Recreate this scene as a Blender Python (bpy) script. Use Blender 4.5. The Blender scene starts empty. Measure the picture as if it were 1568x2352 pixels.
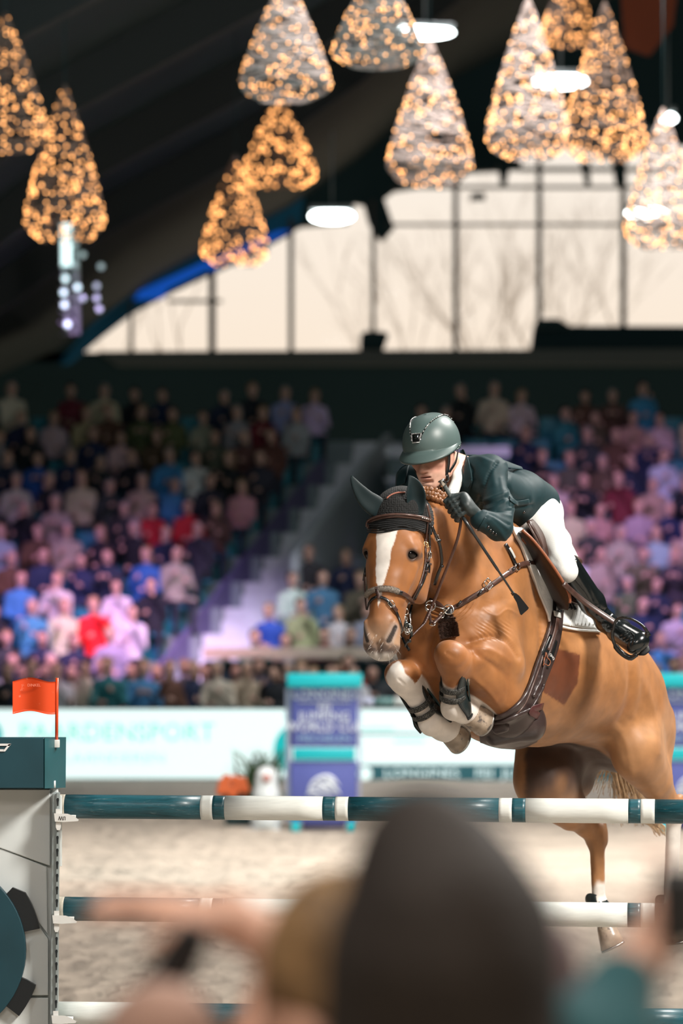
import bpy, bmesh, math, random
import numpy as np
from mathutils import Vector, Matrix
from mathutils.bvhtree import BVHTree
random.seed(7); RNG = np.random.default_rng(7)
SC = bpy.context.scene
COL = SC.collection
# ---------------------------------------------------------------- camera
CAMZ, FPX, CX, HY = 2.29, 8400.0, 784.0, 1412.0
cam = bpy.data.cameras.new('camera'); camo = bpy.data.objects.new('camera', cam); COL.objects.link(camo)
camo.location = (0, 0, CAMZ); camo.rotation_euler = (math.pi/2, 0, 0)
cam.sensor_fit = 'VERTICAL'; cam.sensor_height = 36; cam.sensor_width = 24
cam.lens = FPX/2352*36; cam.shift_y = (HY-1176)/2352
cam.clip_end = 600; cam.clip_start = 0.1
cam.dof.use_dof = True; cam.dof.focus_distance = 14.85; cam.dof.aperture_fstop = 2.3; cam.dof.aperture_blades = 0
SC.camera = camo
SC.view_settings.view_transform = 'Standard'; SC.view_settings.look = 'None'
SC.view_settings.exposure = 0.0; SC.view_settings.gamma = 1; SC.view_settings.use_curve_mapping = False
# ---------------------------------------------------------------- sky (pale winter evening sky, seen through the gable windows)
W = bpy.data.worlds.new('sky'); SC.world = W; W.use_nodes = True
_n = W.node_tree.nodes; _l = W.node_tree.links
_bg = _n['Background']; _bg.inputs['Strength'].default_value = 1.2
_tc = _n.new('ShaderNodeTexCoord'); _sx = _n.new('ShaderNodeSeparateXYZ'); _cr = _n.new('ShaderNodeValToRGB')
_l.new(_tc.outputs['Generated'], _sx.inputs[0]); _l.new(_sx.outputs['Z'], _cr.inputs[0]); _l.new(_cr.outputs[0], _bg.inputs['Color'])
_cr.color_ramp.elements[0].position = 0.0; _cr.color_ramp.elements[0].color = (0.86, 0.66, 0.47, 1)
_cr.color_ramp.elements[1].position = 0.13; _cr.color_ramp.elements[1].color = (0.86, 0.78, 0.69, 1)
# ---------------------------------------------------------------- arena lights and added fill lamps
def area(name, loc, target, size, power, color=(1, 1, 1), spread=180, size_y=None):
    L = bpy.data.lights.new(name, 'AREA'); L.energy = power; L.color = color
    L.shape = 'RECTANGLE'; L.size = size; L.size_y = size_y or size; L.spread = math.radians(spread)
    o = bpy.data.objects.new(name, L); COL.objects.link(o); o.location = loc
    o.rotation_euler = (Vector(target)-Vector(loc)).to_track_quat('-Z', 'Y').to_euler()
    return o
def spot(name, loc, target, power, color, angle, blend=0.6, r=0.5):
    L = bpy.data.lights.new(name, 'SPOT'); L.energy = power; L.color = color
    L.spot_size = math.radians(angle); L.spot_blend = blend; L.shadow_soft_size = r
    o = bpy.data.objects.new(name, L); COL.objects.link(o); o.location = loc
    o.rotation_euler = (Vector(target)-Vector(loc)).to_track_quat('-Z', 'Y').to_euler()
    return o
area('arena_light', (6.5, 9.0, 9.0), (0.9, 15, 1.9), 2.2, 1900, (1.0, 0.95, 0.88))
area('arena_light', (-5.0, 7.0, 8.5), (0.7, 15, 1.9), 2.6, 1150, (0.94, 0.97, 1.0))
area('arena_light', (5.5, 19.0, 9.5), (0.8, 15.5, 2.0), 2.6, 1300, (1.0, 0.97, 0.92))
area('arena_light', (-3.0, 22.0, 10.0), (-1, 23, 0), 6.0, 950, (1.0, 0.95, 0.9), 110)
area('arena_light', (2.0, 34.0, 10.0), (1, 34, 0), 7.0, 1700, (1.0, 0.95, 0.9), 110)
area('arena_light', (0.0, 47.0, 11.5), (0, 50, 0), 5.0, 800, (0.95, 0.97, 1.0), 80)
area('onlooker_fill', (0.0, 1.5, 7.0), (0, 4, 1.5), 3.0, 380, (1.0, 0.88, 0.78))  # added unseen fill, brightens the onlookers close to the camera
area('teal_fill', (0.0, 30.0, 3.5), (0, 50, 12), 14.0, 420, (0.2, 0.85, 1.0))  # added teal fill that tints the dark roof and back wall
spot('purple_spot', (-3.4, 47.8, 7.9), (-4.4, 57, 1.5), 5200, (0.70, 0.40, 1.0), 44, 1)
spot('pink_spot', (-1.0, 47.8, 8.8), (-3.6, 55.5, 1.4), 6000, (1.0, 0.55, 0.72), 36, 1)
spot('purple_spot', (4.0, 47.8, 8.8), (4.8, 58, 2.6), 6500, (0.75, 0.45, 1.0), 44, 1)
spot('white_spot', (1.0, 48.0, 9.0), (-1.4, 56.5, 1.9), 3000, (0.85, 0.9, 1.0), 26, 1)
# ---------------------------------------------------------------- helpers
def P(px, py, y):
    return np.array([(px-CX)*y/FPX, y, CAMZ-(py-HY)*y/FPX])
def PV(px, py, y): return Vector(P(px, py, y))
def proj(p): return CX+FPX*p[0]/p[1], HY-FPX*(p[2]-CAMZ)/p[1]
def unit(v): v = np.asarray(v, float); return v/np.linalg.norm(v)
UP = np.array([0, 0, 1.])
MATS = {}
def mat(name, col, rough=0.5, metal=0, var=0.0, vscale=20, bump=0.0, bscale=60, attr=False, sheen=0, emit=None, estr=1,
        spec=0.5, coat=0, coatr=0.2, alpha=1, detail=3, var2=None, v2scale=8, v2lo=.5, v2hi=.6, distort=0, stretch=None, coord='Object', trans=0):
    if name in MATS: return MATS[name]
    m = bpy.data.materials.new(name); m.use_nodes = True; N = m.node_tree.nodes; L = m.node_tree.links
    b = N['Principled BSDF']; b.inputs['Roughness'].default_value = rough; b.inputs['Metallic'].default_value = metal
    b.inputs['Specular IOR Level'].default_value = spec; b.inputs['Coat Weight'].default_value = coat; b.inputs['Coat Roughness'].default_value = coatr
    b.inputs['Sheen Weight'].default_value = sheen; b.inputs['Alpha'].default_value = alpha; b.inputs['Transmission Weight'].default_value = trans
    c4 = (*col, 1)
    tc = N.new('ShaderNodeTexCoord'); src = tc.outputs[coord]
    if stretch:
        mp = N.new('ShaderNodeMapping'); mp.inputs['Scale'].default_value = stretch; L.new(src, mp.inputs[0]); src = mp.outputs[0]
    out = None
    if attr:
        a = N.new('ShaderNodeAttribute'); a.attribute_name = 'Col'; out = a.outputs['Color']
    if var > 0:
        n = N.new('ShaderNodeTexNoise'); n.inputs['Scale'].default_value = vscale; n.inputs['Detail'].default_value = detail; n.inputs['Distortion'].default_value = distort
        L.new(src, n.inputs['Vector'])
        mr = N.new('ShaderNodeMapRange'); mr.inputs['From Min'].default_value = 0.3; mr.inputs['From Max'].default_value = 0.7
        mr.inputs['To Min'].default_value = 1-var; mr.inputs['To Max'].default_value = 1+var
        L.new(n.outputs['Fac'], mr.inputs['Value'])
        mx = N.new('ShaderNodeMix'); mx.data_type = 'RGBA'; mx.blend_type = 'MULTIPLY'; mx.inputs['Factor'].default_value = 1
        if out: L.new(out, mx.inputs['A'])
        else: mx.inputs['A'].default_value = c4
        L.new(mr.outputs[0], mx.inputs['B']); out = mx.outputs['Result']
    if var2:
        n = N.new('ShaderNodeTexNoise'); n.inputs['Scale'].default_value = v2scale; n.inputs['Detail'].default_value = 6; n.inputs['Roughness'].default_value = .65
        L.new(src, n.inputs['Vector'])
        mr = N.new('ShaderNodeMapRange'); mr.inputs['From Min'].default_value = v2lo; mr.inputs['From Max'].default_value = v2hi
        L.new(n.outputs['Fac'], mr.inputs['Value'])
        mx = N.new('ShaderNodeMix'); mx.data_type = 'RGBA'; L.new(mr.outputs[0], mx.inputs['Factor'])
        if out: L.new(out, mx.inputs['A'])
        else: mx.inputs['A'].default_value = c4
        mx.inputs['B'].default_value = (*var2, 1); out = mx.outputs['Result']
    if out: L.new(out, b.inputs['Base Color'])
    else: b.inputs['Base Color'].default_value = c4
    if bump > 0:
        n = N.new('ShaderNodeTexNoise'); n.inputs['Scale'].default_value = bscale; n.inputs['Detail'].default_value = 4
        L.new(src, n.inputs['Vector']); bp = N.new('ShaderNodeBump'); bp.inputs['Strength'].default_value = bump; bp.inputs['Distance'].default_value = 0.01
        L.new(n.outputs['Fac'], bp.inputs['Height']); L.new(bp.outputs[0], b.inputs['Normal'])
    if emit:
        b.inputs['Emission Color'].default_value = (*emit, 1); b.inputs['Emission Strength'].default_value = estr
    MATS[name] = m
    return m
def tag(o, label=None, cat=None, group=None, kind=None):
    if label: o['label'] = label
    if cat: o['category'] = cat
    if group: o['group'] = group
    if kind: o['kind'] = kind
    return o
def empty(name, loc=(0, 0, 0), label=None, cat=None, group=None):
    o = bpy.data.objects.new(name, None); COL.objects.link(o); o.location = loc; o.empty_display_size = .05
    return tag(o, label, cat, group)
def meshobj(name, V, F, m=None, parent=None, smooth=True, cols=None):
    me = bpy.data.meshes.new(name)
    me.from_pydata([tuple(map(float, v)) for v in V] if not isinstance(V, np.ndarray) else V.tolist(), [], F if isinstance(F, list) else F.tolist()); me.update()
    if smooth: me.polygons.foreach_set('use_smooth', [True]*len(me.polygons))
    if cols is not None:
        a = me.color_attributes.new('Col', 'FLOAT_COLOR', 'POINT')
        c = np.ones((len(V), 4), np.float32); c[:, :3] = cols; a.data.foreach_set('color', c.ravel())
    o = bpy.data.objects.new(name, me); COL.objects.link(o)
    for mm in (m if isinstance(m, (list, tuple)) else [m]):
        if mm: me.materials.append(mm)
    if parent is not None:
        o.parent = parent; o.matrix_parent_inverse = Matrix.Translation(-Vector(parent.location)) if parent.type == 'EMPTY' else Matrix()
    return o
class MB:
    """collects shapes into one mesh"""
    def __init__(s): s.V = []; s.F = []; s.M = []; s.mi = 0
    def add(s, V, F):
        b = len(s.V); s.V += [tuple(map(float, v)) for v in V]; s.F += [tuple(i+b for i in f) for f in F]; s.M += [s.mi]*len(F); return s
    def box(s, c, d, R=None, bev=0.0):
        c = np.array(c, float); h = np.array(d, float)/2
        if bev > 0:
            bm = bmesh.new(); bmesh.ops.create_cube(bm, size=1)
            for v in bm.verts: v.co = Vector((v.co.x*d[0], v.co.y*d[1], v.co.z*d[2]))
            bmesh.ops.bevel(bm, geom=bm.edges[:], offset=bev, segments=2, affect='EDGES', profile=.5)
            bm.verts.index_update(); V = [np.array(v.co) for v in bm.verts]; F = [[v.index for v in f.verts] for f in bm.faces]; bm.free()
        else:
            V = [np.array([x, y, z])*h for x in (-1, 1) for y in (-1, 1) for z in (-1, 1)]
            F = [(0, 1, 3, 2), (4, 6, 7, 5), (0, 4, 5, 1), (2, 3, 7, 6), (0, 2, 6, 4), (1, 5, 7, 3)]
        if R is not None: V = [np.array(R) @ v for v in V]
        return s.add([v+c for v in V], F)
    def tube(s, pts, r, n=8, closed=False, flat=1.0, up=None):
        pts = [np.array(p, float) for p in pts]; m = len(pts)
        rs = r if hasattr(r, '__len__') else [r]*m
        V = []; prev = None
        for i, p in enumerate(pts):
            if closed: t = pts[(i+1) % m]-pts[i-1]
            else: t = pts[min(i+1, m-1)]-pts[max(i-1, 0)]
            t = unit(t+1e-9)
            if up is not None: a = np.array(up, float)
            else: a = prev if prev is not None else (np.array([0, 0, 1.]) if abs(t[2]) < .9 else np.array([1., 0, 0]))
            a = a-t*a.dot(t); a = unit(a); b = np.cross(t, a); prev = a
            for k in range(n):
                an = 2*math.pi*k/n; V.append(p+rs[i]*(math.cos(an)*a*flat+math.sin(an)*b))
        F = []
        for i in range(m if closed else m-1):
            j = (i+1) % m
            for k in range(n): F.append((i*n+k, i*n+(k+1) % n, j*n+(k+1) % n, j*n+k))
        if not closed: F += [tuple(range(n-1, -1, -1)), tuple((m-1)*n+k for k in range(n))]
        return s.add(V, F)
    def ball(s, c, r, n=8, sc=(1, 1, 1)):
        V = [(0, 0, 1)]; F = []
        for i in range(1, n):
            for k in range(2*n):
                a = math.pi*i/n; b = math.pi*k/n; V.append((math.sin(a)*math.cos(b), math.sin(a)*math.sin(b), math.cos(a)))
        V.append((0, 0, -1)); q = 2*n
        for k in range(q): F.append((0, 1+k, 1+(k+1) % q)); F.append((len(V)-1, 1+(n-2)*q+(k+1) % q, 1+(n-2)*q+k))
        for i in range(n-2):
            for k in range(q): F.append((1+i*q+k, 1+(i+1)*q+k, 1+(i+1)*q+(k+1) % q, 1+i*q+(k+1) % q))
        return s.add([np.array(c)+r*np.array(v)*np.array(sc) for v in V], F)
    def prism(s, poly, a, b, fn=None):
        """poly: list of 2D points; a,b: functions mapping 2D->3D for the two caps"""
        n = len(poly); V = [a(*q) for q in poly]+[b(*q) for q in poly]
        F = [tuple(range(n))[::-1], tuple(range(n, 2*n))]+[(k, (k+1) % n, n+(k+1) % n, n+k) for k in range(n)]
        return s.add(V, F)
    def build(s, name, m=None, parent=None, smooth=True):
        o = meshobj(name, s.V, s.F, m, parent, smooth)
        if max(s.M or [0]) > 0: o.data.polygons.foreach_set('material_index', s.M)
        return o
# ---- signed distance sculpting
class SDF:
    def __init__(s): s.ops = []
    def seg(s, p1, p2, ra, rb, side=(1, 0, 0), k=0.03, sub=False):
        p1 = np.asarray(p1, float); p2 = np.asarray(p2, float)
        ra = ra if hasattr(ra, '__len__') else (ra, ra); rb = rb if hasattr(rb, '__len__') else (rb, rb)
        ax = p2-p1; L = np.linalg.norm(ax); ax = ax/L
        sd = np.asarray(side, float); sd = sd-ax*sd.dot(ax)
        if np.linalg.norm(sd) < 1e-3: sd = np.cross(ax, [.3, .5, .8])
        sd = unit(sd); nn = np.cross(ax, sd); R = max(*ra, *rb)
        lo = np.minimum(p1, p2)-R-k-.03; hi = np.maximum(p1, p2)+R+k+.03
        s.ops.append((p1, ax, L, sd, nn, ra, rb, k, sub, lo, hi)); return s
    def chain(s, pts, rs, side=(1, 0, 0), k=0.03, k0=None):
        for i in range(len(pts)-1): s.seg(pts[i], pts[i+1], rs[i], rs[i+1], side, (k0 if (k0 is not None and i == 0) else (k if i == 0 else 0.012)))
        return s
    def ball(s, c, r, side=(1, 0, 0), ax=(0, 0, 1), k=0.03, sub=False):
        """r=(side, normal, axis)"""
        c = np.asarray(c, float); ax = unit(ax); r = r if hasattr(r, '__len__') else (r, r, r)
        h = max(r[2]-min(r[0], r[1]), 1e-4)
        return s.seg(c-ax*h*.5, c+ax*h*.5, (r[0], r[1]), (r[0], r[1]), side, k, sub) if r[2] >= min(r[0], r[1]) else s.seg(c-ax*5e-5, c+ax*5e-5, (r[0], r[1]), (r[0], r[1]), side, k, sub)
    @staticmethod
    def _d(op, X, Y, Z):
        p1, ax, L, sd, nn, ra, rb, k, sub, lo, hi = op
        x = X-p1[0]; y = Y-p1[1]; z = Z-p1[2]
        t = (x*ax[0]+y*ax[1]+z*ax[2]); tc = np.clip(t/L, 0, 1); w = t-tc*L
        u = x*sd[0]+y*sd[1]+z*sd[2]; v = x*nn[0]+y*nn[1]+z*nn[2]
        A = ra[0]+(rb[0]-ra[0])*tc; B = ra[1]+(rb[1]-ra[1])*tc; C = np.minimum(A, B)
        q = np.sqrt((u/A)**2+(v/B)**2+(w/C)**2)
        return (q-1)*C
    def __call__(s, X, Y, Z):
        X, Y, Z = np.broadcast_arrays(X, Y, Z); D = np.full(X.shape, 1.0)
        for op in s.ops:
            D = s._comb(D, s._d(op, X, Y, Z), op)
        return D
    @staticmethod
    def _comb(D, d, op):
        k = max(op[7], 1e-4)
        if op[8]:
            h = np.maximum(k-np.abs(D+d), 0)/k
            return np.maximum(D, -d)+h*h*k*.25
        h = np.maximum(k-np.abs(D-d), 0)/k
        return np.minimum(D, d)-h*h*k*.25
    def grid(s, xs, ys, zs):
        D = np.full((len(xs), len(ys), len(zs)), 1.0, np.float32)
        for op in s.ops:
            lo, hi = op[9], op[10]
            a = [np.searchsorted(g, lo[i]) for i, g in enumerate((xs, ys, zs))]; b = [np.searchsorted(g, hi[i]) for i, g in enumerate((xs, ys, zs))]
            if any(b[i] <= a[i] for i in range(3)): continue
            sl = tuple(slice(a[i], b[i]) for i in range(3))
            X = xs[sl[0]][:, None, None].astype(np.float32); Y = ys[sl[1]][None, :, None].astype(np.float32); Z = zs[sl[2]][None, None, :].astype(np.float32)
            D[sl] = s._comb(D[sl], s._d(op, X, Y, Z), op)
        return D
def surface_nets(D, o, h):
    S = D < 0
    nx, ny, nz = D.shape
    c = np.zeros((nx-1, ny-1, nz-1), np.int8)
    for dx in (0, 1):
        for dy in (0, 1):
            for dz in (0, 1): c += S[dx:nx-1+dx, dy:ny-1+dy, dz:nz-1+dz]
    I, J, K = np.nonzero((c > 0) & (c < 8)); n = len(I)
    if n == 0: return np.zeros((0, 3)), np.zeros((0, 4), int)
    idx = np.full(c.shape, -1, np.int32); idx[I, J, K] = np.arange(n)
    acc = np.zeros((n, 3)); cnt = np.zeros(n)
    cs = [(a, b, d) for a in (0, 1) for b in (0, 1) for d in (0, 1)]
    for p in cs:
        for ax in range(3):
            if p[ax]: continue
            q = list(p); q[ax] = 1
            d0 = D[I+p[0], J+p[1], K+p[2]].astype(float); d1 = D[I+q[0], J+q[1], K+q[2]].astype(float)
            m = (d0 < 0) != (d1 < 0); t = np.where(m, d0/np.where(m, d0-d1, 1), 0)
            pos = np.array(p, float)[None, :].repeat(n, 0); pos[:, ax] = t
            acc += pos*m[:, None]; cnt += m
    V = (acc/cnt[:, None]+np.stack([I, J, K], 1))*h+o
    F = []
    for ax in range(3):
        A = [slice(1, -1)]*3; A[ax] = slice(0, -1); B = [slice(1, -1)]*3; B[ax] = slice(1, None)
        a = S[tuple(A)]; b = S[tuple(B)]; i, j, k = np.nonzero(a != b); 
        e = [i+1, j+1, k+1]; e[ax] = e[ax]-1
        fl = a[i, j, k]
        o1, o2 = (ax+1) % 3, (ax+2) % 3
        def g(s1, s2):
            q = [e[0].copy(), e[1].copy(), e[2].copy()]; q[o1] = q[o1]-s1; q[o2] = q[o2]-s2; return idx[q[0], q[1], q[2]]
        Q = np.stack([g(1, 1), g(0, 1), g(0, 0), g(1, 0)], 1)
        Q[~fl] = Q[~fl][:, ::-1]
        F.append(Q)
    F = np.concatenate(F); F = F[(F >= 0).all(1)]
    return V, F
def sculpt(f, lo, hi, h, fine=(), proj_it=2):
    """mesh of f=0 in box lo..hi at cell h; fine = list of (lo,hi,h) blocks meshed finer"""
    Vs, Fs, base = [], [], 0
    for bi, (l, u, hh) in enumerate([(lo, hi, h)]+list(fine)):
        l = np.array(l, float); u = np.array(u, float)
        ex = 2*h if bi else 0
        ax = [np.arange(l[i]-ex, u[i]+ex+hh, hh) for i in range(3)]
        D = f.grid(*ax) if hasattr(f, 'grid') else f(ax[0][:, None, None], ax[1][None, :, None], ax[2][None, None, :])
        V, F = surface_nets(D, np.array([a[0] for a in ax]), hh)
        if len(V) == 0: continue
        if bi == 0:
            keep = np.ones(len(F), bool)
            for (fl, fu, _) in fine:
                ins = ((V > np.array(fl)) & (V < np.array(fu))).all(1); keep &= ~ins[F].all(1)
        else: keep = ((V > l-hh) & (V < u+hh)).all(1)[F].all(1)
        F = F[keep]; used = np.unique(F); rm = np.full(len(V), -1); rm[used] = np.arange(len(used)); V = V[used]; F = rm[F]
        Vs.append(V); Fs.append(F+base); base += len(V)
    V = np.concatenate(Vs); F = np.concatenate(Fs)
    for _ in range(proj_it):
        e = 1e-3; d = f(V[:, 0], V[:, 1], V[:, 2])
        g = np.stack([f(V[:, 0]+e*(i == 0), V[:, 1]+e*(i == 1), V[:, 2]+e*(i == 2))-d for i in range(3)], 1)/e
        V = V-np.clip(d/np.maximum((g*g).sum(1), .05), -h*.5, h*.5)[:, None]*g
    return V, F
def vnormals(f, V):
    e = 1e-3; d = f(V[:, 0], V[:, 1], V[:, 2])
    g = np.stack([f(V[:, 0]+e*(i == 0), V[:, 1]+e*(i == 1), V[:, 2]+e*(i == 2))-d for i in range(3)], 1)
    return g/np.maximum(np.linalg.norm(g, axis=1), 1e-9)[:, None]
def resample(pts, n):
    pts = np.array(pts, float)
    # catmull-rom then even spacing
    if len(pts) > 2:
        Q = np.vstack([2*pts[0]-pts[1], pts, 2*pts[-1]-pts[-2]]); out = []
        for i in range(1, len(Q)-2):
            for t in np.linspace(0, 1, 12, endpoint=False):
                a, b, c, d = Q[i-1], Q[i], Q[i+1], Q[i+2]
                out.append(.5*((2*b)+(-a+c)*t+(2*a-5*b+4*c-d)*t*t+(-a+3*b-3*c+d)*t**3))
        out.append(pts[-1]); pts = np.array(out)
    s = np.r_[0, np.cumsum(np.linalg.norm(np.diff(pts, axis=0), axis=1))]; u = np.linspace(0, s[-1], n)
    return np.stack([np.interp(u, s, pts[:, i]) for i in range(pts.shape[1])], 1)
def bvh_of(V, F): return BVHTree.FromPolygons([tuple(v) for v in V.tolist()], [tuple(f) for f in F.tolist()])
def cast(bvh, px, py):
    o = Vector((0, 0, CAMZ)); d = (PV(px, py, 10)-o).normalized(); r = bvh.ray_cast(o, d)
    return (np.array(r[0]), np.array(r[1])) if r[0] is not None else (None, None)
def cast_line(bvh, pts, n, off=0.0, smooth=2, hint=None):
    """px polyline -> 3D points and normals lying on the surface (gaps filled by interpolation)"""
    q = resample(pts, n); H = [cast(bvh, *p[:2]) for p in q]
    ys = np.array([h[0][1] if h[0] is not None else np.nan for h in H])
    NN = np.array([h[1] if h[1] is not None else (np.nan,)*3 for h in H])
    ok = ~np.isnan(ys)
    if not ok.any(): ys[:] = hint if hint else 15.; NN[:] = (0, -1, 0); ok[:] = True
    x = np.arange(n); ys = np.interp(x, x[ok], ys[ok]); NN = np.stack([np.interp(x, x[ok], NN[ok][:, i]) for i in range(3)], 1)
    for _ in range(smooth):
        if n > 2:
            ys[1:-1] = np.minimum(ys[1:-1], (ys[:-2]+2*ys[1:-1]+ys[2:])/4); NN[1:-1] = (NN[:-2]+2*NN[1:-1]+NN[2:])/4
    NN /= np.linalg.norm(NN, axis=1)[:, None]
    return np.array([P(a[0], a[1], y) for a, y in zip(q, ys)])+NN*off, NN
def strap(mb, pts, nrm, w, t, rs=None):
    """flat leather strap: rounded rectangular section swept along pts, lying flat to nrm"""
    m = len(pts); V = []; F = []
    ws = w if hasattr(w, '__len__') else [w]*m
    for i in range(m):
        tg = unit(pts[min(i+1, m-1)]-pts[max(i-1, 0)]+1e-9); n = nrm[i]-tg*nrm[i].dot(tg); n = unit(n); s = np.cross(tg, n); a = ws[i]/2; b = t/2
        for (u, v) in ((-1, -.3), (-.85, -1), (.85, -1), (1, -.3), (1, .3), (.85, 1), (-.85, 1), (-1, .3)): V.append(pts[i]+s*a*u+n*(b*v+b))
    for i in range(m-1):
        for k in range(8): F.append((i*8+k, i*8+(k+1) % 8, i*8+8+(k+1) % 8, i*8+8+k))
    F += [tuple(range(7, -1, -1)), tuple((m-1)*8+k for k in range(8))]
    mb.add(V, F); return mb
def ring(mb, c, n, r, rt, seg=20, sx=1, up=None):
    n = unit(n); a = np.array(up if up is not None else (0, 0, 1.)); a = a-n*a.dot(n)
    if np.linalg.norm(a) < .05: a = np.array([1., 0, 0])-n*n[0]
    a = unit(a); b = np.cross(n, a)
    mb.tube([np.array(c)+r*(math.cos(t)*a+sx*math.sin(t)*b) for t in np.linspace(0, 2*math.pi, seg, endpoint=False)], rt, 6, closed=True); return mb
def noise3(V, scale, seed=0):
    """cheap smooth value noise, -1..1"""
    r = np.random.default_rng(seed); out = np.zeros(len(V))
    for o in range(3):
        for _ in range(5):
            d = r.normal(size=3); d /= np.linalg.norm(d); out += np.sin((V@d)*scale*(1.9**o)*r.uniform(.7, 1.3)+r.uniform(0, 6.28)+1.5*np.sin((V@r.normal(size=3))*scale*.7))/(1.9**o)
    return out/6.0
def sstep(a, b, x): t = np.clip((x-a)/(b-a), 0, 1); return t*t*(3-2*t)
def inpoly(poly, x, y):
    poly = np.array(poly, float); r = np.zeros(len(x), bool); j = len(poly)-1
    for i in range(len(poly)):
        xi, yi = poly[i]; xj, yj = poly[j]
        c = ((yi > y) != (yj > y)) & (x < (xj-xi)*(y-yi)/(yj-yi+1e-12)+xi); r ^= c; j = i
    return r
def polydist(poly, x, y):
    """signed distance in px (negative inside)"""
    poly = np.array(poly, float); d = np.full(len(x), 1e9)
    for i in range(len(poly)):
        a = poly[i]; b = poly[(i+1) % len(poly)]; e = b-a; L = e@e+1e-9
        t = np.clip(((x-a[0])*e[0]+(y-a[1])*e[1])/L, 0, 1); d = np.minimum(d, np.hypot(x-a[0]-t*e[0], y-a[1]-t*e[1]))
    return np.where(inpoly(poly, x, y), -d, d)
def patch(bvh, A, B, na, nb, off, thick, side_rows=True, hint=None):
    """sheet between px curves A and B laid on a surface: returns closed V,F with thickness"""
    A = resample(A, na); B = resample(B, na); top = []; N = []
    for j in range(nb+1):
        q = A+(B-A)*(j/nb); p, n = cast_line(bvh, q, na, 0, 1, hint); top.append(p); N.append(n)
    top = np.array(top); N = np.array(N)
    for _ in range(3): N[1:-1] = (N[:-2]+2*N[1:-1]+N[2:])/4
    N /= np.linalg.norm(N, axis=2)[..., None]
    a = (top+N*off).reshape(-1, 3); b = (top+N*(off+thick)).reshape(-1, 3); m = len(a); V = np.vstack([a, b]); F = []
    for j in range(nb):
        for i in range(na-1):
            q = (j*na+i, j*na+i+1, (j+1)*na+i+1, (j+1)*na+i); F.append(tuple(x+m for x in q)); F.append(q[::-1])
    rim = [(0, i) for i in range(na)]+[(j, na-1) for j in range(1, nb+1)]+[(nb, i) for i in range(na-2, -1, -1)]+[(j, 0) for j in range(nb-1, 0, -1)]
    rim = [j*na+i for j, i in rim]
    for k in range(len(rim)): a_, b_ = rim[k], rim[(k+1) % len(rim)]; F.append((a_, b_, b_+m, a_+m))
    return V, F
def textmesh(body, size, ext, loc, rot, m_, par, name='lettering', align='CENTER', sx=1.0):
    cu = bpy.data.curves.new('t', 'FONT'); cu.body = body; cu.size = size; cu.extrude = ext; cu.align_x = align; cu.align_y = 'CENTER'; cu.resolution_u = 2
    o = bpy.data.objects.new('t', cu); COL.objects.link(o); dg = bpy.context.evaluated_depsgraph_get(); dg.update()
    me = bpy.data.meshes.new_from_object(o.evaluated_get(dg)); bpy.data.objects.remove(o); bpy.data.curves.remove(cu)
    M = Matrix.Translation(Vector(loc)) @ rot.to_4x4() @ Matrix.Diagonal((sx, 1, 1, 1)); me.transform(M); me.materials.clear(); me.materials.append(m_)
    r = bpy.data.objects.new(name, me); COL.objects.link(r)
    if par is not None: r.parent = par; r.matrix_parent_inverse = Matrix.Translation(-Vector(par.location))
    return r
def facing(n, up=(0, 0, 1)):
    z = Vector(n).normalized(); y = (Vector(up)-z*Vector(up).dot(z)).normalized(); x = y.cross(z); return Matrix((x, y, z)).transposed()
# ---------------------------------------------------------------- arena building
def struct(o, kind='structure'): o['kind'] = kind; return o
sand = mat('arena_sand', (.57, .475, .385), .92, var=.16, vscale=1.6, detail=10)
def sand_nodes(m):
    N = m.node_tree.nodes; L = m.node_tree.links; b = N['Principled BSDF']; tc = N.new('ShaderNodeTexCoord'); mp = N.new('ShaderNodeMapping'); mp.inputs['Scale'].default_value = (1, .55, 1)
    L.new(tc.outputs['Object'], mp.inputs[0]); n = N.new('ShaderNodeTexNoise'); n.inputs['Scale'].default_value = 7; n.inputs['Detail'].default_value = 9; n.inputs['Roughness'].default_value = .62; L.new(mp.outputs[0], n.inputs['Vector'])
    n2 = N.new('ShaderNodeTexVoronoi'); n2.inputs['Scale'].default_value = 5; L.new(mp.outputs[0], n2.inputs['Vector'])
    ad = N.new('ShaderNodeMath'); ad.operation = 'ADD'; L.new(n.outputs['Fac'], ad.inputs[0]); L.new(n2.outputs['Distance'], ad.inputs[1])
    bp = N.new('ShaderNodeBump'); bp.inputs['Strength'].default_value = 1; bp.inputs['Distance'].default_value = .16; L.new(ad.outputs[0], bp.inputs['Height']); L.new(bp.outputs[0], b.inputs['Normal'])
sand_nodes(sand)
nx, ny = 90, 150; V = []; xs = np.linspace(-22, 22, nx); ys = 1+(np.linspace(0, 1, ny)**1.4)*55
for y in ys:
    for x in xs: V.append((x, y, .03*math.sin(x*2.1+y*1.3)*math.sin(y*1.7-x*.8)*(1 if y < 45 else .3)-.02))
struct(meshobj('floor', V, [(j*nx+i, j*nx+i+1, (j+1)*nx+i+1, (j+1)*nx+i) for j in range(ny-1) for i in range(nx-1)], sand))
dark = mat('dark_structure', (.003, .028, .034), .8)
darkroof = mat('dark_roof_cladding', (.008, .019, .021), .85, var=.2, vscale=1)
conc = mat('grey_concrete', (.22, .26, .28), .8, var=.12, vscale=2)
stepm = mat('pale_step', (.72, .72, .78), .7, var=.1, vscale=3)
ROW0, DY, DZ, NR = 54.0, .85, .42, 12
def rowy(i): return ROW0+DY*i
def rowz(i): return .30+DZ*i
def aisle_x(y): return -2.86+(y-54)*.353
AW = .70
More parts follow.
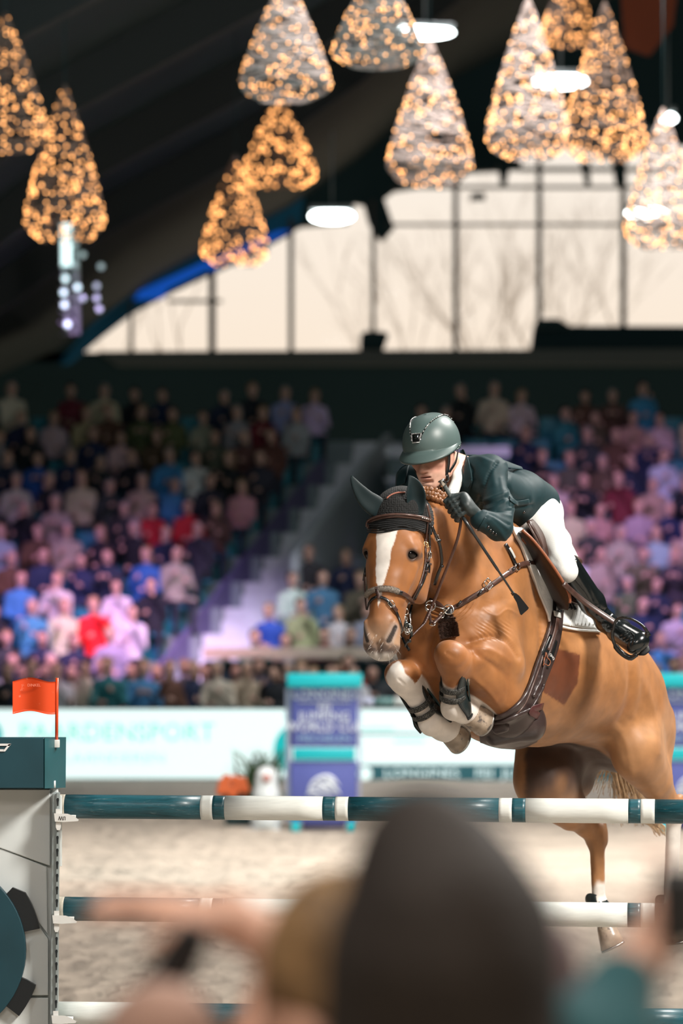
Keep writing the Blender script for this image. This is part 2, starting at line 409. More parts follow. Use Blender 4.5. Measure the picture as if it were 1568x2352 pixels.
# tiers: one stepped body each side of the stairs
def tier(name, i, x0, x1, m_=conc):
    m = MB(); y = rowy(i); z = rowz(i); m.box(((x0+x1)/2, y+DY/2, z/2), (x1-x0, DY, z)); return struct(m.build(name, m_, smooth=False))
for i in range(NR+1):
    ya = rowy(i)+DY/2; tier('trim_%d' % (2*i+1), i, -13, aisle_x(ya)-AW, dark if i > 20 else conc); tier('trim_%d' % (2*i+2), i, aisle_x(ya)+AW, 13)
stairs = struct(empty('trim_60', (aisle_x(54), 54, .3)))
for i in range(NR+1):
    for k in (0, 1):
        y = rowy(i)+k*DY/2; m = MB(); z = rowz(i)-.0+(-.21 if k == 0 else 0); c = aisle_x(y+.2); m.box((c, y+DY/4, z/2), (2*AW+.1, DY/2-.012, z)); m.build('stair_step', stepm, stairs, smooth=False)
# front parapet behind the boards
m = MB(); m.box((0, 53.6, .5), (26, .12, 1.0)); struct(m.build('trim_61', dark, smooth=False))
# stair walls on the right of the aisle and the entrance block
wallm = mat('grey_green_wall', (.085, .13, .125), .7, var=.1, vscale=2)
greyr = mat('light_grey_rail', (.42, .45, .47), .6)
m = MB()
V = []; F = []
def stairwall(i0, i1, off, h, th, m_, name):
    V = []
    for i in (i0, i1):
        y = rowy(i); x = aisle_x(y)+off
        for dx in (0, th):
            for z in (0, rowz(i)+h): V.append((x+dx, y, z))
    return struct(meshobj(name, V, [(0, 1, 3, 2), (4, 6, 7, 5), (0, 4, 5, 1), (2, 3, 7, 6), (1, 5, 7, 3), (0, 2, 6, 4)], m_, smooth=False))
stairwall(4.2, 9.3, .80, 1.15, .12, greyr, 'trim_62'); stairwall(-.3, 11, -.78, .10, .06, mat('violet_side', (.14, .12, .26), .6), 'trim_63')
yb = rowy(5.2); xb = aisle_x(rowy(9))+.9; m = MB(); m.box((xb+.95, yb+1.6, 2.4), (1.9, 3.2, 3.25+1.55)); struct(m.build('trim_64', wallm, smooth=False))
m = MB(); m.box((xb+.95, yb+.0, 4.90), (2.0, .10, .16)); m.box((xb+.95, yb-.02, 4.45), (2.0, .05, .06)); struct(m.build('trim_65', greyr, smooth=False))
# wooden front ledge of the box seats
m = MB(); m.box(((P(480, 0, 54)[0]+P(860, 0, 54)[0])/2+.3, 54.0, P(0, 1500, 54)[2]), (3.2, .28, .16), None, .01); struct(m.build('trim_66', mat('pale_wood', (.62, .50, .40), .6), smooth=False))
m = MB(); m.box(((P(480, 0, 54)[0]+P(860, 0, 54)[0])/2+.3, 54.1, 1.25), (3.2, .1, .72)); struct(m.build('trim_67', dark, smooth=False))
m = MB(); m.box((P(70, 0, 66)[0]-.2, 64.6, P(0, 1050, 64.6)[2]), (1.6, .1, .38)); struct(m.build('trim_68', mat('lilac_panel', (.20, .20, .30), .7), smooth=False))
# rear wall with the big window
WY = 70.0
def wp(px, py, dy=0): return P(px, py, WY)+np.array([0, dy, 0])
def wallpoly(name, poly, th=.3, m_=dark, y0=0, par=None, st=True):
    m = MB(); m.prism(poly, lambda x, y: wp(x, y)*np.array([1, 1, 1])+np.array([0, y0, 0]), lambda x, y: wp(x, y)+np.array([0, y0+th, 0])); o = m.build(name, m_, par, smooth=False)
    if st: struct(o)
    return o
wallpoly('wall_back', [(-2400, 812), (1218, 808), (1226, 748), (4000, 756), (4000, 1800), (-2400, 1800)])
UP1 = [(-2400, -900), (4000, -900), (4000, 770), (2010, 770), (2010, 330), (1560, 332), (1400, 360), (1325, 335), (1240, 333), (1200, 352), (1196, 388), (1140, 392), (1050, 396), (1000, 425), (905, 438), (882, 455), (905, 522), (880, 552), (866, 545), (846, 512), (835, 470), (812, 466), (800, 512), (690, 520), (560, 590), (480, 625), (390, 668), (300, 712), (215, 780), (150, 832), (-2400, 830)]
from mathutils.geometry import tessellate_polygon
tri = tessellate_polygon([[Vector((x, y, 0)) for x, y in UP1]])
V = [wp(x, y) for x, y in UP1]+[wp(x, y, .3) for x, y in UP1]; n = len(UP1)
struct(meshobj('wall_gable', V, [tuple(t) for t in tri]+[tuple(i+n for i in t[::-1]) for t in tri]+[(k, (k+1) % n, n+(k+1) % n, n+k) for k in range(n)], dark, smooth=False))
win = struct(empty('window_1', wp(800, 600)))
mull = mat('dark_mullion', (.03, .028, .025), .6)
for (x, w, t0, b) in ((301, 8, 690, 812), (487, 16, 600, 808), (668, 12, 500, 808), (857, 10, 460, 808), (1046, 12, 380, 808), (1238, 12, 325, 750), (1431, 13, 330, 750), (1625, 13, 330, 750), (1818, 13, 330, 750)):
    wallpoly('mullion', [(x-w/2, t0), (x+w/2, t0), (x+w/2, b), (x-w/2, b)], .12, mull, -.06, win, False)
for (y, h, x0, x1) in ((516, 6, 880, 2010), (430, 7, 900, 2010), (389, 10, 1190, 2010), (692, 7, 385, 510)):
    wallpoly('transom', [(x0, y-h/2), (x1, y-h/2), (x1, y+h/2), (x0, y+h/2)], .12, mull, -.05, win, False)
glass = mat('window_glass', (.9, .92, .92), .0, alpha=.03)
xs = [150, 301, 487, 668, 857, 1046, 1238, 1431, 1625, 1818, 2010]
for a, b in zip(xs[:-1], xs[1:]): wallpoly('pane', [(a, 330), (b, 330), (b, 810), (a, 810)], .01, glass, .16, win, False)
# roof steel in front of the window
for k, poly in enumerate(([(1140, 380), (1170, 380), (1160, 432), (1148, 432)], [(1330, 380), (1350, 380), (1352, 430), (1342, 430)], [(1400, 370), (1432, 370), (1430, 432), (1412, 432)], [(1035, 385), (1048, 385), (1052, 432), (1043, 432)], [(1080, 450), (1110, 450), (1112, 464), (1078, 464)], [(1224, 760), (1226, 745), (1240, 737), (1280, 737), (1300, 750), (1310, 760)], [(826, 806), (828, 770), (845, 764), (880, 766), (892, 772), (880, 806)])):
    wallpoly('trim_%d' % (70+k), poly, .3, dark, -.5)
blue = mat('blue_painted_glow', (.0, .05, .22), .5, emit=(.0, .035, .22), estr=1.6)  # blue light on the roof-line band put in as emission
blue2 = mat('teal_painted_glow', (.0, .05, .09), .7, emit=(.0, .012, .022), estr=.9)  # teal light on the roof underside put in as faint emission
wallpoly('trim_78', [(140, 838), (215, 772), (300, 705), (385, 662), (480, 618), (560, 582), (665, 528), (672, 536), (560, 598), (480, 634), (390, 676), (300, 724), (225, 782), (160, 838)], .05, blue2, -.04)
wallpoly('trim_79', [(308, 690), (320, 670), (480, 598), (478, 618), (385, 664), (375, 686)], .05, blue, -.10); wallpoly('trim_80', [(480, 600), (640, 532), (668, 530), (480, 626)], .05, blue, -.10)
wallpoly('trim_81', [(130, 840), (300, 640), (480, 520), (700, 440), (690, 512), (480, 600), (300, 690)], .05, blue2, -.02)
# ledge below the window
for k, (x0, x1, y0, y1) in enumerate(((230, 1700, 812, 842),)):
    wallpoly('trim_82', [(x0, y0), (x1, y0-6), (x1, y1), (x0+40, y1)], .5, mat('dim_ledge', (.06, .075, .075), .7), -.6)
# side walls, near wall and roof vault
prof = [(-22, -.2), (-16, 3.0), (-5.45, 7.35), (-3.6, 8.7), (-1.0, 10.1), (.3, 11.0), (2.2, 12.6), (8, 15.5), (16, 12.5), (24, 6), (24, -.2)]
V = []; 
for y in (-8, 71):
    for (x, z) in prof: V.append((x, y, z))
n = len(prof)
struct(meshobj('ceiling', V, [(i, i+1, n+i+1, n+i) for i in range(n-1)], darkroof, smooth=False))
struct(meshobj('wall_front', V[:n], [tuple(range(n))], dark, smooth=False))
rib = mat('dark_rafter', (.012, .014, .014), .8)
for k, y in enumerate((26, 32, 38, 44, 50, 56)):
    m = MB(); pts = [np.array([x*.995, y, z-.28]) for (x, z) in prof[1:-2]]
    for a, b in zip(pts[:-1], pts[1:]): m.prism([(0, -.22), (.0, .22)], lambda u, v, a=a: a, lambda u, v, a=a: a) if 0 else None
    V = []
    for p in pts:
        for (dy, dz) in ((-.15, -.3), (.15, -.3), (.15, .3), (-.15, .3)): V.append(p+np.array([0, dy, dz]))
    F = [(i*4+q, i*4+(q+1) % 4, (i+1)*4+(q+1) % 4, (i+1)*4+q) for i in range(len(pts)-1) for q in range(4)]+[(3, 2, 1, 0), tuple((len(pts)-1)*4+q for q in range(4))]
    struct(meshobj('trim_%d' % (83+k), V, F, rib, smooth=False))
org = mat('orange_roof_cloth', (.20, .035, .008), .8)
m = MB(); m.prism([(1420, -60), (1560, -60), (1545, 60), (1490, 130), (1435, 110)], lambda x, y: P(x, y, 48), lambda x, y: P(x, y, 48.1)); tag(m.build('roof_banner', org, smooth=False), 'dull orange cloth hanging under the roof at the top right', 'banner')
# bare trees outside the window
barkm = mat('bare_branch', (.30, .22, .15), .9)
def bare_tree(cx, py0, h, seed, label):
    rr = random.Random(seed); m = MB(); base = wp(cx, 812)+np.array([0, 16, 0]); base[0] *= 86/70; base[2] = -.2
    def grow(p, d, L, r, dep):
        q = p+d*L; m.tube([p, (p+q)/2+np.array([rr.uniform(-.03, .03)*L, 0, 0]), q], [r, r*.85, r*.65], 5)
        if dep == 0: return
        for _ in range(2 if dep > 2 else 3):
            grow(q-(q-p)*rr.uniform(0, .3), unit(d+np.array([rr.uniform(-.55, .55), rr.uniform(-.5, .5), rr.uniform(-.1, .4)])), L*rr.uniform(.6, .8), r*.6, dep-1)
    grow(base, np.array([0, 0, 1.]), h*.42, .06, 6); tag(m.build('bare_tree', barkm), label, 'tree')
for k, (cx, h, lb) in enumerate(((380, 10.2, 'bare tree outside the lower left window panes'), (920, 11.0, 'bare tree outside the pane left of the middle mullion'), (1000, 10.5, 'thin bare tree just left of the middle mullion'), (1170, 12.6, 'tallest dark bare tree behind the pane above the rider'), (1330, 11.2, 'bare tree outside the pane right of the tallest tree'), (1510, 11.0, 'bare tree outside the rightmost pane'))):
    bare_tree(cx, 812, h, 10+k, lb)
# ---------------------------------------------------------------- lit fixtures under the roof
lampm = mat('lamp_glow', (1, 1, 1), .4, emit=(.90, 1.0, 1.0), estr=14); casem = mat('lamp_case', (.3, .32, .32), .5)
for k, (px, py, d, w, h, rot, lb) in enumerate(((47, 515, 57, .62, .20, 0, 'white lamp at the far left edge beside the light cone'), (762, 497, 57, .70, .22, 0, 'white lamp just above the pale window, left of centre'), (975, 75, 50, .82, .17, .05, 'white lamp at the top beside the light cones'), (1287, 187, 50, .74, .20, 0, 'white lamp between the two large light cones'), (1485, 490, 54, .62, .17, 0, 'white lamp in front of the right window'), (1533, 272, 54, .26, .14, -.6, 'small tilted white lamp near the top right corner'))):
    t = empty('ceiling_lamp', P(px, py, d), lb, 'lamp'); c = P(px, py, d); R_ = Matrix.Rotation(rot, 3, 'Y')
    m = MB(); m.box(c+UP*h*.55, (w*.98, .34, h*.35), R_, .02); m.build('lamp_case', casem, t)
    m = MB(); m.ball(c, .5, 10, (w, .3, h)); m.build('lamp_glass', lampm, t)
    m = MB(); m.tube([c+UP*h*.6, c+UP*(h*.6+1.2)], .012, 5); m.build('lamp_rod', casem, t)
# light cones
bulbm = mat('fairy_bulb', (1, .6, .3), .4, emit=(1.0, .42, .13), estr=5.0); twigm = mat('wicker_twigs', (.20, .14, .115), .8, var=.3, vscale=8); wiret = mat('white_twigs', (.36, .29, .27), .7)
def cone(px, top, bot, wpx, d, white, label, seed, nb=300):
    rr = random.Random(seed); s = FPX/d; T = P(px, top, d); Hh = (bot-top)/s; Rm = wpx/2/s*.97
    def rad(t): return Rm*((.35*math.sin(min(1, t/.84)*math.pi/2)+.65*(t/.84)**.95) if t < .84 else (1-((t-.84)/.16)**2*.55)) if t < .995 else Rm*.4
    t_ = empty('light_cone', T, label, 'light decoration')
    m = MB()
    for k in range(12):
        a = 2*math.pi*k/12; m.tube([T+np.array([rad(u)*math.cos(a), rad(u)*math.sin(a), -u*Hh]) for u in np.linspace(0.01, .99, 12)], .006, 3)
    for u in (.2, .4, .6, .8, .95): ring(m, T-UP*u*Hh, UP, rad(u), .006, 20)
    tag(m.build('wire_frame', twigm, t_), kind='stuff')
    m = MB()
    for k in range(150 if white else 90):
        u0 = rr.uniform(.1, .97); a0 = rr.uniform(0, 6.28); tilt = rr.uniform(-.16, .16); n_ = 9; L_ = rr.uniform(.8, 2.2)
        m.tube([T+np.array([rad(min(.98, max(.02, u0+tilt*q/8)))*math.cos(a0+L_*q/8)*1.0, rad(min(.98, max(.02, u0+tilt*q/8)))*math.sin(a0+L_*q/8), -min(.98, max(.02, u0+tilt*q/8))*Hh]) for q in range(n_)], .010 if white else .007, 3)
    tag(m.build('wicker', wiret if white else twigm, t_), kind='stuff')
    m = MB(); R = .0125*s and 3.0/s
    for k in range(nb):
        u = 1-(rr.random()**.62)*.97 if False else math.sqrt(rr.uniform(.002, 1.0))*.98; a = rr.uniform(0, 6.28)
        c = T+np.array([rad(u)*1.01*math.cos(a), rad(u)*1.01*math.sin(a), -u*Hh]); m.add([c+np.array(v)*R for v in ((1, 0, 0), (-1, 0, 0), (0, 1, 0), (0, -1, 0), (0, 0, 1), (0, 0, -1))], [(0, 2, 4), (2, 1, 4), (1, 3, 4), (3, 0, 4), (2, 0, 5), (1, 2, 5), (3, 1, 5), (0, 3, 5)])
    tag(m.build('fairy_bulbs', bulbm, t_), kind='stuff')
    m = MB(); m.tube([T-UP*.02, T+UP*1.6], .006, 4); m.build('hanging_cable', dark, t_)
CN = [(12, 25, 352, 200, 36, 0, 'light cone cut by the left edge of the picture', 240), (148, 190, 560, 190, 38, 0, 'tall light cone above the leftmost lamp', 300), (401, 42, 207, 118, 52, 0, 'smallest light cone, alone on the dark roof', 120), (655, -60, 236, 218, 32, 1, 'light cone with pale twigs, top centre left', 190),
    (641, 215, 434, 176, 44, 0, 'light cone hanging directly under the pale one', 260), (540, 350, 614, 160, 46, 0, 'lowest light cone touching the window top edge', 230), (867, -90, 156, 216, 30, 1, 'light cone cut by the top edge left of the top lamp', 190), (987, 85, 432, 204, 37, 1, 'pale twig light cone above the dark roof gusset', 200),
    (1212, -10, 370, 200, 36, 1, 'large light cone left of the middle lamp', 290), (1305, -90, 108, 130, 48, 0, 'light cone whose lower tip shows between the two large cones', 130), (1388, 0, 376, 196, 38, 0, 'large light cone right of the middle lamp', 320), (1522, 245, 575, 180, 36, 1, 'light cone hanging in front of the right window', 260)]
for k, (px, t, b, w, d, wh, lb, nb) in enumerate(CN): cone(px, t, b, w, d, wh, lb, 40+k, nb)
# lattice tower with small lamps at the left
tw = empty('lamp_tower', P(185, 640, 52), 'metal lattice tower with small lamps under the left light cone', 'truss'); alu = mat('aluminium_truss', (.5, .55, .55), .4, metal=.6)
m = MB()
for (dx, dy) in ((-.3, 0), (-.08, 0), (-.3, .3), (-.08, .3)): m.tube([P(185, 500, 52)+np.array([dx, dy, 0]), P(185, 765, 52)+np.array([dx*.6, dy, 0])], .028, 6)
for k in range(10): z0 = P(0, 505+26*k, 52)[2]; x0 = P(185, 0, 52)[0]; m.tube([(x0-.3, 52, z0), (x0-.08, 52, z0-.16)], .016, 4); m.tube([(x0-.08, 52, z0-.16), (x0-.3, 52.3, z0-.16)], .016, 4)
m.build('lattice', alu, tw)
dotm = mat('tower_lamp', (.8, .95, .95), .4, emit=(.55, .75, .75), estr=2.2); dot2 = mat('tower_lamp_dim', (.8, .95, .95), .4, emit=(.3, .42, .42), estr=.8)
m = MB(); m.box(P(152, 560, 51.9), (.14, .06, .62)); m.build('lit_panel', dotm, tw)  # no lamp itself: lamplight on the panel put in as emission
for (x, y, q) in ((150, 640, 0), (146, 672, 0), (148, 700, 0), (155, 745, 0), (172, 608, 1), (190, 585, 1), (178, 660, 0), (190, 685, 1), (222, 657, 1), (222, 685, 1), (228, 710, 1), (172, 560, 1), (232, 612, 1)):
    MB().ball(P(x, y, 51.8), .045, 6).build('small_lamp', dot2 if q else dotm, tw)
# ---------------------------------------------------------------- LED boards around the arena
BY = 51.0
ledm = mat('led_white', (.3, .3, .3), .5, emit=(.76, .95, .92), estr=1.08)
def led_nodes(m):
    N = m.node_tree.nodes; L = m.node_tree.links
ledt = mat('led_mint', (.1, .3, .28), .5, emit=(.22, .74, .62), estr=.95); ledg = mat('led_grey_green', (.1, .3, .28), .5, emit=(.42, .66, .64), estr=1); ledk = mat('led_petrol', (.02, .05, .06), .5, emit=(.012, .085, .10), estr=1); ledc = mat('led_teal', (.0, .2, .2), .5, emit=(.0, .42, .42), estr=1)
def board(label, x0, x1, bands):
    t = empty('led_board', P((x0+x1)/2, 1790, BY), label, 'board')
    m = MB(); m.box(((P(x0, 0, BY)[0]+P(x1, 0, BY)[0])/2, BY+.10, .495), (P(x1, 0, BY)[0]-P(x0, 0, BY)[0], .16, .99)); m.build('cabinet', dark, t, smooth=False)
    for (y0, y1, mm) in bands:
        m = MB(); a, b = P(x0+1, y0, BY), P(x1-1, y1, BY); m.box(((a[0]+b[0])/2, BY, (a[2]+b[2])/2), (b[0]-a[0], .03, a[2]-b[2])); m.build('screen', mm, t, smooth=False)
    return t
b1 = board('white LED board with pale mint lettering along the left of the arena', -420, 664, [(1629, 1788, ledm)])
textmesh('PAARDENSPORT', .36, .004, P(268, 1684, BY-.02), facing((0, -1, 0)), ledt, b1, sx=1.02); textmesh('VLAANDEREN', .20, .004, P(250, 1742, BY-.02), facing((0, -1, 0)), ledg, b1, sx=1.25)
for (cx, cy, rr_) in ((690, 1722, 62), (-40, 1690, 46)):
    m = MB(); n = 40; m.prism([(cx+rr_*math.cos(t), cy+rr_*math.sin(t)) for t in np.linspace(0, 6.283, n, endpoint=False) if cx < 600 or cx+rr_*math.cos(t) < 664] if cx < 600 else [(664, cy-56)]+[(cx+rr_*math.cos(t), cy+rr_*math.sin(t)) for t in np.linspace(-math.pi*.62, -math.pi*1.38, 18)]+[(664, cy+56)], lambda x, y: P(x, y, BY-.022), lambda x, y: P(x, y, BY-.016)); m.build('teal_disc', ledc, b1, smooth=False)
b2 = board('LED board showing stacked white and petrol bands, behind the forelegs', 668, 1500, [(1629, 1683, ledm), (1683, 1688, ledk), (1688, 1756, ledm), (1757, 1797, ledk)])
for (x, tx) in ((968, 'LONGINES'), (1112, 'FEI'), (1225, 'JUMPING')): textmesh(tx, .19, .004, P(x, 1777, BY-.02), facing((0, -1, 0)), ledm, b2, sx=1.15)
for (x0, x1, mm, y0, y1) in ((828, 905, ledt, 1672, 1676), (905, 975, ledt, 1700, 1704), (1010, 1100, ledt, 1690, 1693)):
    m = MB(); a, b = P(x0, y0, BY-.02), P(x1, y1, BY-.02); m.box((a+b)/2, (b[0]-a[0], .01, abs(a[2]-b[2]))); m.build('led_line', mm, b2, smooth=False)
m = MB(); m.ball(P(838, 1777, BY-.02), .10, 8, (1, .1, 1)); m.build('led_dot', ledm, b2)
b3 = board('white LED board beyond the purple wing at the right edge', 1504, 2200, [(1629, 1788, ledm)])
# purple jump wings in the distance
purp = mat('purple_panel', (.085, .095, .33), .5, var=.05); cyan = mat('turquoise_panel', (.0, .42, .47), .45); gr = mat('lilac_grey_panel', (.42, .44, .58), .5); wtx = mat('panel_white', (.75, .76, .82), .5); wtx2 = mat('panel_pale_blue', (.30, .45, .62), .5)
def far_wing(cx, d, label):
    s = FPX/d; t = empty('jump_wing', P(cx, 1905, d), label, 'jump stand'); f = facing((0, -1, 0))
    def bx(nm, x0, y0, x1, y1, m_, dep=.12, off=0): m = MB(); a, b = P(cx+x0, y0, d), P(cx+x1, y1, d); m.box(((a[0]+b[0])/2, d+off+dep/2, (a[2]+b[2])/2), (b[0]-a[0], dep, a[2]-b[2]), None, .008); return m.build(nm, m_, t)
    bx('cap', -86, 1547, 87, 1578, cyan, .3, -.1); bx('upper_panel', -76, 1579, 76, 1716, purp); bx('side_post', -90, 1580, -78, 1890, gr, .1, .1); bx('side_post', 78, 1580, 84, 1890, gr, .1, .1)
    bx('stripe', -72, 1719, 70, 1746, cyan, .16, -.02); bx('lower_panel', -78, 1748, 75, 1890, purp)
    for x in (-66, 62): bx('foot', x-10, 1888, x+10, 1908, cyan, .5, -.2)
    bx('foot_beam', -50, 1890, 48, 1902, mat('dark_purple', (.03, .025, .10), .6), .2)
    for (y, tx, sz, m_, sx) in ((1595, 'LONGINES', .15, wtx, .95), (1626, 'FEI', .11, wtx, 1.1), (1646, 'JUMPING', .13, wtx, 1.05), (1670, 'WORLD CUP', .15, wtx, .95), (1697, 'MECHELEN', .10, wtx2, 1.15)):
        textmesh(tx, sz, .003, P(cx, y, d-.012), f, m_, t, sx=sx)
    bx('white_rule', -60, 1611, 60, 1613, wtx, .02, -.02)
    # galloping horse emblem made of curved strokes
    m = MB()
    for q in ([(-38, 1822), (-30, 1800), (-12, 1786), (8, 1782), (22, 1790), (34, 1806)], [(-12, 1786), (-2, 1796), (10, 1800), (26, 1812), (36, 1826)], [(-34, 1812), (-18, 1806), (-6, 1812), (6, 1822), (24, 1826)], [(-42, 1826), (-26, 1818), (-14, 1826), (-4, 1834)], [(0, 1784), (12, 1792), (28, 1798)], [(-20, 1796), (0, 1806), (18, 1810), (30, 1820)]):
        m.tube([P(cx+x, y, d-.012) for x, y in resample(q, 14)], [.006+.012*math.sin(math.pi*k/13) for k in range(14)], 6)
    m.build('horse_emblem', wtx, t)
    return t
far_wing(745, 39.0, 'purple and turquoise jump wing with white lettering left of the horse'); far_wing(1592, 39.0, 'purple and turquoise jump wing at the right edge behind the rump')
t = empty('far_pole', P(890, 1612, 40), 'distant pole in grey-green and white beside the purple wing', 'pole')
for (x0, x1, m_, nm) in ((832, 858, gr, 'pole_band'), (858, 905, mat('grey_green_paint', (.10, .20, .20), .5), 'pole_band'), (905, 955, wm_ if 'wm_' in globals() else mat('soft_white', (.6, .62, .6), .5), 'white_band'), (955, 1010, MATS['grey_green_paint'], 'pole_band'), (1010, 1500, MATS['soft_white'], 'white_band')):
    m = MB(); m.tube([P(x0, 1612, 40), P(x1, 1612, 40)], .05, 12); m.build(nm, m_, t)
m = MB(); m.box(P(1506, 1612, 40), (.05, .08, 3.0)); 
# planter, palm and white ornament
d = 40.0
pot = empty('potted_plant', P(560, 1912, d), 'dark planter with palm fronds and orange flowers on the sand', 'plant')
m = MB(); a = P(548, 1912, d); hgt = .42; V = []
for (z, w) in ((0, .13), (hgt, .18), (hgt, .15), (hgt-.08, .15)):
    for (sx, sy) in ((-1, -1), (1, -1), (1, 1), (-1, 1)): V.append(a+np.array([sx*w, sy*w, z]))
meshobj('pot', V, [(3, 2, 1, 0)]+[(j*4+q, j*4+(q+1) % 4, (j+1)*4+(q+1) % 4, (j+1)*4+q) for j in range(3) for q in range(4)]+[(12, 13, 14, 15)], mat('dark_green_pot', (.02, .045, .045), .6), pot, smooth=False)
leafm = mat('palm_leaf', (.045, .085, .030), .6, var=.4, vscale=6); rr = random.Random(9); m = MB()
for k in range(95):
    b = P(rr.uniform(545, 640), 1850+rr.uniform(-10, 20), d+rr.uniform(-.15, .2)); e = P(rr.uniform(505, 660), rr.uniform(1718, 1835), d+rr.uniform(-.4, .4)); mid = (b+e)/2+UP*.10
    q = resample([b, mid, e], 8); strap(m, q, np.tile([0, -.8, .6], (8, 1)), [.01, .02, .028, .03, .028, .022, .014, .004], .004)
tag(m.build('foliage', leafm, pot), kind='stuff')
for k, (x, y) in enumerate(((512, 1800), (524, 1812), (540, 1792), (548, 1808), (535, 1822), (556, 1796), (520, 1790), (508, 1816), (562, 1812))):
    m = MB(); c = P(x, y, d-.3); m.ball(c, .035, 6)
    for q in range(6): a_ = q*1.047; m.ball(c+np.array([math.cos(a_)*.035, -.01, math.sin(a_)*.035]), .026, 5)
    m.build('flower', mat('orange_flower', (.72, .14, .035), .6), pot)
orn = empty('white_ornament', P(612, 1918, 39.2), 'white rounded garden ornament with a reddish front beside the planter', 'ornament'); wo = mat('ornament_white', (.70, .70, .70), .6)
sd = SDF(); c = P(612, 1909, 39.2); sd.seg(c+UP*.12, c+UP*.33, .17, .15, (1, 0, 0), .05); sd.seg(c+UP*.42, c+UP*.58, .14, .12, (1, 0, 0), .06); sV, sF = sculpt(sd, c-.3, c+np.array([.3, .3, .85]), .02); meshobj('figure_body', sV, sF, wo, orn)
m = MB(); m.ball(c+UP*.57+np.array([0, -.11, 0]), .05, 7); m.build('reddish_front', mat('soft_red', (.55, .25, .22), .6), orn)
m = MB(); m.box(P(600, 1912, 39.2), (.42, .3, .09), None, .02); m.build('base', wo, orn)
# ---------------------------------------------------------------- spectators and seats
topm = bpy.data.materials.new('spectator_top'); topm.use_nodes = True
_b = topm.node_tree.nodes['Principled BSDF']; _b.inputs['Roughness'].default_value = .8; _oi = topm.node_tree.nodes.new('ShaderNodeObjectInfo'); topm.node_tree.links.new(_oi.outputs['Color'], _b.inputs['Base Color'])
legm = mat('spectator_trousers', (.02, .025, .04), .8); skm = mat('spectator_skin', (.62, .37, .28), .55)
def person_mesh(kind, seed):
    rr = random.Random(seed); S = SDF(); lean = rr.uniform(-.04, .12)
    if kind == 'sit':
        hip = np.array([0, .05, .50]); ch = np.array([rr.uniform(-.03, .03), .05-lean, .95])
        S.seg(hip, ch, (.17, .12), (.19, .12), (1, 0, 0), .05); S.seg(ch+UP*.04+np.array([-.15, 0, 0]), ch+UP*.04+np.array([.15, 0, 0]), .075, .075, UP, .05)
        kn = [np.array([s*.11+s*rr.uniform(0, .05), -.42, .50]) for s in (-1, 1)]; an = [k+np.array([0, .06, -.44]) for k in kn]
    else:
        hip = np.array([0, 0, .92]); ch = np.array([0, -lean, 1.38])
        S.seg(hip, ch, (.16, .11), (.19, .12), (1, 0, 0), .05); S.seg(ch+UP*.04+np.array([-.15, 0, 0]), ch+UP*.04+np.array([.15, 0, 0]), .075, .075, UP, .05)
        kn = [np.array([s*.11, -.02, .48]) for s in (-1, 1)]; an = [np.array([s*.12, .02, .06]) for s in (-1, 1)]
    hd = ch+np.array([rr.uniform(-.02, .02), -.03, .31])
    S.seg(ch+UP*.08, hd-UP*.06, .055, .05, (1, 0, 0), .04); S.ball(hd, (.080, .098, .122), (1, 0, 0), k=.03); S.seg(hd+np.array([0, -.09, -.03]), hd+np.array([0, -.105, -.035]), .016, .014, (1, 0, 0), .02)
    for i, s in enumerate((-1, 1)):
        S.seg(hip+np.array([s*.09, 0, 0]), kn[i], .095, .065, (1, 0, 0), .04); S.seg(kn[i], an[i], .060, .042, (1, 0, 0), .03); S.seg(an[i], an[i]+np.array([0, -.17, -.03]), .045, .04, (1, 0, 0), .02)
        sh = ch+np.array([s*.19, 0, .03]); el = sh+np.array([s*rr.uniform(.02, .08), -rr.uniform(.02, .14), -.28]); 
        ha = ch+np.array([s*rr.uniform(.02, .12), -rr.uniform(.25, .36), rr.uniform(-.32, -.02) if rr.random() < .8 else .15]); S.seg(sh, el, .055, .045, (1, 0, 0), .03); S.seg(el, ha, .045, .035, (1, 0, 0), .02); S.ball(ha+unit(ha-el)*.05, (.035, .03, .045), k=.02)
        if i == 0: hands = [ha+unit(ha-el)*.05]
        else: hands.append(ha+unit(ha-el)*.05)
    V, F = sculpt(S, (-.45, -.75, -.05), (.45, .4, 1.95), .034, (), 1)
    me = bpy.data.meshes.new('person'); me.from_pydata(V.tolist(), [], F.tolist()); me.materials.append(topm); me.materials.append(legm); me.materials.append(skm)
    cen = V[F].mean(1); mi = np.zeros(len(F), int); mi[cen[:, 2] < hip[2]+.02] = 1; mi[(cen[:, 2] > ch[2]+.17)] = 2
    for h in hands: mi[np.linalg.norm(cen-h, axis=1) < .055] = 2
    me.polygons.foreach_set('material_index', mi.tolist()); me.polygons.foreach_set('use_smooth', [True]*len(F)); me.update()
    H2 = SDF(); H2.ball(hd+np.array([0, .022, .03]), (.088, .098, .112), (1, 0, 0)); 
    if seed % 2: H2.seg(hd+np.array([0, .06, 0]), hd+np.array([0, .07, -.16]), (.085, .045), (.09, .04), (1, 0, 0), .03)
    H2.ball(hd+np.array([0, -.085, -.035]), (.075, .06, .105), (1, 0, 0), k=.01, sub=True); hV_, hF_ = sculpt(H2, hd-.3, hd+.25, .026, (), 1)
    mh = bpy.data.meshes.new('hair'); mh.from_pydata(hV_.tolist(), [], hF_.tolist()); mh.polygons.foreach_set('use_smooth', [True]*len(hF_)); mh.update(); mh.materials.append(topm)
    return me, mh
SIT = [person_mesh('sit', k) for k in range(8)]; STD = [person_mesh('stand', 20+k) for k in range(5)]
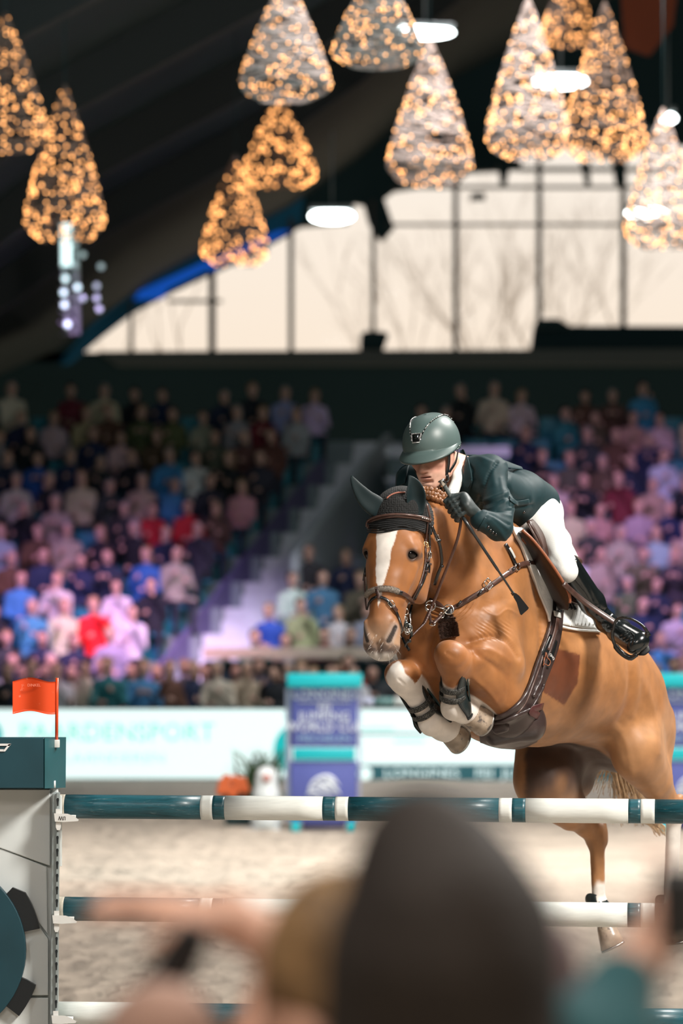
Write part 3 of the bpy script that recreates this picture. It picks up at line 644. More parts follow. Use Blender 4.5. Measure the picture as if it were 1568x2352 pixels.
TOPS = [('black', (.008, .010, .014), 10), ('navy', (.012, .022, .060), 9), ('charcoal', (.03, .032, .036), 7), ('white', (.62, .60, .62), 5), ('pale pink', (.55, .33, .38), 3), ('lilac', (.36, .26, .48), 3), ('light grey', (.34, .34, .37), 4), ('sky blue', (.06, .22, .42), 2), ('teal', (.02, .16, .17), 2), ('beige', (.42, .32, .23), 5), ('brown', (.11, .05, .03), 4), ('olive', (.09, .10, .05), 3), ('maroon', (.14, .015, .03), 2), ('bright blue', (.02, .10, .36), 1), ('cream', (.58, .50, .40), 3), ('red', (.50, .02, .025), 1)]
TB = [t for t in TOPS for _ in range(t[2])]; HAIR = [('dark', (.012, .009, .008)), ('brown', (.06, .03, .018)), ('fair', (.30, .19, .09)), ('grey', (.28, .27, .26))]
ORD = ['front', 'second', 'third', 'fourth', 'fifth', 'sixth', 'seventh', 'eighth', 'ninth', 'tenth', 'eleventh', 'twelfth', 'thirteenth', 'fourteenth', 'fifteenth', 'sixteenth', 'seventeenth', 'eighteenth']
def orn_(n): return ORD[n] if n < len(ORD) else 'end'
crr = random.Random(12)
def put_person(kind, loc, rz, top, hair, label, group, sc=1.0):
    me, mh = crr.choice(SIT if kind == 'sit' else STD)
    o = bpy.data.objects.new('person', me); COL.objects.link(o); o.location = loc; o.rotation_euler = (0, 0, rz); o.scale = (sc,)*3; o.color = (*top, 1)
    h = bpy.data.objects.new('hair', mh); COL.objects.link(h); h.parent = o; h.color = (*hair, 1); tag(o, label, 'person', group); return o
seatm = mat('turquoise_seat_plastic', (.01, .20, .27), .5)
sm = MB(); sm.box((0, 0, .42), (.44, .42, .05), None, .015); sm.box((0, .22, .62), (.44, .05, .40), Matrix.Rotation(.12, 3, 'X'), .015); sm.box((0, .08, .20), (.30, .06, .40), None, .01)
seat_proto = sm.build('stand_seat', seatm); SM = seat_proto.data; bpy.data.objects.remove(seat_proto)
used = set(); NP = 0; cand = []
for i in range(NR):
    for side in ('left', 'right'):
        y = rowy(i)+.42; ax_ = aisle_x(rowy(i)+.3)
        for k in range(30):
            x = ax_-AW-.36-.52*k if side == 'left' else ax_+AW+.36+.52*k
            px = CX+FPX*x/y
            if px < -40 or px > 1610: continue
            if side == 'right' and 4.6 < i < 9.6 and x < aisle_x(rowy(9))+3.1: continue
            py = HY-FPX*(rowz(i)+1.1-CAMZ)/y
            # behind the horse and rider nothing of the row can be seen
            if 1060 < px < 1400 and 1300 < py < 1720: continue
            if 900 < px < 1120 and 1060 < py < 1560: continue
            cand.append((i, side, k, x, y, px, py))
specials = {}
crr.shuffle(cand)
def key(c): return c[0]
seat_n = 0
for c in cand:
    i, side, k, x, y, px, py = c
    empty_p = .05 if i < 9 else .22
    if i < 2 and 330 < px < 420: empty_p = 1
    nm = f"{orn_(i)} row of {side} stand, {orn_(k)} seat from stairs" if k else f"{orn_(i)} row of {side} stand, next to stairs"
    if seat_n < 290:
        s_ = bpy.data.objects.new('stand_seat', SM); COL.objects.link(s_); s_.location = (x, y+.04, rowz(i)); tag(s_, f"turquoise plastic seat, {nm}", 'seat', 'turquoise seats of the stands'); seat_n += 1
    if crr.random() < empty_p or NP >= 268: continue
    tn, tc, _ = crr.choice(TB); hn, hc = crr.choice(HAIR)
    if abs(px-232) < 34 and abs(py-1440) < 34 and 'red' not in specials: specials['red'] = 1; tn, tc = 'bright red', (.72, .012, .02)
    tc = tuple(min(1, v*crr.uniform(.8, 1.25)) for v in tc)
    put_person('sit', (x+crr.uniform(-.05, .05), y+crr.uniform(-.04, .04), rowz(i)), crr.uniform(-.35, .35), tc, hc, f"spectator in {tn} top, {hn} hair, {nm}", 'spectators seated in the stands', crr.uniform(.93, 1.05)); NP += 1
# people standing along the front rail
front = [(-.2, 'dark'), ]
k = 0
for j_, px in enumerate(list(range(-20, 830, 31))+[860, 905, 1462, 1500, 1545]):
    y = 52.1 if j_ % 2 else 52.85; x = (px+crr.uniform(-8, 8)-CX)*y/FPX; tn, tc, _ = crr.choice([t for t in TB if t[0] not in ('lilac', 'pale pink', 'red')]); hn, hc = crr.choice(HAIR)
    st_ = crr.random() < .5
    put_person('stand' if st_ else 'sit', (x, y, -.12 if st_ else .28), crr.uniform(-.4, .4), tc, hc, f"spectator in {tn} top at arena rail, {str(k+1)}{'st' if k % 10 == 0 and k != 10 else ('nd' if k % 10 == 1 and k != 11 else ('rd' if k % 10 == 2 and k != 12 else 'th'))} from left edge", 'spectators at the arena rail', crr.uniform(.92, 1.02)); k += 1
tag(put_person('sit', P(803, 1550, 52.6)*np.array([1, 1, 0])+np.array([0, 0, .35]), .2, (.85, .06, .015), (.012, .009, .008), 'spectator in bright orange jacket just above the purple wing', None), None)
# ---------------------------------------------------------------- horse
HF = unit([-0.58, -0.815, 0]); HL = unit([0.815, -0.58, 0]); UP = np.array([0, 0, 1.])
H = SDF()
S0 = P(1045, 1455, 15.08)                      # middle of the chest
WITH = P(1112, 1262, 15.2); HIP = P(1425, 1600, 16.12); CROUP = P(1432, 1520, 16.12)
# barrel
b0 = P(1085, 1470, 15.18); b1 = P(1150, 1505, 15.38); b2 = P(1235, 1530, 15.62); b3 = P(1322, 1552, 15.84); b4 = P(1398, 1606, 16.04); b5 = P(1432, 1672, 16.18)
H.chain([b0, b1, b2, b3, b4, b5], [(.235, .36), (.265, .375), (.30, .345), (.285, .29), (.255, .235), (.22, .20)], HL, k=.05)
H.seg(WITH+HF*.02, P(1190, 1300, 15.42), (.055, .10), (.09, .12), HL, .14)
H.seg(P(1190, 1310, 15.42), P(1380, 1530, 16.0), (.12, .12), (.14, .12), HL, .14)
H.seg(P(1385, 1545, 16.02), P(1452, 1650, 16.22), (.17, .12), (.13, .11), HL, .10)
# chest and shoulders
H.ball(S0+HF*.05+UP*(-.02), (.20, .17, .24), HL, k=.08)
for sgn in (1, -1):
    sp = S0+HL*.145*sgn
    H.seg(WITH+HL*.09*sgn-UP*.06, sp+HF*.02+UP*.02, (.065, .13), (.085, .125), HL, .07)        # scapula
    H.ball(sp+HF*.075-UP*.03, (.075, .085, .10), HL, k=.05)                                     # point of shoulder
    H.ball(S0+HL*.07*sgn+HF*.15-UP*.09, (.075, .07, .12), HL, k=.05)                            # pectoral
# neck
POLL = P(930, 1165, 14.62)
nk = [P(1112, 1340, 15.2), P(1062, 1290, 15.03), P(1012, 1250, 14.86), P(968, 1205, 14.72)]
H.chain(nk, [(.15, .28), (.11, .215), (.085, .165), (.075, .12)], HL, k=.09)
H.seg(nk[1]+UP*.07, P(985, 1192, 14.76), (.05, .10), (.045, .07), HL, .06)                       # crest
H.seg(P(1022, 1340, 14.98), P(1000, 1430, 15.02), (.07, .06), (.12, .09), HL, .07)         # throat / windpipe
H.seg(P(1050, 1240, 14.93), P(1135, 1395, 15.0), (.06, .09), (.07, .10), HL, .06)                # neck muscle, near side
# head frame
HX = unit([.925, -.38, 0]); HA = unit(P(880, 1500, 14.44)-P(918, 1150, 14.58)); HX = unit(HX-HA*HX.dot(HA)); HN = np.cross(HA, HX)
if HN[1] > 0: HN = -HN
HO = P(911, 1150, 14.54)
def hp(x, a, n): return HO+HX*x+HA*a+HN*n
H.seg(hp(0, .05, -.03), hp(0, .21, -.03), (.092, .085), (.102, .095), HX, .04)
H.seg(hp(0, .02, -.07), hp(0, .09, -.16), (.085, .09), (.075, .09), HX, .06)
H.seg(hp(0, .16, .0), hp(0, .36, .022), (.084, .05), (.058, .042), HX, .04)      # forehead -> nose bone
H.seg(hp(0, .33, .022), hp(0, .50, .028), (.052, .042), (.042, .038), HX, .03)
H.seg(hp(0, .26, -.03), hp(0, .50, -.02), (.080, .072), (.059, .058), HX, .04)
for sgn in (1, -1):
    H.seg(hp(.058*sgn, .19, -.155), hp(.060*sgn, .325, -.125), (.046, .12), (.044, .115), HX, .03)  # jaw disc
    H.seg(hp(.030*sgn, .30, -.10), hp(.028*sgn, .50, -.055), (.026, .05), (.024, .028), HX, .045)     # jaw bar
    H.seg(hp(.075*sgn, .17, .012), hp(.094*sgn, .205, -.004), .020, .022, HX, .03)             # brow
    H.seg(hp(.096*sgn, .205, -.005), hp(.095*sgn, .225, -.055), .016, .014, HX, .03)
    H.seg(hp(.088*sgn, .27, -.02), hp(.060*sgn, .40, -.005), (.012, .014), (.010, .01), HX, .03)    # facial crest
    H.seg(hp(.093*sgn, .226, .014), hp(.099*sgn, .208, -.026), (.018, .0165), (.017, .012), HX, .008, sub=True)
    H.seg(hp(.086*sgn, .185, .018), hp(.101*sgn, .176, -.026), .012, .011, HX, .02)             # eye socket
    # nostril rim and opening
    H.seg(hp(.042*sgn, .52, .014), hp(.042*sgn, .59, -.006), (.030, .030), (.032, .034), HX, .03)
    H.seg(hp(.062*sgn, .527, .033), hp(.044*sgn, .580, .034), (.006, .010), (.008, .010), HX, .008, sub=True)
    H.seg(hp(.058*sgn, .510, .040), hp(.034*sgn, .572, .034), .007, .009, HX, .012)
H.seg(hp(0, .54, .0), hp(0, .615, -.012), (.056, .046), (.048, .038), HX, .03)     # upper lip
H.seg(hp(0, .565, -.06), hp(0, .618, -.056), (.038, .030), (.034, .025), HX, .02) # lower lip
H.seg(hp(-.07, .617, -.038), hp(.07, .617, -.038), .006, .006, HX, .012, sub=True) # mouth line
H.seg(hp(0, .60, .03), hp(0, .65, .015), .004, .006, HX, .02, sub=True)
# ---- fore legs
def foreleg(sp, elbow, knee, fet, past, hoof, toe, latk):
    H.seg(sp, elbow, (.085, .11), (.085, .125), HL, .06)
    H.seg(elbow+(elbow-knee)*.02, elbow+(knee-elbow)*.4, (.10, .125), (.088, .10), HL, .03)
    H.seg(elbow+(knee-elbow)*.3, elbow+(knee-elbow)*.88, (.088, .10), (.058, .058), HL, .03)
    ax = unit(fet-knee); fa = unit(knee-elbow)
    H.ball(knee, (.068, .062, .080), latk, unit(ax-fa*.3), k=.03)
    H.ball(knee+fa*.026-ax*.012, (.054, .046, .056), latk, ax, k=.03)
    H.ball(knee-fa*.035+ax*.004, (.026, .026, .034), latk, ax, k=.03)
    H.seg(knee+ax*.04, fet-ax*.035, (.047, .044), (.036, .040), latk, .035)
    H.seg(knee+ax*.05-fa*.03, fet-ax*.02-fa*.03, (.017, .018), (.022, .022), latk, .015)     # tendon
    H.ball(fet, (.047, .051, .052), latk, ax, k=.03)
    H.seg(fet, past, (.042, .044), (.046, .046), latk, .03)
    H.seg(past, past+(hoof-past)*.35, (.052, .050), (.053, .052), latk, .02)
ELL = P(1168, 1580, 15.12); KNL = P(1038, 1512, 14.78); FEL = P(1041, 1625, 14.90); PAL = P(1062, 1632, 14.95); HOL = P(1096, 1638, 15.00)
ELR = P(1032, 1590, 15.32); KNR = P(925, 1555, 14.93); FER = P(990, 1660, 15.03); PAR = P(1015, 1673, 15.08); HOR = P(1050, 1684, 15.11)
foreleg(P(1135, 1490, 14.98), ELL, KNL, FEL, PAL, HOL, None, HL)
foreleg(P(975, 1500, 15.12), ELR, KNR, FER, PAR, HOR, None, HL)
# extra muscle of the near forearm and its fold to the body
H.seg(P(1172, 1525, 14.98), P(1105, 1503, 14.86), (.055, .06), (.04, .04), HL, .05)
H.seg(P(1160, 1605, 15.0), P(1120, 1555, 14.9), (.06, .07), (.035, .045), HL, .05)
H.seg(P(1165, 1630, 15.15), P(1120, 1640, 15.2), (.09, .09), (.09, .09), HL, .07)
# ---- hind legs
def hind(hip, sti, hock, fet, past, lat):
    H.seg(hip, sti, (.125, .20), (.095, .145), HL, .08)
    H.seg(sti, sti+(hock-sti)*.5, (.095, .135), (.062, .085), HL, .06)
    H.seg(sti+(hock-sti)*.4, hock, (.06, .078), (.036, .044), HL, .04)
    ax = unit(fet-hock); bk = -HF
    H.ball(hock, (.040, .052, .06), HL, ax, k=.03)
    H.seg(hock+bk*.045-ax*.055, hock+bk*.03+ax*.02, (.018, .02), (.02, .022), HL, .03)
    H.seg(hock+ax*.03, fet-ax*.03, (.032, .036), (.026, .030), HL, .03)
    H.seg(hock+ax*.04+bk*.028, fet-ax*.02+bk*.024, .014, .018, HL, .015)
    H.ball(fet, (.036, .042, .042), HL, ax, k=.03)
    H.seg(fet, past, (.031, .033), (.040, .040), HL, .03)
HKL = P(1548, 1862, 16.12); FTL = P(1537, 2085, 16.2); PSL = P(1552, 2112, 16.18)
HKR = P(1370, 1922, 16.22); FTR = P(1374, 2082, 16.24); PSR = P(1390, 2122, 16.22)
STL = P(1462, 1725, 15.86); STR = P(1252, 1800, 15.93)
hind(P(1448, 1650, 16.04), STL, HKL, FTL, PSL, HL)
hind(P(1312, 1680, 16.24), STR, HKR, FTR, PSR, HL)
H.seg(P(1478, 1660, 16.14), P(1498, 1770, 16.12), (.085, .12), (.075, .09), HL, .08)      # near hamstring
H.seg(P(1300, 1690, 16.3), P(1320, 1800, 16.25), (.10, .14), (.07, .09), HL, .08)
H.seg(P(1400, 1600, 15.98), P(1430, 1665, 15.9), (.06, .09), (.035, .06), HL, .07)        # flank fold
H.seg(P(1240, 1690, 16.02), P(1240, 1790, 15.95), (.10, .12), (.105, .12), HL, .07)
def strokes(V):
    """sculpting strokes on the near side: grooves (negative) and ridges / veins (positive)"""
    N = vnormals(H, V); px = CX+FPX*V[:, 0]/V[:, 1]; py = HY-FPX*(V[:, 2]-CAMZ)/V[:, 1]; D = np.zeros(len(V))
    for pts, w, dep, ymax in (
        ([(1058, 1225), (1078, 1290), (1070, 1340), (1040, 1385)], 13, -.008, 15.2), ([(1100, 1270), (1125, 1330), (1118, 1390), (1090, 1440)], 16, -.006, 15.3),
        ([(1208, 1270), (1236, 1370), (1244, 1450), (1240, 1520), (1226, 1580)], 9, -.012, 15.5), ([(1080, 1474), (1130, 1462), (1165, 1474), (1190, 1510)], 6, -.009, 15.2),
        ([(1092, 1502), (1130, 1528), (1165, 1560), (1168, 1612)], 7, -.006, 15.2), ([(1085, 1487), (1130, 1495), (1170, 1520)], 6, .004, 15.2), ([(1000, 1440), (984, 1500), (1002, 1560)], 9, -.010, 15.2),
        ([(1090, 1560), (1130, 1600), (1150, 1640)], 7, .005, 15.2), ([(1446, 1500), (1449, 1570), (1441, 1620), (1424, 1660)], 9, -.010, 16.2), ([(1458, 1500), (1463, 1580), (1450, 1640)], 9, .006, 16.2),
        ([(1476, 1560), (1500, 1640), (1512, 1730)], 10, .006, 16.3), ([(1425, 1680), (1445, 1730), (1452, 1790)], 7, .004, 16.2), ([(966, 1305), (945, 1345), (928, 1388)], 6, .004, 14.9),
        ([(985, 1240), (1000, 1300), (990, 1370), (958, 1400)], 7, -.003, 14.9), ([(1024, 1498), (1042, 1510)], 3, -.004, 15), ([(915, 1560), (928, 1572)], 3, -.003, 15),
        ([(1112, 1398), (1140, 1415), (1165, 1400), (1190, 1412)], 3, .0025, 15.3), ([(1045, 1195), (1035, 1240), (1022, 1280)], 12, -.004, 15),
        ([(1180, 1330), (1195, 1400), (1190, 1470)], 14, .005, 15.4), ([(1060, 1395), (1100, 1400), (1150, 1380)], 12, -.004, 15.3), ([(1340, 1880), (1352, 1925), (1360, 2000)], 5, -.004, 16.5), ([(1382, 1900), (1385, 1980), (1383, 2050)], 4, .003, 16.5)):
        q = resample(pts, 24); d = np.full(len(V), 1e9)
        lo = q.min(0)-3*w; hi = q.max(0)+3*w; m = np.nonzero((px > lo[0]) & (px < hi[0]) & (py > lo[1]) & (py < hi[1]) & (V[:, 1] < ymax) & (N[:, 1] < .3))[0]
        if len(m) == 0: continue
        dm = np.sqrt(((px[m, None]-q[None, :, 0])**2+(py[m, None]-q[None, :, 1])**2)).min(1); D[m] += dep*np.exp(-(dm/w)**2)*np.clip(-N[m, 1]*1.6+.2, 0, 1)
    # loose skin: folded rings at the throat and above the lifted forearm
    rr = np.hypot(px-1015, (py-1345)*1.05)+3*np.sin(px/17); a = sstep(52, 66, rr)*sstep(100, 86, rr)*sstep(1365, 1395, py)*sstep(975, 990, px)*(V[:, 1] < 15.12)
    D += .0032*a*np.sin(rr*2*np.pi/9.5)
    u = (px-1100)*.62-(py-1470)*.80+2*np.sin(py/9); a = sstep(1085, 1110, px)*sstep(1180, 1160, px)*sstep(1420, 1440, py)*sstep(1478, 1466, py)*(V[:, 1] < 15.2)
    D += .0016*a*np.sin(u*2*np.pi/8.5)
    D += .0013*noise3(V, 30, 21)+.0006*noise3(V, 80, 22)*(V[:, 1] > 14.7)
    return V+N*D[:, None]
def horse_mesh():
    lo = (-.05, 14.2, .85); hi = (1.72, 16.9, 2.95)
    hb = np.array([hp(x, a, n) for x in (-.13, .13) for a in (-.02, .63) for n in (-.2, .08)])
    kn = np.array([KNL, FEL, HOL, KNR, FER, HOR])
    V, F = sculpt(H, lo, hi, .0095, [(hb.min(0), hb.max(0), .0042), (kn.min(0)-.07, kn.max(0)+.08, .0055), ((.36, 14.72, 2.13), (.78, 15.12, 2.36), .0046)])
    V = strokes(V)
    N = vnormals(H, V); px = CX+FPX*V[:, 0]/V[:, 1]; py = HY-FPX*(V[:, 2]-CAMZ)/V[:, 1]
    # coat colours (coat markings, and shade painted on the inner thighs)
    n1 = noise3(V, 55, 1); n2 = noise3(V, 14, 2); n3 = noise3(V, 130, 3)
    base = np.array([.35, .145, .046]); C = base[None, :]*(1+.10*n2[:, None]+.05*n1[:, None])
    def blend(w, c):
        nonlocal C
        w = np.clip(w, 0, 1)[:, None]; C = C*(1-w)+np.array(c)[None, :]*w
    n5 = noise3(V*np.array([1, 1, .45]), 26, 7); n6 = noise3(V, 7, 8)
    blend(.40*sstep(-.1, .9, n2), (.46, .225, .09)); blend(.6*sstep(.05, .8, n5)*sstep(-.6, .3, n6), (.27, .092, .024))
    blend(.55*sstep(.0, .8, n6)*(V[:, 1] < 15.6), (.24, .082, .022))
    # neck and shoulder a little redder and deeper, belly and flank paler
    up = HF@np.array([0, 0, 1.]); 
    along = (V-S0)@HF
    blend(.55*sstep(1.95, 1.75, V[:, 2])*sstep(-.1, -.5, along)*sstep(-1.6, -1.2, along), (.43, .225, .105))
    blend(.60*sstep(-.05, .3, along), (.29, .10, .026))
    W_ = (.80, .74, .68)
    d = V-HO; hx = d@HX; ha = d@HA; hn = d@HN; head = (ha > .0) & (ha < .70) & (hn > -.26) & (np.abs(hx) < .16) & (V[:, 1] < 14.9)
    # blaze
    cx_ = np.interp(ha, [.12, .2, .3, .37, .45], [-.006, -.004, -.006, -.003, -.002]); wd = np.interp(ha, [.12, .17, .22, .30, .355, .37, .41, .45], [.046, .043, .033, .029, .018, .009, .007, .0])
    e = wd+.0035*n1+.0015*n3-np.abs(hx-cx_)
    blend(head*(hn > -.03)*sstep(-.0015, .0025, e)*(ha < .458), W_)
    # muzzle grey-pink skin, pale cream above it
    mz = sstep(.46, .58, ha+.02*n1)*head
    blend(.75*mz, (.45, .30, .20)); mz2 = sstep(.575, .62, ha+.018*n1-.2*np.abs(hx))*head
    blend(.85*mz2, (.13, .095, .08)); blend(.9*sstep(.615, .64, ha+.008*n3)*head, (.62, .58, .54))
    for sgn in (1, -1):
        a0 = hp(.062*sgn, .527, .033); b0_ = hp(.044*sgn, .580, .034); t_ = np.clip(((V-a0)@(b0_-a0))/((b0_-a0)@(b0_-a0)), 0, 1); r = np.linalg.norm(V-a0-np.outer(t_, b0_-a0), axis=1)
        blend(.5*sstep(.028, .012, r)*head, (.42, .36, .33)); blend(.96*sstep(.0135, .0095, r)*head, (.02, .016, .016))
        a0 = hp(.093*sgn, .226, .014); b0_ = hp(.099*sgn, .208, -.026); t_ = np.clip(((V-a0)@(b0_-a0))/((b0_-a0)@(b0_-a0)), 0, 1); r = np.linalg.norm(V-a0-np.outer(t_, b0_-a0), axis=1)
        blend(.9*sstep(.034, .021, r+.003*n1)*head, (.03, .018, .014))
    blend(.75*sstep(.585, .60, ha)*sstep(.632, .618, ha)*sstep(.0, .35, n3+.3)*head*(hn > -.03), (.07, .05, .045))
    blend(.5*sstep(.06, .10, np.abs(hx))*sstep(.30, .24, ha)*sstep(.1, .2, ha)*head*(hn < -.06), (.36, .15, .045))
    # legs
    def along_leg(a, b): ax = b-a; L = np.linalg.norm(ax); t = (V-a)@(ax/L); r = np.linalg.norm(V-a-np.outer(t, ax/L), axis=1); return t/L, r
    t, r = along_leg(KNR, FER); leg = sstep(.078, .066, r)
    blend(leg*sstep(-.26, -.12, t+.10*n1+.35*((V-KNR)@HL < -9))*(t > .10)*(t < 1.6), W_)
    blend(sstep(1.5, -2, polydist([(885, 1556), (890, 1541), (901, 1525), (915, 1517), (924, 1528), (931, 1547), (942, 1556), (952, 1568), (960, 1600), (900, 1600)], px, py)+n3)*(V[:, 1] < 15.1), W_)
    t, r = along_leg(KNL, FEL); leg = (r < .068)
    blend(leg*sstep(.40, .50, t+.08*n1)*(t < 1.6), W_)
    blend(leg*.35*sstep(-.15, .3, t)*sstep(.45, .3, t), (.36, .14, .035))
    for (fe, pa, ho) in ((FEL, PAL, HOL), (FER, PAR, HOR)):
        t, r = along_leg(fe, ho); blend(sstep(.075, .062, r)*(t > -.1)*(t < 1.4)*(V[:, 1] < 15.16), W_)
    t, r = along_leg(HKL, FTL); blend((r < .10)*sstep(.02, .14, t+.06*n1), W_)
    t, r = along_leg(HKR, FTR); leg = r < .09
    side = (V-HKR)@HL
    blend(leg*sstep(-.0, .14, t-.80+.05*n1-side*4.0-.25*sstep(.02, -.02, side)+.33), W_)
    blend(leg*sstep(.03, .0, np.abs(t-.02+side*3+.18))*sstep(.0, -.02, side)*sstep(0, .5, n1+.3), W_)
    # inner thighs: grey skin, with the shade between the legs painted in
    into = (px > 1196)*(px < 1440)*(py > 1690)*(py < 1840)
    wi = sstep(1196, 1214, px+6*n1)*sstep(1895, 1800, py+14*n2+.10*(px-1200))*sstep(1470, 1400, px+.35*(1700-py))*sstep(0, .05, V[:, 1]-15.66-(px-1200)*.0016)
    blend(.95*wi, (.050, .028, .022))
    # clipped square left on the near flank (darker long hair)
    pd = polydist([(1275, 1487), (1331, 1504), (1326, 1568), (1295, 1620), (1236, 1582)], px, py)
    blend(.97*sstep(2.0, -1.5, pd+1.2*n3)*(N[:, 1] < .2)*(V[:, 1] < 15.9), (.125, .030, .008))
    return V, F, C
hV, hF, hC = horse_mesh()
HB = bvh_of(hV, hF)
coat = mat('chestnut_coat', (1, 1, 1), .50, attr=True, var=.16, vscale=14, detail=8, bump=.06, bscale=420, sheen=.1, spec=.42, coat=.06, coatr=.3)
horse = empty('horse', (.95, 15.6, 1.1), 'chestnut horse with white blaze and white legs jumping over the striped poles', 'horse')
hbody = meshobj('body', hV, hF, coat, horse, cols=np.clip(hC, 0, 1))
# eyes
eyem = mat('horse_eye', (.008, .006, .006), .06, spec=.5)
for sgn in (1, -1):
    MB().ball(hp(.081*sgn, .217, -.006), .029, 16).build('eye', eyem, horse)
# hooves: tapering horn with a shod sole
hornm = mat('hoof_horn', (.42, .33, .25), .38, var=.35, vscale=18, var2=(.12, .10, .09), v2scale=22, v2lo=.55, v2hi=.62, coat=.3)
steel = mat('shoe_steel', (.45, .44, .42), .35, metal=1, bump=.1)
def hoof(base, tip, front, rb=.043, rt=.062):
    ax = unit(tip-base); f = unit(front-ax*np.dot(front, ax)); s = np.cross(ax, f); L = np.linalg.norm(tip-base); V = []; F = []; n = 22
    prof = [(-.10, .86, .0), (.0, 1.0, 0), (.05, 1.0, .05), (.5, 1.0, .5), (1, 1.0, 1.0), (1.0, .90, 1.0), (.92, .72, .95), (.95, .12, .95)]
    for (a, k, w) in prof:
        r = (rb+(rt-rb)*w)*k
        for i in range(n):
            t = 2*math.pi*i/n; fo = math.cos(t); u = f*(fo*(1.0 if fo > 0 else .80)*r+w*.012)+s*math.sin(t)*r*.93
            V.append(base+ax*(L*a*(1.0 if fo > -.2 else (1+.1*w)))+u)
    for j in range(len(prof)-1):
        for i in range(n): F.append((j*n+i, j*n+(i+1) % n, (j+1)*n+(i+1) % n, (j+1)*n+i))
    F.append(tuple(range(n))[::-1]); F.append(tuple((len(prof)-1)*n+i for i in range(n)))
    o = meshobj('hoof', V, F, hornm, horse)
    m = MB(); pts = []
    for t in np.linspace(-2.3, 2.3, 24):
        fo = math.cos(t); pts.append(tip+ax*.006+f*(fo*(1.0 if fo > 0 else .80)*(rt-.008)+.012)+s*math.sin(t)*(rt-.008)*.93)
    m.tube(pts, .010, 6, flat=.7, up=ax); m.build('horseshoe', steel, o)
hoof(P(1074, 1636, 14.965), P(1106, 1648, 15.02), UP*-1.0+np.array([.25, -.3, 0]), .052, .066)
hoof(P(1027, 1676, 15.09), P(1054, 1692, 15.14), -UP*1.0+np.array([-.1, -.35, 0]), .050, .062)
hoof(PSL, P(1560, 2158, 16.18), HF)
hoof(PSR+(PSR-FTR)*.1, P(1413, 2170, 16.21), np.array([-.9, -.5, .1]), .045, .062)
# mane braid on the crest
hairm = mat('mane_hair', (.21, .080, .024), .5, var=.35, vscale=45, stretch=(1, 1, 1), bump=.2, bscale=160)
mane = MB(); cr = resample([(968, 1130), (985, 1131), (1002, 1136), (1018, 1143), (1034, 1154), (1052, 1166)], 17)
rm_ = random.Random(2)
for i, q in enumerate(cr):
    hit, nn_ = cast(HB, q[0], q[1]+16); y = (hit[1] if hit is not None else 14.8)+.012
    for s2 in (0, 1, 2):
        c = P(q[0]+rm_.uniform(-2, 2), q[1]-7+9*s2, y-.010*s2)
        tw = 1 if (i+s2) % 2 else -1; d = unit([tw*.7, -.3, .6]); mane.tube([c-d*.014, c-d*.005+np.array([0, -.006, 0]), c+d*.005+np.array([0, -.006, 0]), c+d*.014], [.005, .0105, .0105, .005], 7)
for i in range(50):
    q = cr[rm_.randrange(17)]; c = P(q[0]+rm_.uniform(-4, 4), q[1]-12, 14.85); d = unit([rm_.uniform(-.4, 1), 0, rm_.uniform(.1, 1)]); mane.tube([c-UP*.02, c+d*.01, c+d*rm_.uniform(.015, .035)], [.0012, .001, .0004], 3)
tag(mane.build('mane', hairm, horse), kind='stuff')
# tail strands swinging behind the hind legs
tailm = mat('tail_hair', (.62, .43, .26), .4, var=.3, vscale=60)
tl = MB(); r_ = random.Random(3)
for i in range(230):
    u = r_.random(); a = P(1385+22*u+8*r_.random(), 1700+14*r_.random(), 16.55+.06*r_.random()); ex = 1402+96*u**.9+r_.uniform(-8, 8); ey = 1838+r_.uniform(-25, 62)
    if r_.random() < .16: ex = 1330+60*r_.random(); ey = 1770+70*r_.random()
    e = P(ex, ey, 16.72+.1*r_.random()); mid = (a+e)/2+np.array([r_.uniform(-.03, .02)+.02, 0, r_.uniform(-.02, .02)-.0])
    q = resample([a, mid, e+np.array([r_.uniform(-.01, .02), 0, 0])], 9); tl.tube(q, [r_.uniform(.0018, .0034)*(1-.5*k/8) for k in range(9)], 3)
tl.tube(resample([P(1440, 1560, 16.50), P(1420, 1640, 16.58), P(1396, 1712, 16.58)], 8), [.05, .05, .045, .04, .035, .03, .025, .015], 10)
for i in range(60):
    a = P(1470+40*r_.random(), 1890, 16.7); e = P(1500+32*r_.random(), 1898+24*r_.random(), 16.72); tl.tube(resample([a, (a+e)/2+np.array([0, 0, .01]), e], 5), .002, 3)
tag(tl.build('tail', tailm, horse), kind='stuff')
# whiskers on the muzzle
wk = MB()
for i in range(30):
    q = (r_.uniform(842, 925), r_.uniform(1450, 1516)); p, n = cast(HB, *q)
    if p is None: continue
    d = unit(n*.8+np.array([(q[0]-880)/60, 0, -.7])+np.array([r_.uniform(-.3, .3) for _ in range(3)])); L = r_.uniform(.010, .028); wk.tube([p, p+d*L*.5, p+d*L-UP*.004], [.0005, .0004, .0002], 3)
tag(wk.build('whiskers', mat('whisker', (.7, .66, .6), .5), horse), kind='stuff')
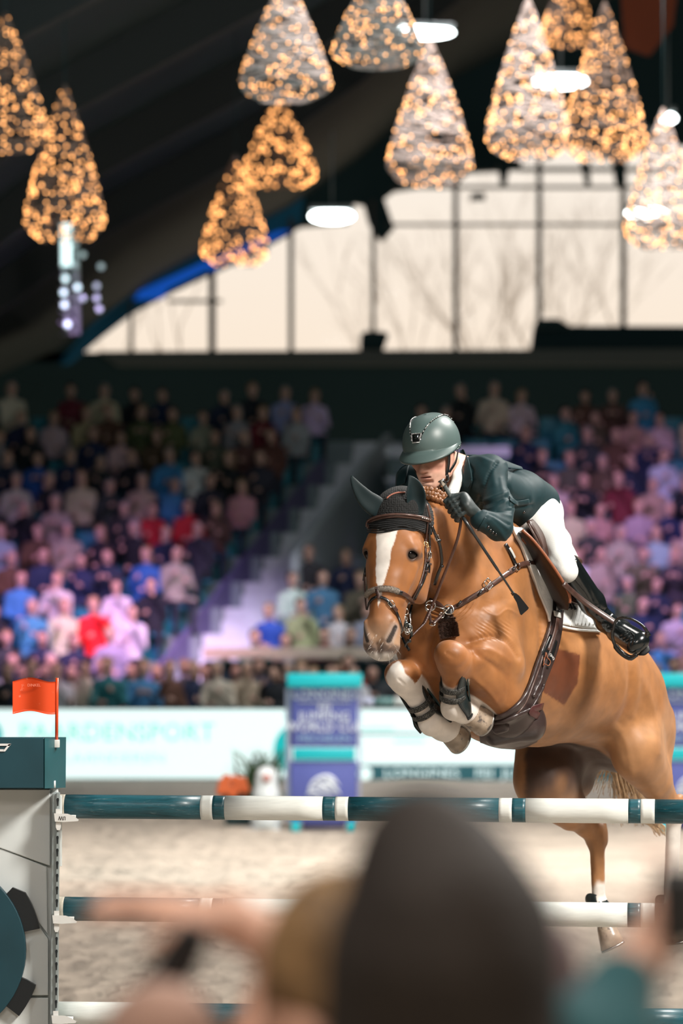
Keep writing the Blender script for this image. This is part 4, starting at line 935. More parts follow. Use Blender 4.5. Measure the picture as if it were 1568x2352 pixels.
# ---------------------------------------------------------------- tack
leather = mat('brown_leather', (.055, .024, .017), .34, var=.25, vscale=40, coat=.35, coatr=.25, bump=.12, bscale=300)
leather_mid = mat('worn_brown_leather', (.085, .042, .032), .36, var=.2, vscale=60, coat=.3, bump=.1, bscale=300)
leather_tan = mat('tan_leather', (.30, .10, .045), .3, coat=.5, coatr=.15)
blackl = mat('black_leather', (.010, .011, .012), .25, coat=.45, coatr=.15, bump=.06, bscale=250)
silver = mat('silver_metal', (.72, .72, .70), .18, metal=1)
brass = mat('brass_metal', (.85, .58, .25), .25, metal=1)
def bonnetf(X, Y, Z):
    d = H(X, Y, Z); X = X-HO[0]; Y = Y-HO[1]; Z = Z-HO[2]
    a = X*HA[0]+Y*HA[1]+Z*HA[2]; n = X*HN[0]+Y*HN[1]+Z*HN[2]; x = X*HX[0]+Y*HX[1]+Z*HX[2]
    low = .128+.012*np.cos(x*38)-.15*np.clip(-n-.02, 0, .2)
    return np.maximum(np.maximum(d-.0075, a-low), np.maximum(-n-.17, np.abs(x)-.118))
bb = np.array([hp(x, a, n) for x in (-.14, .14) for a in (-.06, .16) for n in (-.21, .08)])
bV, bF = sculpt(bonnetf, bb.min(0), bb.max(0), .0048)
knit = mat('black_crochet_knit', (.014, .016, .017), .8, sheen=.05)
def knit_nodes(m):
    N = m.node_tree.nodes; L = m.node_tree.links; b = N['Principled BSDF']; tc = N.new('ShaderNodeTexCoord')
    v = N.new('ShaderNodeTexVoronoi'); v.inputs['Scale'].default_value = 135; v.inputs['Randomness'].default_value = .35
    L.new(tc.outputs['Object'], v.inputs['Vector']); bp = N.new('ShaderNodeBump'); bp.invert = True; bp.inputs['Distance'].default_value = .006; bp.inputs['Strength'].default_value = .9
    L.new(v.outputs['Distance'], bp.inputs['Height']); L.new(bp.outputs[0], b.inputs['Normal'])
    cr = N.new('ShaderNodeValToRGB'); cr.color_ramp.elements[0].color = (.010, .012, .012, 1); cr.color_ramp.elements[1].color = (.003, .003, .003, 1); cr.color_ramp.elements[1].position = .65
    L.new(v.outputs['Distance'], cr.inputs[0]); L.new(cr.outputs[0], b.inputs['Base Color'])
knit_nodes(knit)
bonnet = empty('ear_bonnet', P(920, 1190, 14.5), "black crocheted ear bonnet with smooth ear covers on the horse's poll", 'bonnet')
meshobj('crochet_cap', bV, bF, knit, bonnet)
cap_bvh = bvh_of(bV, bF)
HEADB = bvh_of(np.vstack([hV, bV]), np.vstack([hF, bF+len(hV)]))
# ribbed border of the bonnet
m = MB()
for j in range(7):
    p, n = cast_line(HEADB, [(843, 1222-4.6*j), (866, 1224-4.6*j), (890, 1221-4.4*j), (925, 1215-3.8*j), (950, 1219-4*j), (975, 1213-4.4*j)], 40, .0015, 2)
    m.tube(p, .0032, 6)
m.build('ribbed_border', mat('black_yarn', (.012, .013, .014), .75, bump=.5, bscale=500), bonnet)
earm = mat('ear_cover_cloth', (.004, .014, .0165), .55, sheen=.02, spec=.3, bump=.05, bscale=500)
def ear(pts, ws, bs, side, dent):
    sp = resample([tuple(p)+(w, b) for p, w, b in zip(pts, ws, bs)], 28); V = []; n = 28
    for i in range(28):
        c = sp[i, :3]; w, b = sp[i, 3:]; t = unit(sp[min(i+1, 27), :3]-sp[max(i-1, 0), :3]); s = np.array(side, float); s = unit(s-t*s.dot(t)); q = np.cross(t, s); q = q if q[1] < 0 else -q
        for k in range(n):
            a = 2*math.pi*k/n; x = math.cos(a); y = math.sin(a); f = y*b*(1.0 if y < 0 else 1.0)
            if y > 0: f = b*(y*(.55)-dent*math.sin(math.pi*min(1, i/25))*(1-x*x)**1.0+.25*abs(x)**2*y)
            V.append(c+s*x*w+q*f)
    F = [(i*n+k, i*n+(k+1) % n, (i+1)*n+(k+1) % n, (i+1)*n+k) for i in range(27) for k in range(n)]+[tuple(range(n))[::-1], tuple(27*n+k for k in range(n))]
    return meshobj('ear_cover', V, F, earm, bonnet)
ear([P(880, 1180, 14.53), P(862, 1163, 14.51), P(840, 1145, 14.5), P(822, 1122, 14.49), P(811, 1103, 14.49), P(807, 1092, 14.49)], [.034, .042, .036, .024, .012, .002], [.030, .032, .026, .018, .010, .002], (.7, .1, .7), .25)
ear([P(957, 1182, 14.50), P(955, 1160, 14.485), P(955, 1136, 14.475), P(951, 1116, 14.475), P(944, 1101, 14.475), P(938, 1092, 14.475)], [.026, .037, .039, .030, .016, .002], [.028, .030, .024, .018, .010, .002], (1, .15, 0), 1.25)
m = MB(); p, n = cast_line(HEADB, [(888, 1146), (898, 1138), (912, 1133), (930, 1132)], 14, .003); m.tube(p, .003, 6); m.build('poll_cord', mat('pink_cord', (.42, .16, .11), .6), bonnet)
# ---- bridle
bridle = empty('bridle', P(930, 1300, 14.45), 'dark brown leather bridle with sheepskin noseband on the chestnut head', 'bridle')
def lay(name, pts, w, t, m_, par, n=26, off=.002, bv=None, sm=3):
    mb = MB(); p, nn = cast_line(bv or HEADB, pts, n, off, sm); strap(mb, p, nn, w, t); return mb.build(name, m_, par)
bbm = MB(); p, nn = cast_line(HEADB, [(848, 1214), (851, 1200), (872, 1190), (907, 1185), (945, 1187), (970, 1191), (983, 1195)], 34, .003, 3)
strap(bbm, p, nn, .020, .007); bbm.build('browband', leather, bridle)
bbm = MB(); bbm.tube(p+nn*.009+UP*.003, .0045, 8); bbm.build('browband_roll', leather_mid, bridle)
bbm = MB()
for k in range(5): a, b = p[28+k]+nn[28+k]*.012, p[29+k if k < 5 else 33]+nn[28+k]*.012; bbm.tube([a, (a+b)/2+nn[28]*.002, b], .0025, 6)
bbm.build('browband_clip', silver, bridle)
lay('crown_strap', [(975, 1160), (979, 1178), (983, 1196)], .016, .005, leather_mid, bridle, 10, .008)
lay('cheek_strap', [(980, 1196), (977, 1230), (975, 1256), (975, 1290), (968, 1325), (957, 1355), (944, 1378), (936, 1398)], .013, .005, leather, bridle, 34)
lay('noseband_strap', [(984, 1200), (983, 1235), (984, 1268), (979, 1298), (971, 1330), (958, 1358), (950, 1375)], .011, .005, blackl, bridle, 30, .004)
lay('throat_lash', [(984, 1208), (992, 1226), (1002, 1246), (1007, 1268), (1009, 1292), (1003, 1318), (998, 1336)], .013, .006, blackl, bridle, 26, .012)
for (x, y) in ((1000, 1238), (1009, 1296)):
    q, n_ = cast(HEADB, x, y)
    m = MB(); m.box(q+n_*.018, (.016, .008, .010)); m.build('keeper', blackl, bridle)
def buckle(x, y, w, h, ang, par, m_=silver, bv=None, off=.010):
    q, n_ = cast(bv or HEADB, x, y)
    if q is None: q = P(x, y, 14.6); n_ = np.array([0, -1., 0])
    n_ = unit(n_*.5+np.array([0, -.5, 0])); a = np.array([math.cos(ang), 0, -math.sin(ang)]); a = unit(a-n_*a.dot(n_)); b = np.cross(n_, a); c = q+n_*off; m = MB()
    pts = [c+a*w*sx+b*h*sy for sx, sy in ((-.5, -.4), (-.4, -.5), (.4, -.5), (.5, -.4), (.5, .4), (.4, .5), (-.4, .5), (-.5, .4))]
    m.tube(pts, .0018, 6, closed=True); m.tube([c-a*w*.5, c+a*w*.4+n_*.001], .0013, 5); return m.build('buckle', m_, par)
buckle(975, 1253, .022, .018, 1.6, bridle, brass); buckle(983, 1275, .022, .018, 1.6, bridle); buckle(998, 1234, .02, .018, 1.2, bridle, off=.02); buckle(897, 1387, .024, .020, .9, bridle)
for (x, y) in ((977, 1288), (980, 1296), (973, 1312)):
    q, n_ = cast(HEADB, x, y); m = MB(); m.box(q+n_*.008, (.024, .008, .009), bev=.002); m.build('keeper', leather, bridle)
for xx in (974, 981): lay('strap_end', [(xx, 1292), (xx, 1304), (xx-1, 1316)], .010, .005, blackl, bridle, 8, .007)
fl = MB(); p, nn = cast_line(HEADB, [(844, 1369), (852, 1359), (872, 1353), (895, 1353), (913, 1359)], 30, .006, 2); fl.tube(p, .0105, 10)
rr_ = random.Random(5)
for i in range(1500):
    k = rr_.randrange(29); t = rr_.random(); c = p[k]*(1-t)+p[k+1]*t; th = rr_.uniform(-2.0, 2.0); d = unit(nn[k]*math.cos(th)+np.cross(nn[k], unit(p[k+1]-p[k]))*math.sin(th)+np.array([rr_.uniform(-.3, .3) for _ in range(3)])); L_ = .015
    s_ = unit(np.cross(d, [.3, .5, .8]))*.0007; b = c+d*.009; fl.add([b-s_, b+s_, c+d*L_], [(0, 1, 2)])
fl.build('sheepskin_noseband', mat('grey_sheepskin', (.27, .235, .20), .9, var=.4, vscale=220), bridle)
lay('noseband_end', [(912, 1360), (922, 1363), (934, 1371), (946, 1382)], .019, .007, leather, bridle, 12, .003)
lay('noseband_tab', [(910, 1359), (920, 1362)], .014, .007, blackl, bridle, 5, .006)
lay('noseband_loop', [(868, 1350), (869, 1360), (872, 1371), (869, 1377)], .015, .006, leather, bridle, 10, .010)
lay('flash_strap', [(868, 1371), (884, 1376), (896, 1388), (906, 1404), (914, 1423), (919, 1440), (925, 1460), (933, 1478), (942, 1494)], .012, .005, blackl, bridle, 34, .004)
lay('flash_strap', [(867, 1371), (857, 1377), (850, 1388), (846, 1402)], .012, .005, blackl, bridle, 14, .004)
lay('flash_keeper', [(900, 1393), (907, 1404)], .017, .006, leather, bridle, 6, .007)
lay('far_cheek_strap', [(841, 1322), (842, 1350), (844, 1385), (846, 1400)], .012, .006, leather, bridle, 14, .005)
m = MB(); m.tube([P(840, 1304, 14.60), P(838, 1318, 14.59), P(834, 1334, 14.59)], [.005, .006, .004], 6); m.build('strap_end', blackl, bridle)
# bit: cheek piece, ball joint, curb links
bit = MB(); by = 14.50
ring(bit, P(931, 1405, by), (.3, -1, 0), .012, .0026, 16); ring(bit, P(930, 1421, by), (.6, -1, 0), .010, .0024, 14); ring(bit, P(937, 1443, by), (.3, -1, 0), .017, .003, 18); ring(bit, P(935, 1452, by), (-.5, -1, 0), .009, .0022, 14)
bit.tube([P(928, 1404, by), P(930, 1425, by), P(934, 1442, by)], .004, 7); bit.tube([P(940, 1410, by+.01), P(943, 1430, by+.01), P(941, 1446, by)], .003, 6)
bit.tube([P(946, 1452, by+.02), P(938, 1445, by), P(925, 1440, by+.05)], .006, 8); bit.build('bit', silver, bridle)
bit = MB(); bit.ball(P(931, 1433, by-.014), .0125, 10, (1, .6, 1)); bit.tube([P(938, 1436, by), P(944, 1447, by+.01), P(945, 1462, by+.02)], .006, 7); bit.build('bit_joint', mat('dark_metal', (.07, .08, .08), .25, metal=.8), bridle)
lay('curb_strap', [(951, 1392), (947, 1410), (946, 1428), (943, 1440)], .010, .005, blackl, bridle, 10, .01)
# reins: upper part to the glove, braided part to the bit
rein = MB(); q = resample([P(1056, 1182, 14.66), P(1058, 1200, 14.66), P(1050, 1240, 14.665), P(1034, 1285, 14.68), P(1016, 1330, 14.70), P(1002, 1368, 14.72), P(991, 1393, 14.73)], 40)
strap(rein, q, np.tile([-.25, -.95, .2], (40, 1)), .0125, .004); rein.build('rein', leather_mid, bridle)
rein = MB(); base = resample([P(990, 1394, 14.73), P(981, 1416, 14.70), P(972, 1434, 14.66), P(958, 1448, 14.6), P(945, 1461, 14.53)], 60)
for ph in (0, 2.09, 4.19):
    rein.tube([b+np.array([math.sin(i*.62+ph)*.0055, math.cos(i*.62+ph)*.003, math.sin(i*.62+ph)*.0045]) for i, b in enumerate(base)], .0042, 6)
rein.build('braided_rein', leather, bridle)
m = MB(); m.box(P(1057, 1186, 14.655), (.017, .012, .011), bev=.003); m.build('rein_keeper', blackl, bridle)
m = MB(); m.tube([P(943, 1462, 14.53), P(940, 1473, 14.52), P(932, 1478, 14.52), P(930, 1486, 14.52)], .004, 6); m.tube([P(944, 1474, 14.53), P(934, 1470, 14.53)], .005, 6); m.build('curb_chain', blackl, bridle)
# ---- breastplate with martingale
bp_ = empty('breastplate', P(1120, 1380, 14.9), 'brown leather breastplate with martingale rings and fleece chest strap', 'breastplate')
lay('shoulder_strap', [(1024, 1404), (1040, 1398), (1060, 1387), (1085, 1371), (1100, 1362), (1122, 1347), (1140, 1335), (1162, 1319), (1182, 1305)], .021, .006, leather, bp_, 44, .002, HB)
lay('shoulder_strap_pad', [(1110, 1354), (1140, 1334), (1170, 1313)], .015, .003, leather_mid, bp_, 20, .008, HB)
lay('patch_label', [(1166, 1315), (1180, 1305)], .023, .003, leather_mid, bp_, 5, .009, HB)
lay('saddle_strap', [(1184, 1300), (1196, 1296), (1212, 1294), (1230, 1297), (1240, 1302)], .020, .007, leather_mid, bp_, 20, .012, HB)
lay('wither_strap', [(1183, 1302), (1176, 1286), (1168, 1268), (1158, 1250)], .017, .006, blackl, bp_, 16, .004, HB)
lay('elastic_strap', [(1177, 1283), (1172, 1272), (1165, 1260)], .013, .003, mat('silver_elastic', (.5, .5, .47), .5), bp_, 10, .011, HB)
lay('martingale_strap', [(1020, 1400), (1010, 1390), (1000, 1384), (988, 1379)], .018, .006, leather, bp_, 12, .006, HB)
for (x, y, r_q, par) in ((1183, 1303, .014, bp_),):
    q, n_ = cast(HB, x, y); m = MB(); ring(m, q+n_*.012, n_, r_q, .0028); m.build('ring', silver, par)
def dbuckle(x, y, par, s=1.0):
    q, n_ = cast(HB, x, y); a = unit(P(1180, 1305, 15)-P(1100, 1362, 15)); a = unit(a-n_*a.dot(n_)); b = np.cross(n_, a); c = q+n_*.012; m = MB()
    pts = [c+a*.018*s*math.cos(t)*(1.0 if math.cos(t) > 0 else .7)+b*.017*s*(1 if abs(math.sin(t)) > .6 else abs(math.sin(t))/.6)*np.sign(math.sin(t)) for t in np.linspace(0, 2*math.pi, 20, endpoint=False)]
    m.tube(pts, .0026, 6, closed=True); m.tube([c-a*.012, c+a*.016+n_*.002], .0018, 5); return m.build('buckle', silver, par)
dbuckle(1116, 1343, bp_, 1.15); dbuckle(1219, 1299, bp_, .8)
for (x, y) in ((1099, 1363), (1056, 1389), (1206, 1294), (1172, 1311)):
    q, n_ = cast(HB, x, y); m = MB(); m.tube([q+n_*.011+unit([.55, 0, .8])*.014, q+n_*.0145, q+n_*.011-unit([.55, 0, .8])*.014], .005, 6); m.build('keeper', blackl, bp_)
m = MB(); c = P(988, 1391, 14.76); ring(m, c, (.2, -1, .15), .020, .0032, 24); ring(m, P(985, 1397, 14.77), (.6, -1, .3), .016, .0026, 20); m.build('martingale_ring', silver, bp_)
m = MB(); ring(m, P(1030, 1400, 14.8), (.1, -1, .3), .020, .0026, 20); m.build('snap_ring', silver, bp_); m = MB(); ring(m, P(993, 1432, 14.75), (0, -.8, .7), .012, .0024, 16); m.build('fork_ring', silver, bp_); m = MB(); ring(m, P(1014, 1413, 14.8), (.5, -1, 0), .011, .0024, 16)
m.tube([P(1012, 1414, 14.79), P(1024, 1403, 14.79), P(1033, 1393, 14.79)], .0035, 6); m.tube([P(1000, 1392, 14.79), P(1014, 1397, 14.79), P(1023, 1400, 14.79)], .003, 6); m.build('clip', silver, bp_)
m = MB(); q = resample([P(986, 1408, 14.75), P(988, 1422, 14.75), P(991, 1432, 14.75)], 8); strap(m, q, np.tile([0, -1., 0], (8, 1)), .011, .005); m.build('fork_strap', leather, bp_)
m = MB(); q = resample([P(993, 1434, 14.74), P(1000, 1427, 14.75), P(1008, 1420, 14.77), P(1013, 1414, 14.79)], 10); strap(m, q, np.tile([-.3, -.9, .3], (10, 1)), .015, .006); m.build('fork_strap', leather, bp_)
lay('chest_hanger', [(1031, 1400), (1030, 1412), (1029, 1424)], .030, .006, blackl, bp_, 8, .012, HB)
def fleece(name, pts3, nn, w, t, par, m_, n_f=4200, L_=.012, seed=4):
    mb = MB(); strap(mb, pts3, nn, w, t); rr = random.Random(seed); m = len(pts3)
    for i in range(n_f):
        k = rr.randrange(m-1); u = rr.random(); c = pts3[k]*(1-u)+pts3[k+1]*u; n_ = nn[k]; tg = unit(pts3[k+1]-pts3[k]); s = np.cross(tg, n_); x = rr.uniform(-.5, .5)
        d = unit(n_*(.9 if abs(x) < .4 else .3)+s*x*2.0+tg*rr.uniform(-.2, .9)+s*rr.uniform(-.5, .5)); b = c+s*x*w+n_*t*.8; e = unit(np.cross(d, [rr.random(), rr.random(), rr.random()]))*.0016
        mb.add([b-e, b+e, b+d*L_], [(0, 1, 2)])
    return mb.build(name, m_, par)
flm = mat('brown_sheepskin', (.085, .042, .028), .85, var=.5, vscale=160)
p, nn = cast_line(HB, [(1027, 1420), (1030, 1436), (1032, 1452), (1034, 1466)], 16, .004, 4, 14.9)
fleece('fleece_chest_strap', p, nn, .066, .014, bp_, flm)
q = resample([P(1062, 1548, 14.98), P(1072, 1575, 15.0), P(1085, 1600, 15.05), P(1098, 1630, 15.1), P(1118, 1655, 15.12)], 14)
fleece('fleece_girth_strap', q, np.tile(unit([.2, -.9, -.2]), (14, 1)), .045, .012, bp_, flm, 1500, .012, 8)
# ---- saddle pad, saddle, girth
padm = mat('white_quilted_cotton', (.76, .77, .75), .8, var=.05, vscale=30, bump=.3, bscale=60, sheen=.2)
padr = empty('saddle_pad', P(1260, 1350, 15.3), 'white quilted saddle pad between the brown saddle and the horse', 'saddle pad')
V, F = patch(HB, [(1172, 1216), (1182, 1238), (1192, 1256), (1212, 1308), (1229, 1353), (1246, 1393), (1254, 1414), (1257, 1430)], [(1290, 1225), (1318, 1280), (1345, 1340), (1366, 1400), (1374, 1440), (1376, 1453)], 40, 26, .004, .014, hint=15.3)
pv = meshobj('pad_panel', V, F, padm, padr)
# quilting grid sewn on the rear corner, and the piped rim
m = MB(); rim = [(1172, 1214), (1182, 1238), (1192, 1256), (1212, 1308), (1229, 1353), (1246, 1393), (1254, 1414), (1259, 1430), (1285, 1441), (1324, 1449), (1376, 1453)]
p, nn = cast_line(HB, rim, 90, .014, 3, 15.3); m.tube(p, .0055, 8); m.build('pad_piping', padm, padr)
for k in range(9):
    m = MB(); x0 = 1306+9*k; p, nn = cast_line(HB, [(x0, 1378+4*k), (x0+2, 1408), (x0-6, 1440)], 10, .0185, 1, 15.4); m.tube(p, .0035, 6); m.build('quilted_ridge', padm, padr)
saddle = empty('saddle', P(1240, 1260, 15.4), 'dark brown close contact jumping saddle under the rider', 'saddle')
V, F = patch(HB, [(1188, 1216), (1204, 1242), (1222, 1280), (1240, 1314), (1256, 1348), (1268, 1380), (1278, 1392)], [(1240, 1215), (1262, 1252), (1292, 1300), (1312, 1335), (1322, 1360), (1322, 1385), (1312, 1402)], 30, 18, .050, .014, hint=15.25)
meshobj('saddle_flap', V, F, leather, saddle)
FA = resample([(1190, 1222), (1206, 1254), (1224, 1288), (1242, 1322), (1257, 1352), (1270, 1380), (1284, 1400)], 40); FBp = resample([(1199, 1217), (1219, 1235), (1237, 1256), (1256, 1281), (1277, 1311), (1292, 1335), (1304, 1358), (1309, 1378), (1304, 1402)], 40)
V = []; N_ = 9*40
for sh in (0, .012):
    for j in range(9):
        for i in range(40):
            q, n_ = cast(HB, *FA[i]); ya = (q[1] if q is not None else 15.2)-.035; yb_ = 15.10+.03*i/39; t = j/8; a = FA[i]*(1-t)+FBp[i]*t; V.append(P(a[0], a[1], ya+(yb_-ya)*t**.8-sh-.012*math.sin(t*math.pi)))
F = []
for j in range(8):
    for i in range(39): q = (j*40+i, j*40+i+1, (j+1)*40+i+1, (j+1)*40+i); F.append(q); F.append(tuple(x+N_ for x in q)[::-1])
rim_ = [i for i in range(40)]+[j*40+39 for j in range(1, 9)]+[8*40+i for i in range(38, -1, -1)]+[j*40 for j in range(7, 0, -1)]
for k in range(len(rim_)): a, b = rim_[k], rim_[(k+1) % len(rim_)]; F.append((b, a, a+N_, b+N_))
meshobj('knee_block', V, F, mat('dark_flap_leather', (.018, .009, .008), .42, var=.2, vscale=30, coat=.12, bump=.1, bscale=250), saddle)
m = MB(); m.tube([np.array(V[N_+8*40+i])+np.array([0, .004, 0]) for i in range(37)], .0058, 8); m.build('flap_edge', leather_tan, saddle)
m = MB(); p, nn = cast_line(HB, [(1189, 1222), (1208, 1262), (1232, 1306), (1252, 1345), (1262, 1372), (1280, 1396)], 40, .060, 4, 15.15); m.tube(p, .004, 8); m.build('flap_seam', leather_mid, saddle)
sd = SDF(); sd.seg(P(1200, 1232, 15.30), P(1232, 1262, 15.48), (.05, .04), (.12, .04), HL, .04); sd.seg(P(1232, 1268, 15.48), P(1275, 1290, 15.66), (.13, .04), (.12, .035), HL, .04); sd.seg(P(1268, 1288, 15.66), P(1288, 1284, 15.76), (.09, .035), (.06, .022), HL, .03)
sV, sF = sculpt(sd, (.55, 15.1, 2.3), (1.25, 16.0, 2.75), .009); meshobj('seat', sV, sF, leather, saddle)
q = P(1203, 1232, 15.10); sd = SDF(); sd.seg(P(1208, 1236, 15.16), P(1214, 1244, 15.15), (.022, .016), (.018, .014), (1, 0, 0), .02); sV, sF = sculpt(sd, q-.09, q+.09, .005); meshobj('pommel', sV, sF, leather_tan, saddle)
for k, (a, b) in enumerate((((1258, 1335), (1262, 1412)), ((1270, 1352), (1276, 1412)))):
    lay('billet', [a, ((a[0]+b[0])/2+2, (a[1]+b[1])/2), b], .022, .005, blackl, saddle, 16, .022, HB)
for k in range(4): lay('flap_fringe', [(1266+7*k, 1366+5*k), (1276+7*k, 1390+3*k), (1284+6*k, 1404+2*k)], .018, .005, blackl, saddle, 10, .03+.004*k, HB)
lay('elastic_keeper', [(1259, 1414), (1273, 1419)], .024, .004, mat('silver_elastic', (.5, .5, .47), .5), saddle, 6, .03, HB)
for (x, y) in ((1254, 1329), (1259, 1341), (1261, 1350)):
    q, n_ = cast(HB, x, y); m = MB(); m.ball(q+n_*.05, .004, 6); m.build('stud', silver, saddle)
girth = empty('girth', P(1230, 1580, 15.2), 'dark brown stud guard girth curving under the belly of the horse', 'girth')
GL = [(1260, 1406), (1255, 1440), (1247, 1466), (1234, 1499), (1222, 1532), (1210, 1568), (1192, 1603), (1162, 1631), (1135, 1643), (1110, 1655)]
GR = [(1286, 1406), (1282, 1449), (1274, 1487), (1259, 1532), (1244, 1568), (1232, 1602), (1227, 1632), (1222, 1660), (1190, 1690), (1130, 1690)]
V, F = patch(HB, GL, GR, 60, 14, .006, .014, hint=15.2); girthm = mat('girth_leather', (.042, .026, .024), .34, var=.12, vscale=20, coat=.25, coatr=.3, bump=.05, bscale=200)
meshobj('girth_band', V, F, girthm, girth)
# belly guard: rounded plate
def guardf():
    G = SDF(); 
    G.seg(P(1205, 1655, 15.13), P(1140, 1672, 15.05), (.22, .055), (.17, .045), HL, .04); return G
gp = MB()
V, F = patch(HB, [(1100, 1664), (1130, 1650), (1160, 1640), (1195, 1625), (1224, 1622)], [(1104, 1690), (1130, 1699), (1160, 1704), (1195, 1703), (1226, 1690)], 40, 14, .016, .016, hint=15.1)
meshobj('belly_guard', V, F, girthm, girth)
sd = SDF(); sd.seg(P(1212, 1655, 15.16), P(1130, 1676, 15.12), (.085, .075), (.07, .045), (0, 0, 1), .03); sd.ball(P(1218, 1672, 15.2), (.055, .09, .05), (1, 0, 0), k=.03)
sV, sF = sculpt(sd, (.45, 14.95, 1.68), (.98, 15.4, 2.0), .008); meshobj('belly_guard_shell', sV, sF, girthm, girth)
for (nm, pts, w, off, m_) in (('girth_seam', [(1258, 1440), (1240, 1495), (1218, 1560), (1196, 1612), (1168, 1640), (1130, 1654)], .004, .020, leather_mid), ('girth_ridge', [(1240, 1568), (1224, 1600), (1206, 1632), (1192, 1668), (1160, 1680), (1128, 1682)], .007, .022, girthm),
    ('girth_ridge', [(1268, 1450), (1250, 1510), (1232, 1560), (1214, 1600)], .010, .020, girthm)):
    m = MB(); p, nn = cast_line(HB, pts, 40, off, 3, 15.1); m.tube(p, w, 6); m.build(nm, m_, girth)
lay('girth_strap', [(1270, 1420), (1264, 1455), (1252, 1495)], .024, .006, leather_mid, girth, 16, .022, HB)
lay('girth_pocket', [(1262, 1468), (1252, 1498), (1240, 1530)], .060, .005, blackl, girth, 14, .021, HB)
m = MB(); p, nn = cast_line(HB, [(1245, 1500), (1232, 1530), (1252, 1524), (1245, 1500)], 22, .03, 0, 15.1); m.tube(p, .0022, 6); m.build('triangle_stitching', leather_tan, girth)
m = MB(); p, nn = cast_line(HB, [(1227, 1618), (1204, 1626), (1222, 1640)], 12, .034, 0, 15.1); strap(m, p, nn, .03, .004); m.build('triangle_patch', mat('maroon_leather', (.075, .022, .022), .35), girth)
sd = SDF(); sd.seg(P(1138, 1668, 15.04), P(1158, 1662, 15.02), (.035, .02), (.035, .02), UP, .01); c_ = P(1148, 1665, 15.03); sV, sF = sculpt(sd, c_-.09, c_+.09, .006); meshobj('guard_block', sV, sF, girthm, girth)
q, n_ = cast(HB, 1255, 1508); textmesh('QHQ', .015, .0006, q+n_*.031, facing(n_, unit([.7, 0, .55])), mat('white_print', (.8, .8, .78), .5), girth, 'emblem')
# ---- tendon boots
bootm = mat('black_boot_shell', (.012, .020, .021), .32, coat=.3, bump=.05, bscale=120)
bootin = mat('black_neoprene', (.012, .014, .014), .8)
lace = mat('patterned_elastic', (.012, .013, .013), .6, var2=(.12, .12, .11), v2scale=240, v2lo=.52, v2hi=.56)
def tendon_boot(knee, fet, label, rearw):
    t = empty('tendon_boot', (knee+fet)/2, label, 'horse boot')
    ax = unit(fet-knee); L = np.linalg.norm(fet-knee); back = unit(rearw-ax*rearw.dot(ax)); s = np.cross(ax, back)
    V = []; n = 20; rows = 14
    def rad(u): return .050+.014*sstep(.68, 1.0, u)-.004*math.sin(u*3.1)
    for sh in (0, 1):
        for j in range(rows+1):
            u = .22+.92*j/rows; half = 1.75-.35*math.cos(u*5)
            for i in range(n+1):
                a = half*(-1+2*i/n); r = rad(u)+(.007 if sh else 0); V.append(knee+ax*L*u+(back*math.cos(a)+s*math.sin(a))*r+back*.004)
    F = []; N_ = (rows+1)*(n+1)
    for j in range(rows):
        for i in range(n):
            q = (j*(n+1)+i, j*(n+1)+i+1, (j+1)*(n+1)+i+1, (j+1)*(n+1)+i); F.append(q); F.append(tuple(x+N_ for x in q)[::-1])
    rim = [i for i in range(n+1)]+[(j*(n+1)+n) for j in range(1, rows+1)]+[rows*(n+1)+i for i in range(n-1, -1, -1)]+[j*(n+1) for j in range(rows-1, 0, -1)]
    for k in range(len(rim)): a, b = rim[k], rim[(k+1) % len(rim)]; F.append((b, a, a+N_, b+N_))
    meshobj('boot_shell', V, F, bootm, t)
    m = MB(); m.tube([np.array(V[i+N_]) for i in rim], .004, 6, closed=True); m.build('boot_rim', bootin, t)
    for u in (.56, .74):
        m = MB(); pts = []; nn = []
        for a in np.linspace(1.2, 2*math.pi-1.2, 24):
            d = back*math.cos(a)+s*math.sin(a); pts.append(knee+ax*L*u+d*(rad(u)+.004)); nn.append(d)
        strap(m, np.array(pts), np.array(nn), .026, .005); m.build('elastic_strap', lace, t)
    # raised panels on the outer side
    for (u0, u1, a0, a1) in ((.36, .86, .45, 1.0),):
        sgn = 1 if s[0] > 0 else -1; V2 = []
        for sh in (.008, .014):
            for (u, a) in ((u0, a0), (u0, a1), (u1, a1), (u1, a0)):
                V2.append(knee+ax*L*u+(back*math.cos(a*sgn)+s*math.sin(a*sgn))*(rad(u)+sh)+back*.004)
        meshobj('boot_plate', V2, [(3, 2, 1, 0), (4, 5, 6, 7), (0, 1, 5, 4), (1, 2, 6, 5), (2, 3, 7, 6), (3, 0, 4, 7)], mat('teal_boot_plate', (.02, .05, .05), .3, coat=.4), t, smooth=False)
    for k in range(3):
        sgn = 1 if s[0] > 0 else -1; a = .25*sgn; u = .40+.14*k; c = knee+ax*L*u+(back*math.cos(a)+s*math.sin(a))*(rad(u)+.012); m = MB(); R_ = np.stack([s, back, ax], 1); m.box(c, (.03, .010, .022), R_, .002); m.build('boot_tab', bootm, t)
    return t
tendon_boot(KNL, FEL, 'black tendon boot on the near foreleg, nearer the girth guard', np.array([.55, .55, .1]))
tendon_boot(KNR, FER, 'black tendon boot with elastic straps on the white-kneed foreleg', np.array([.35, .6, -.2]))
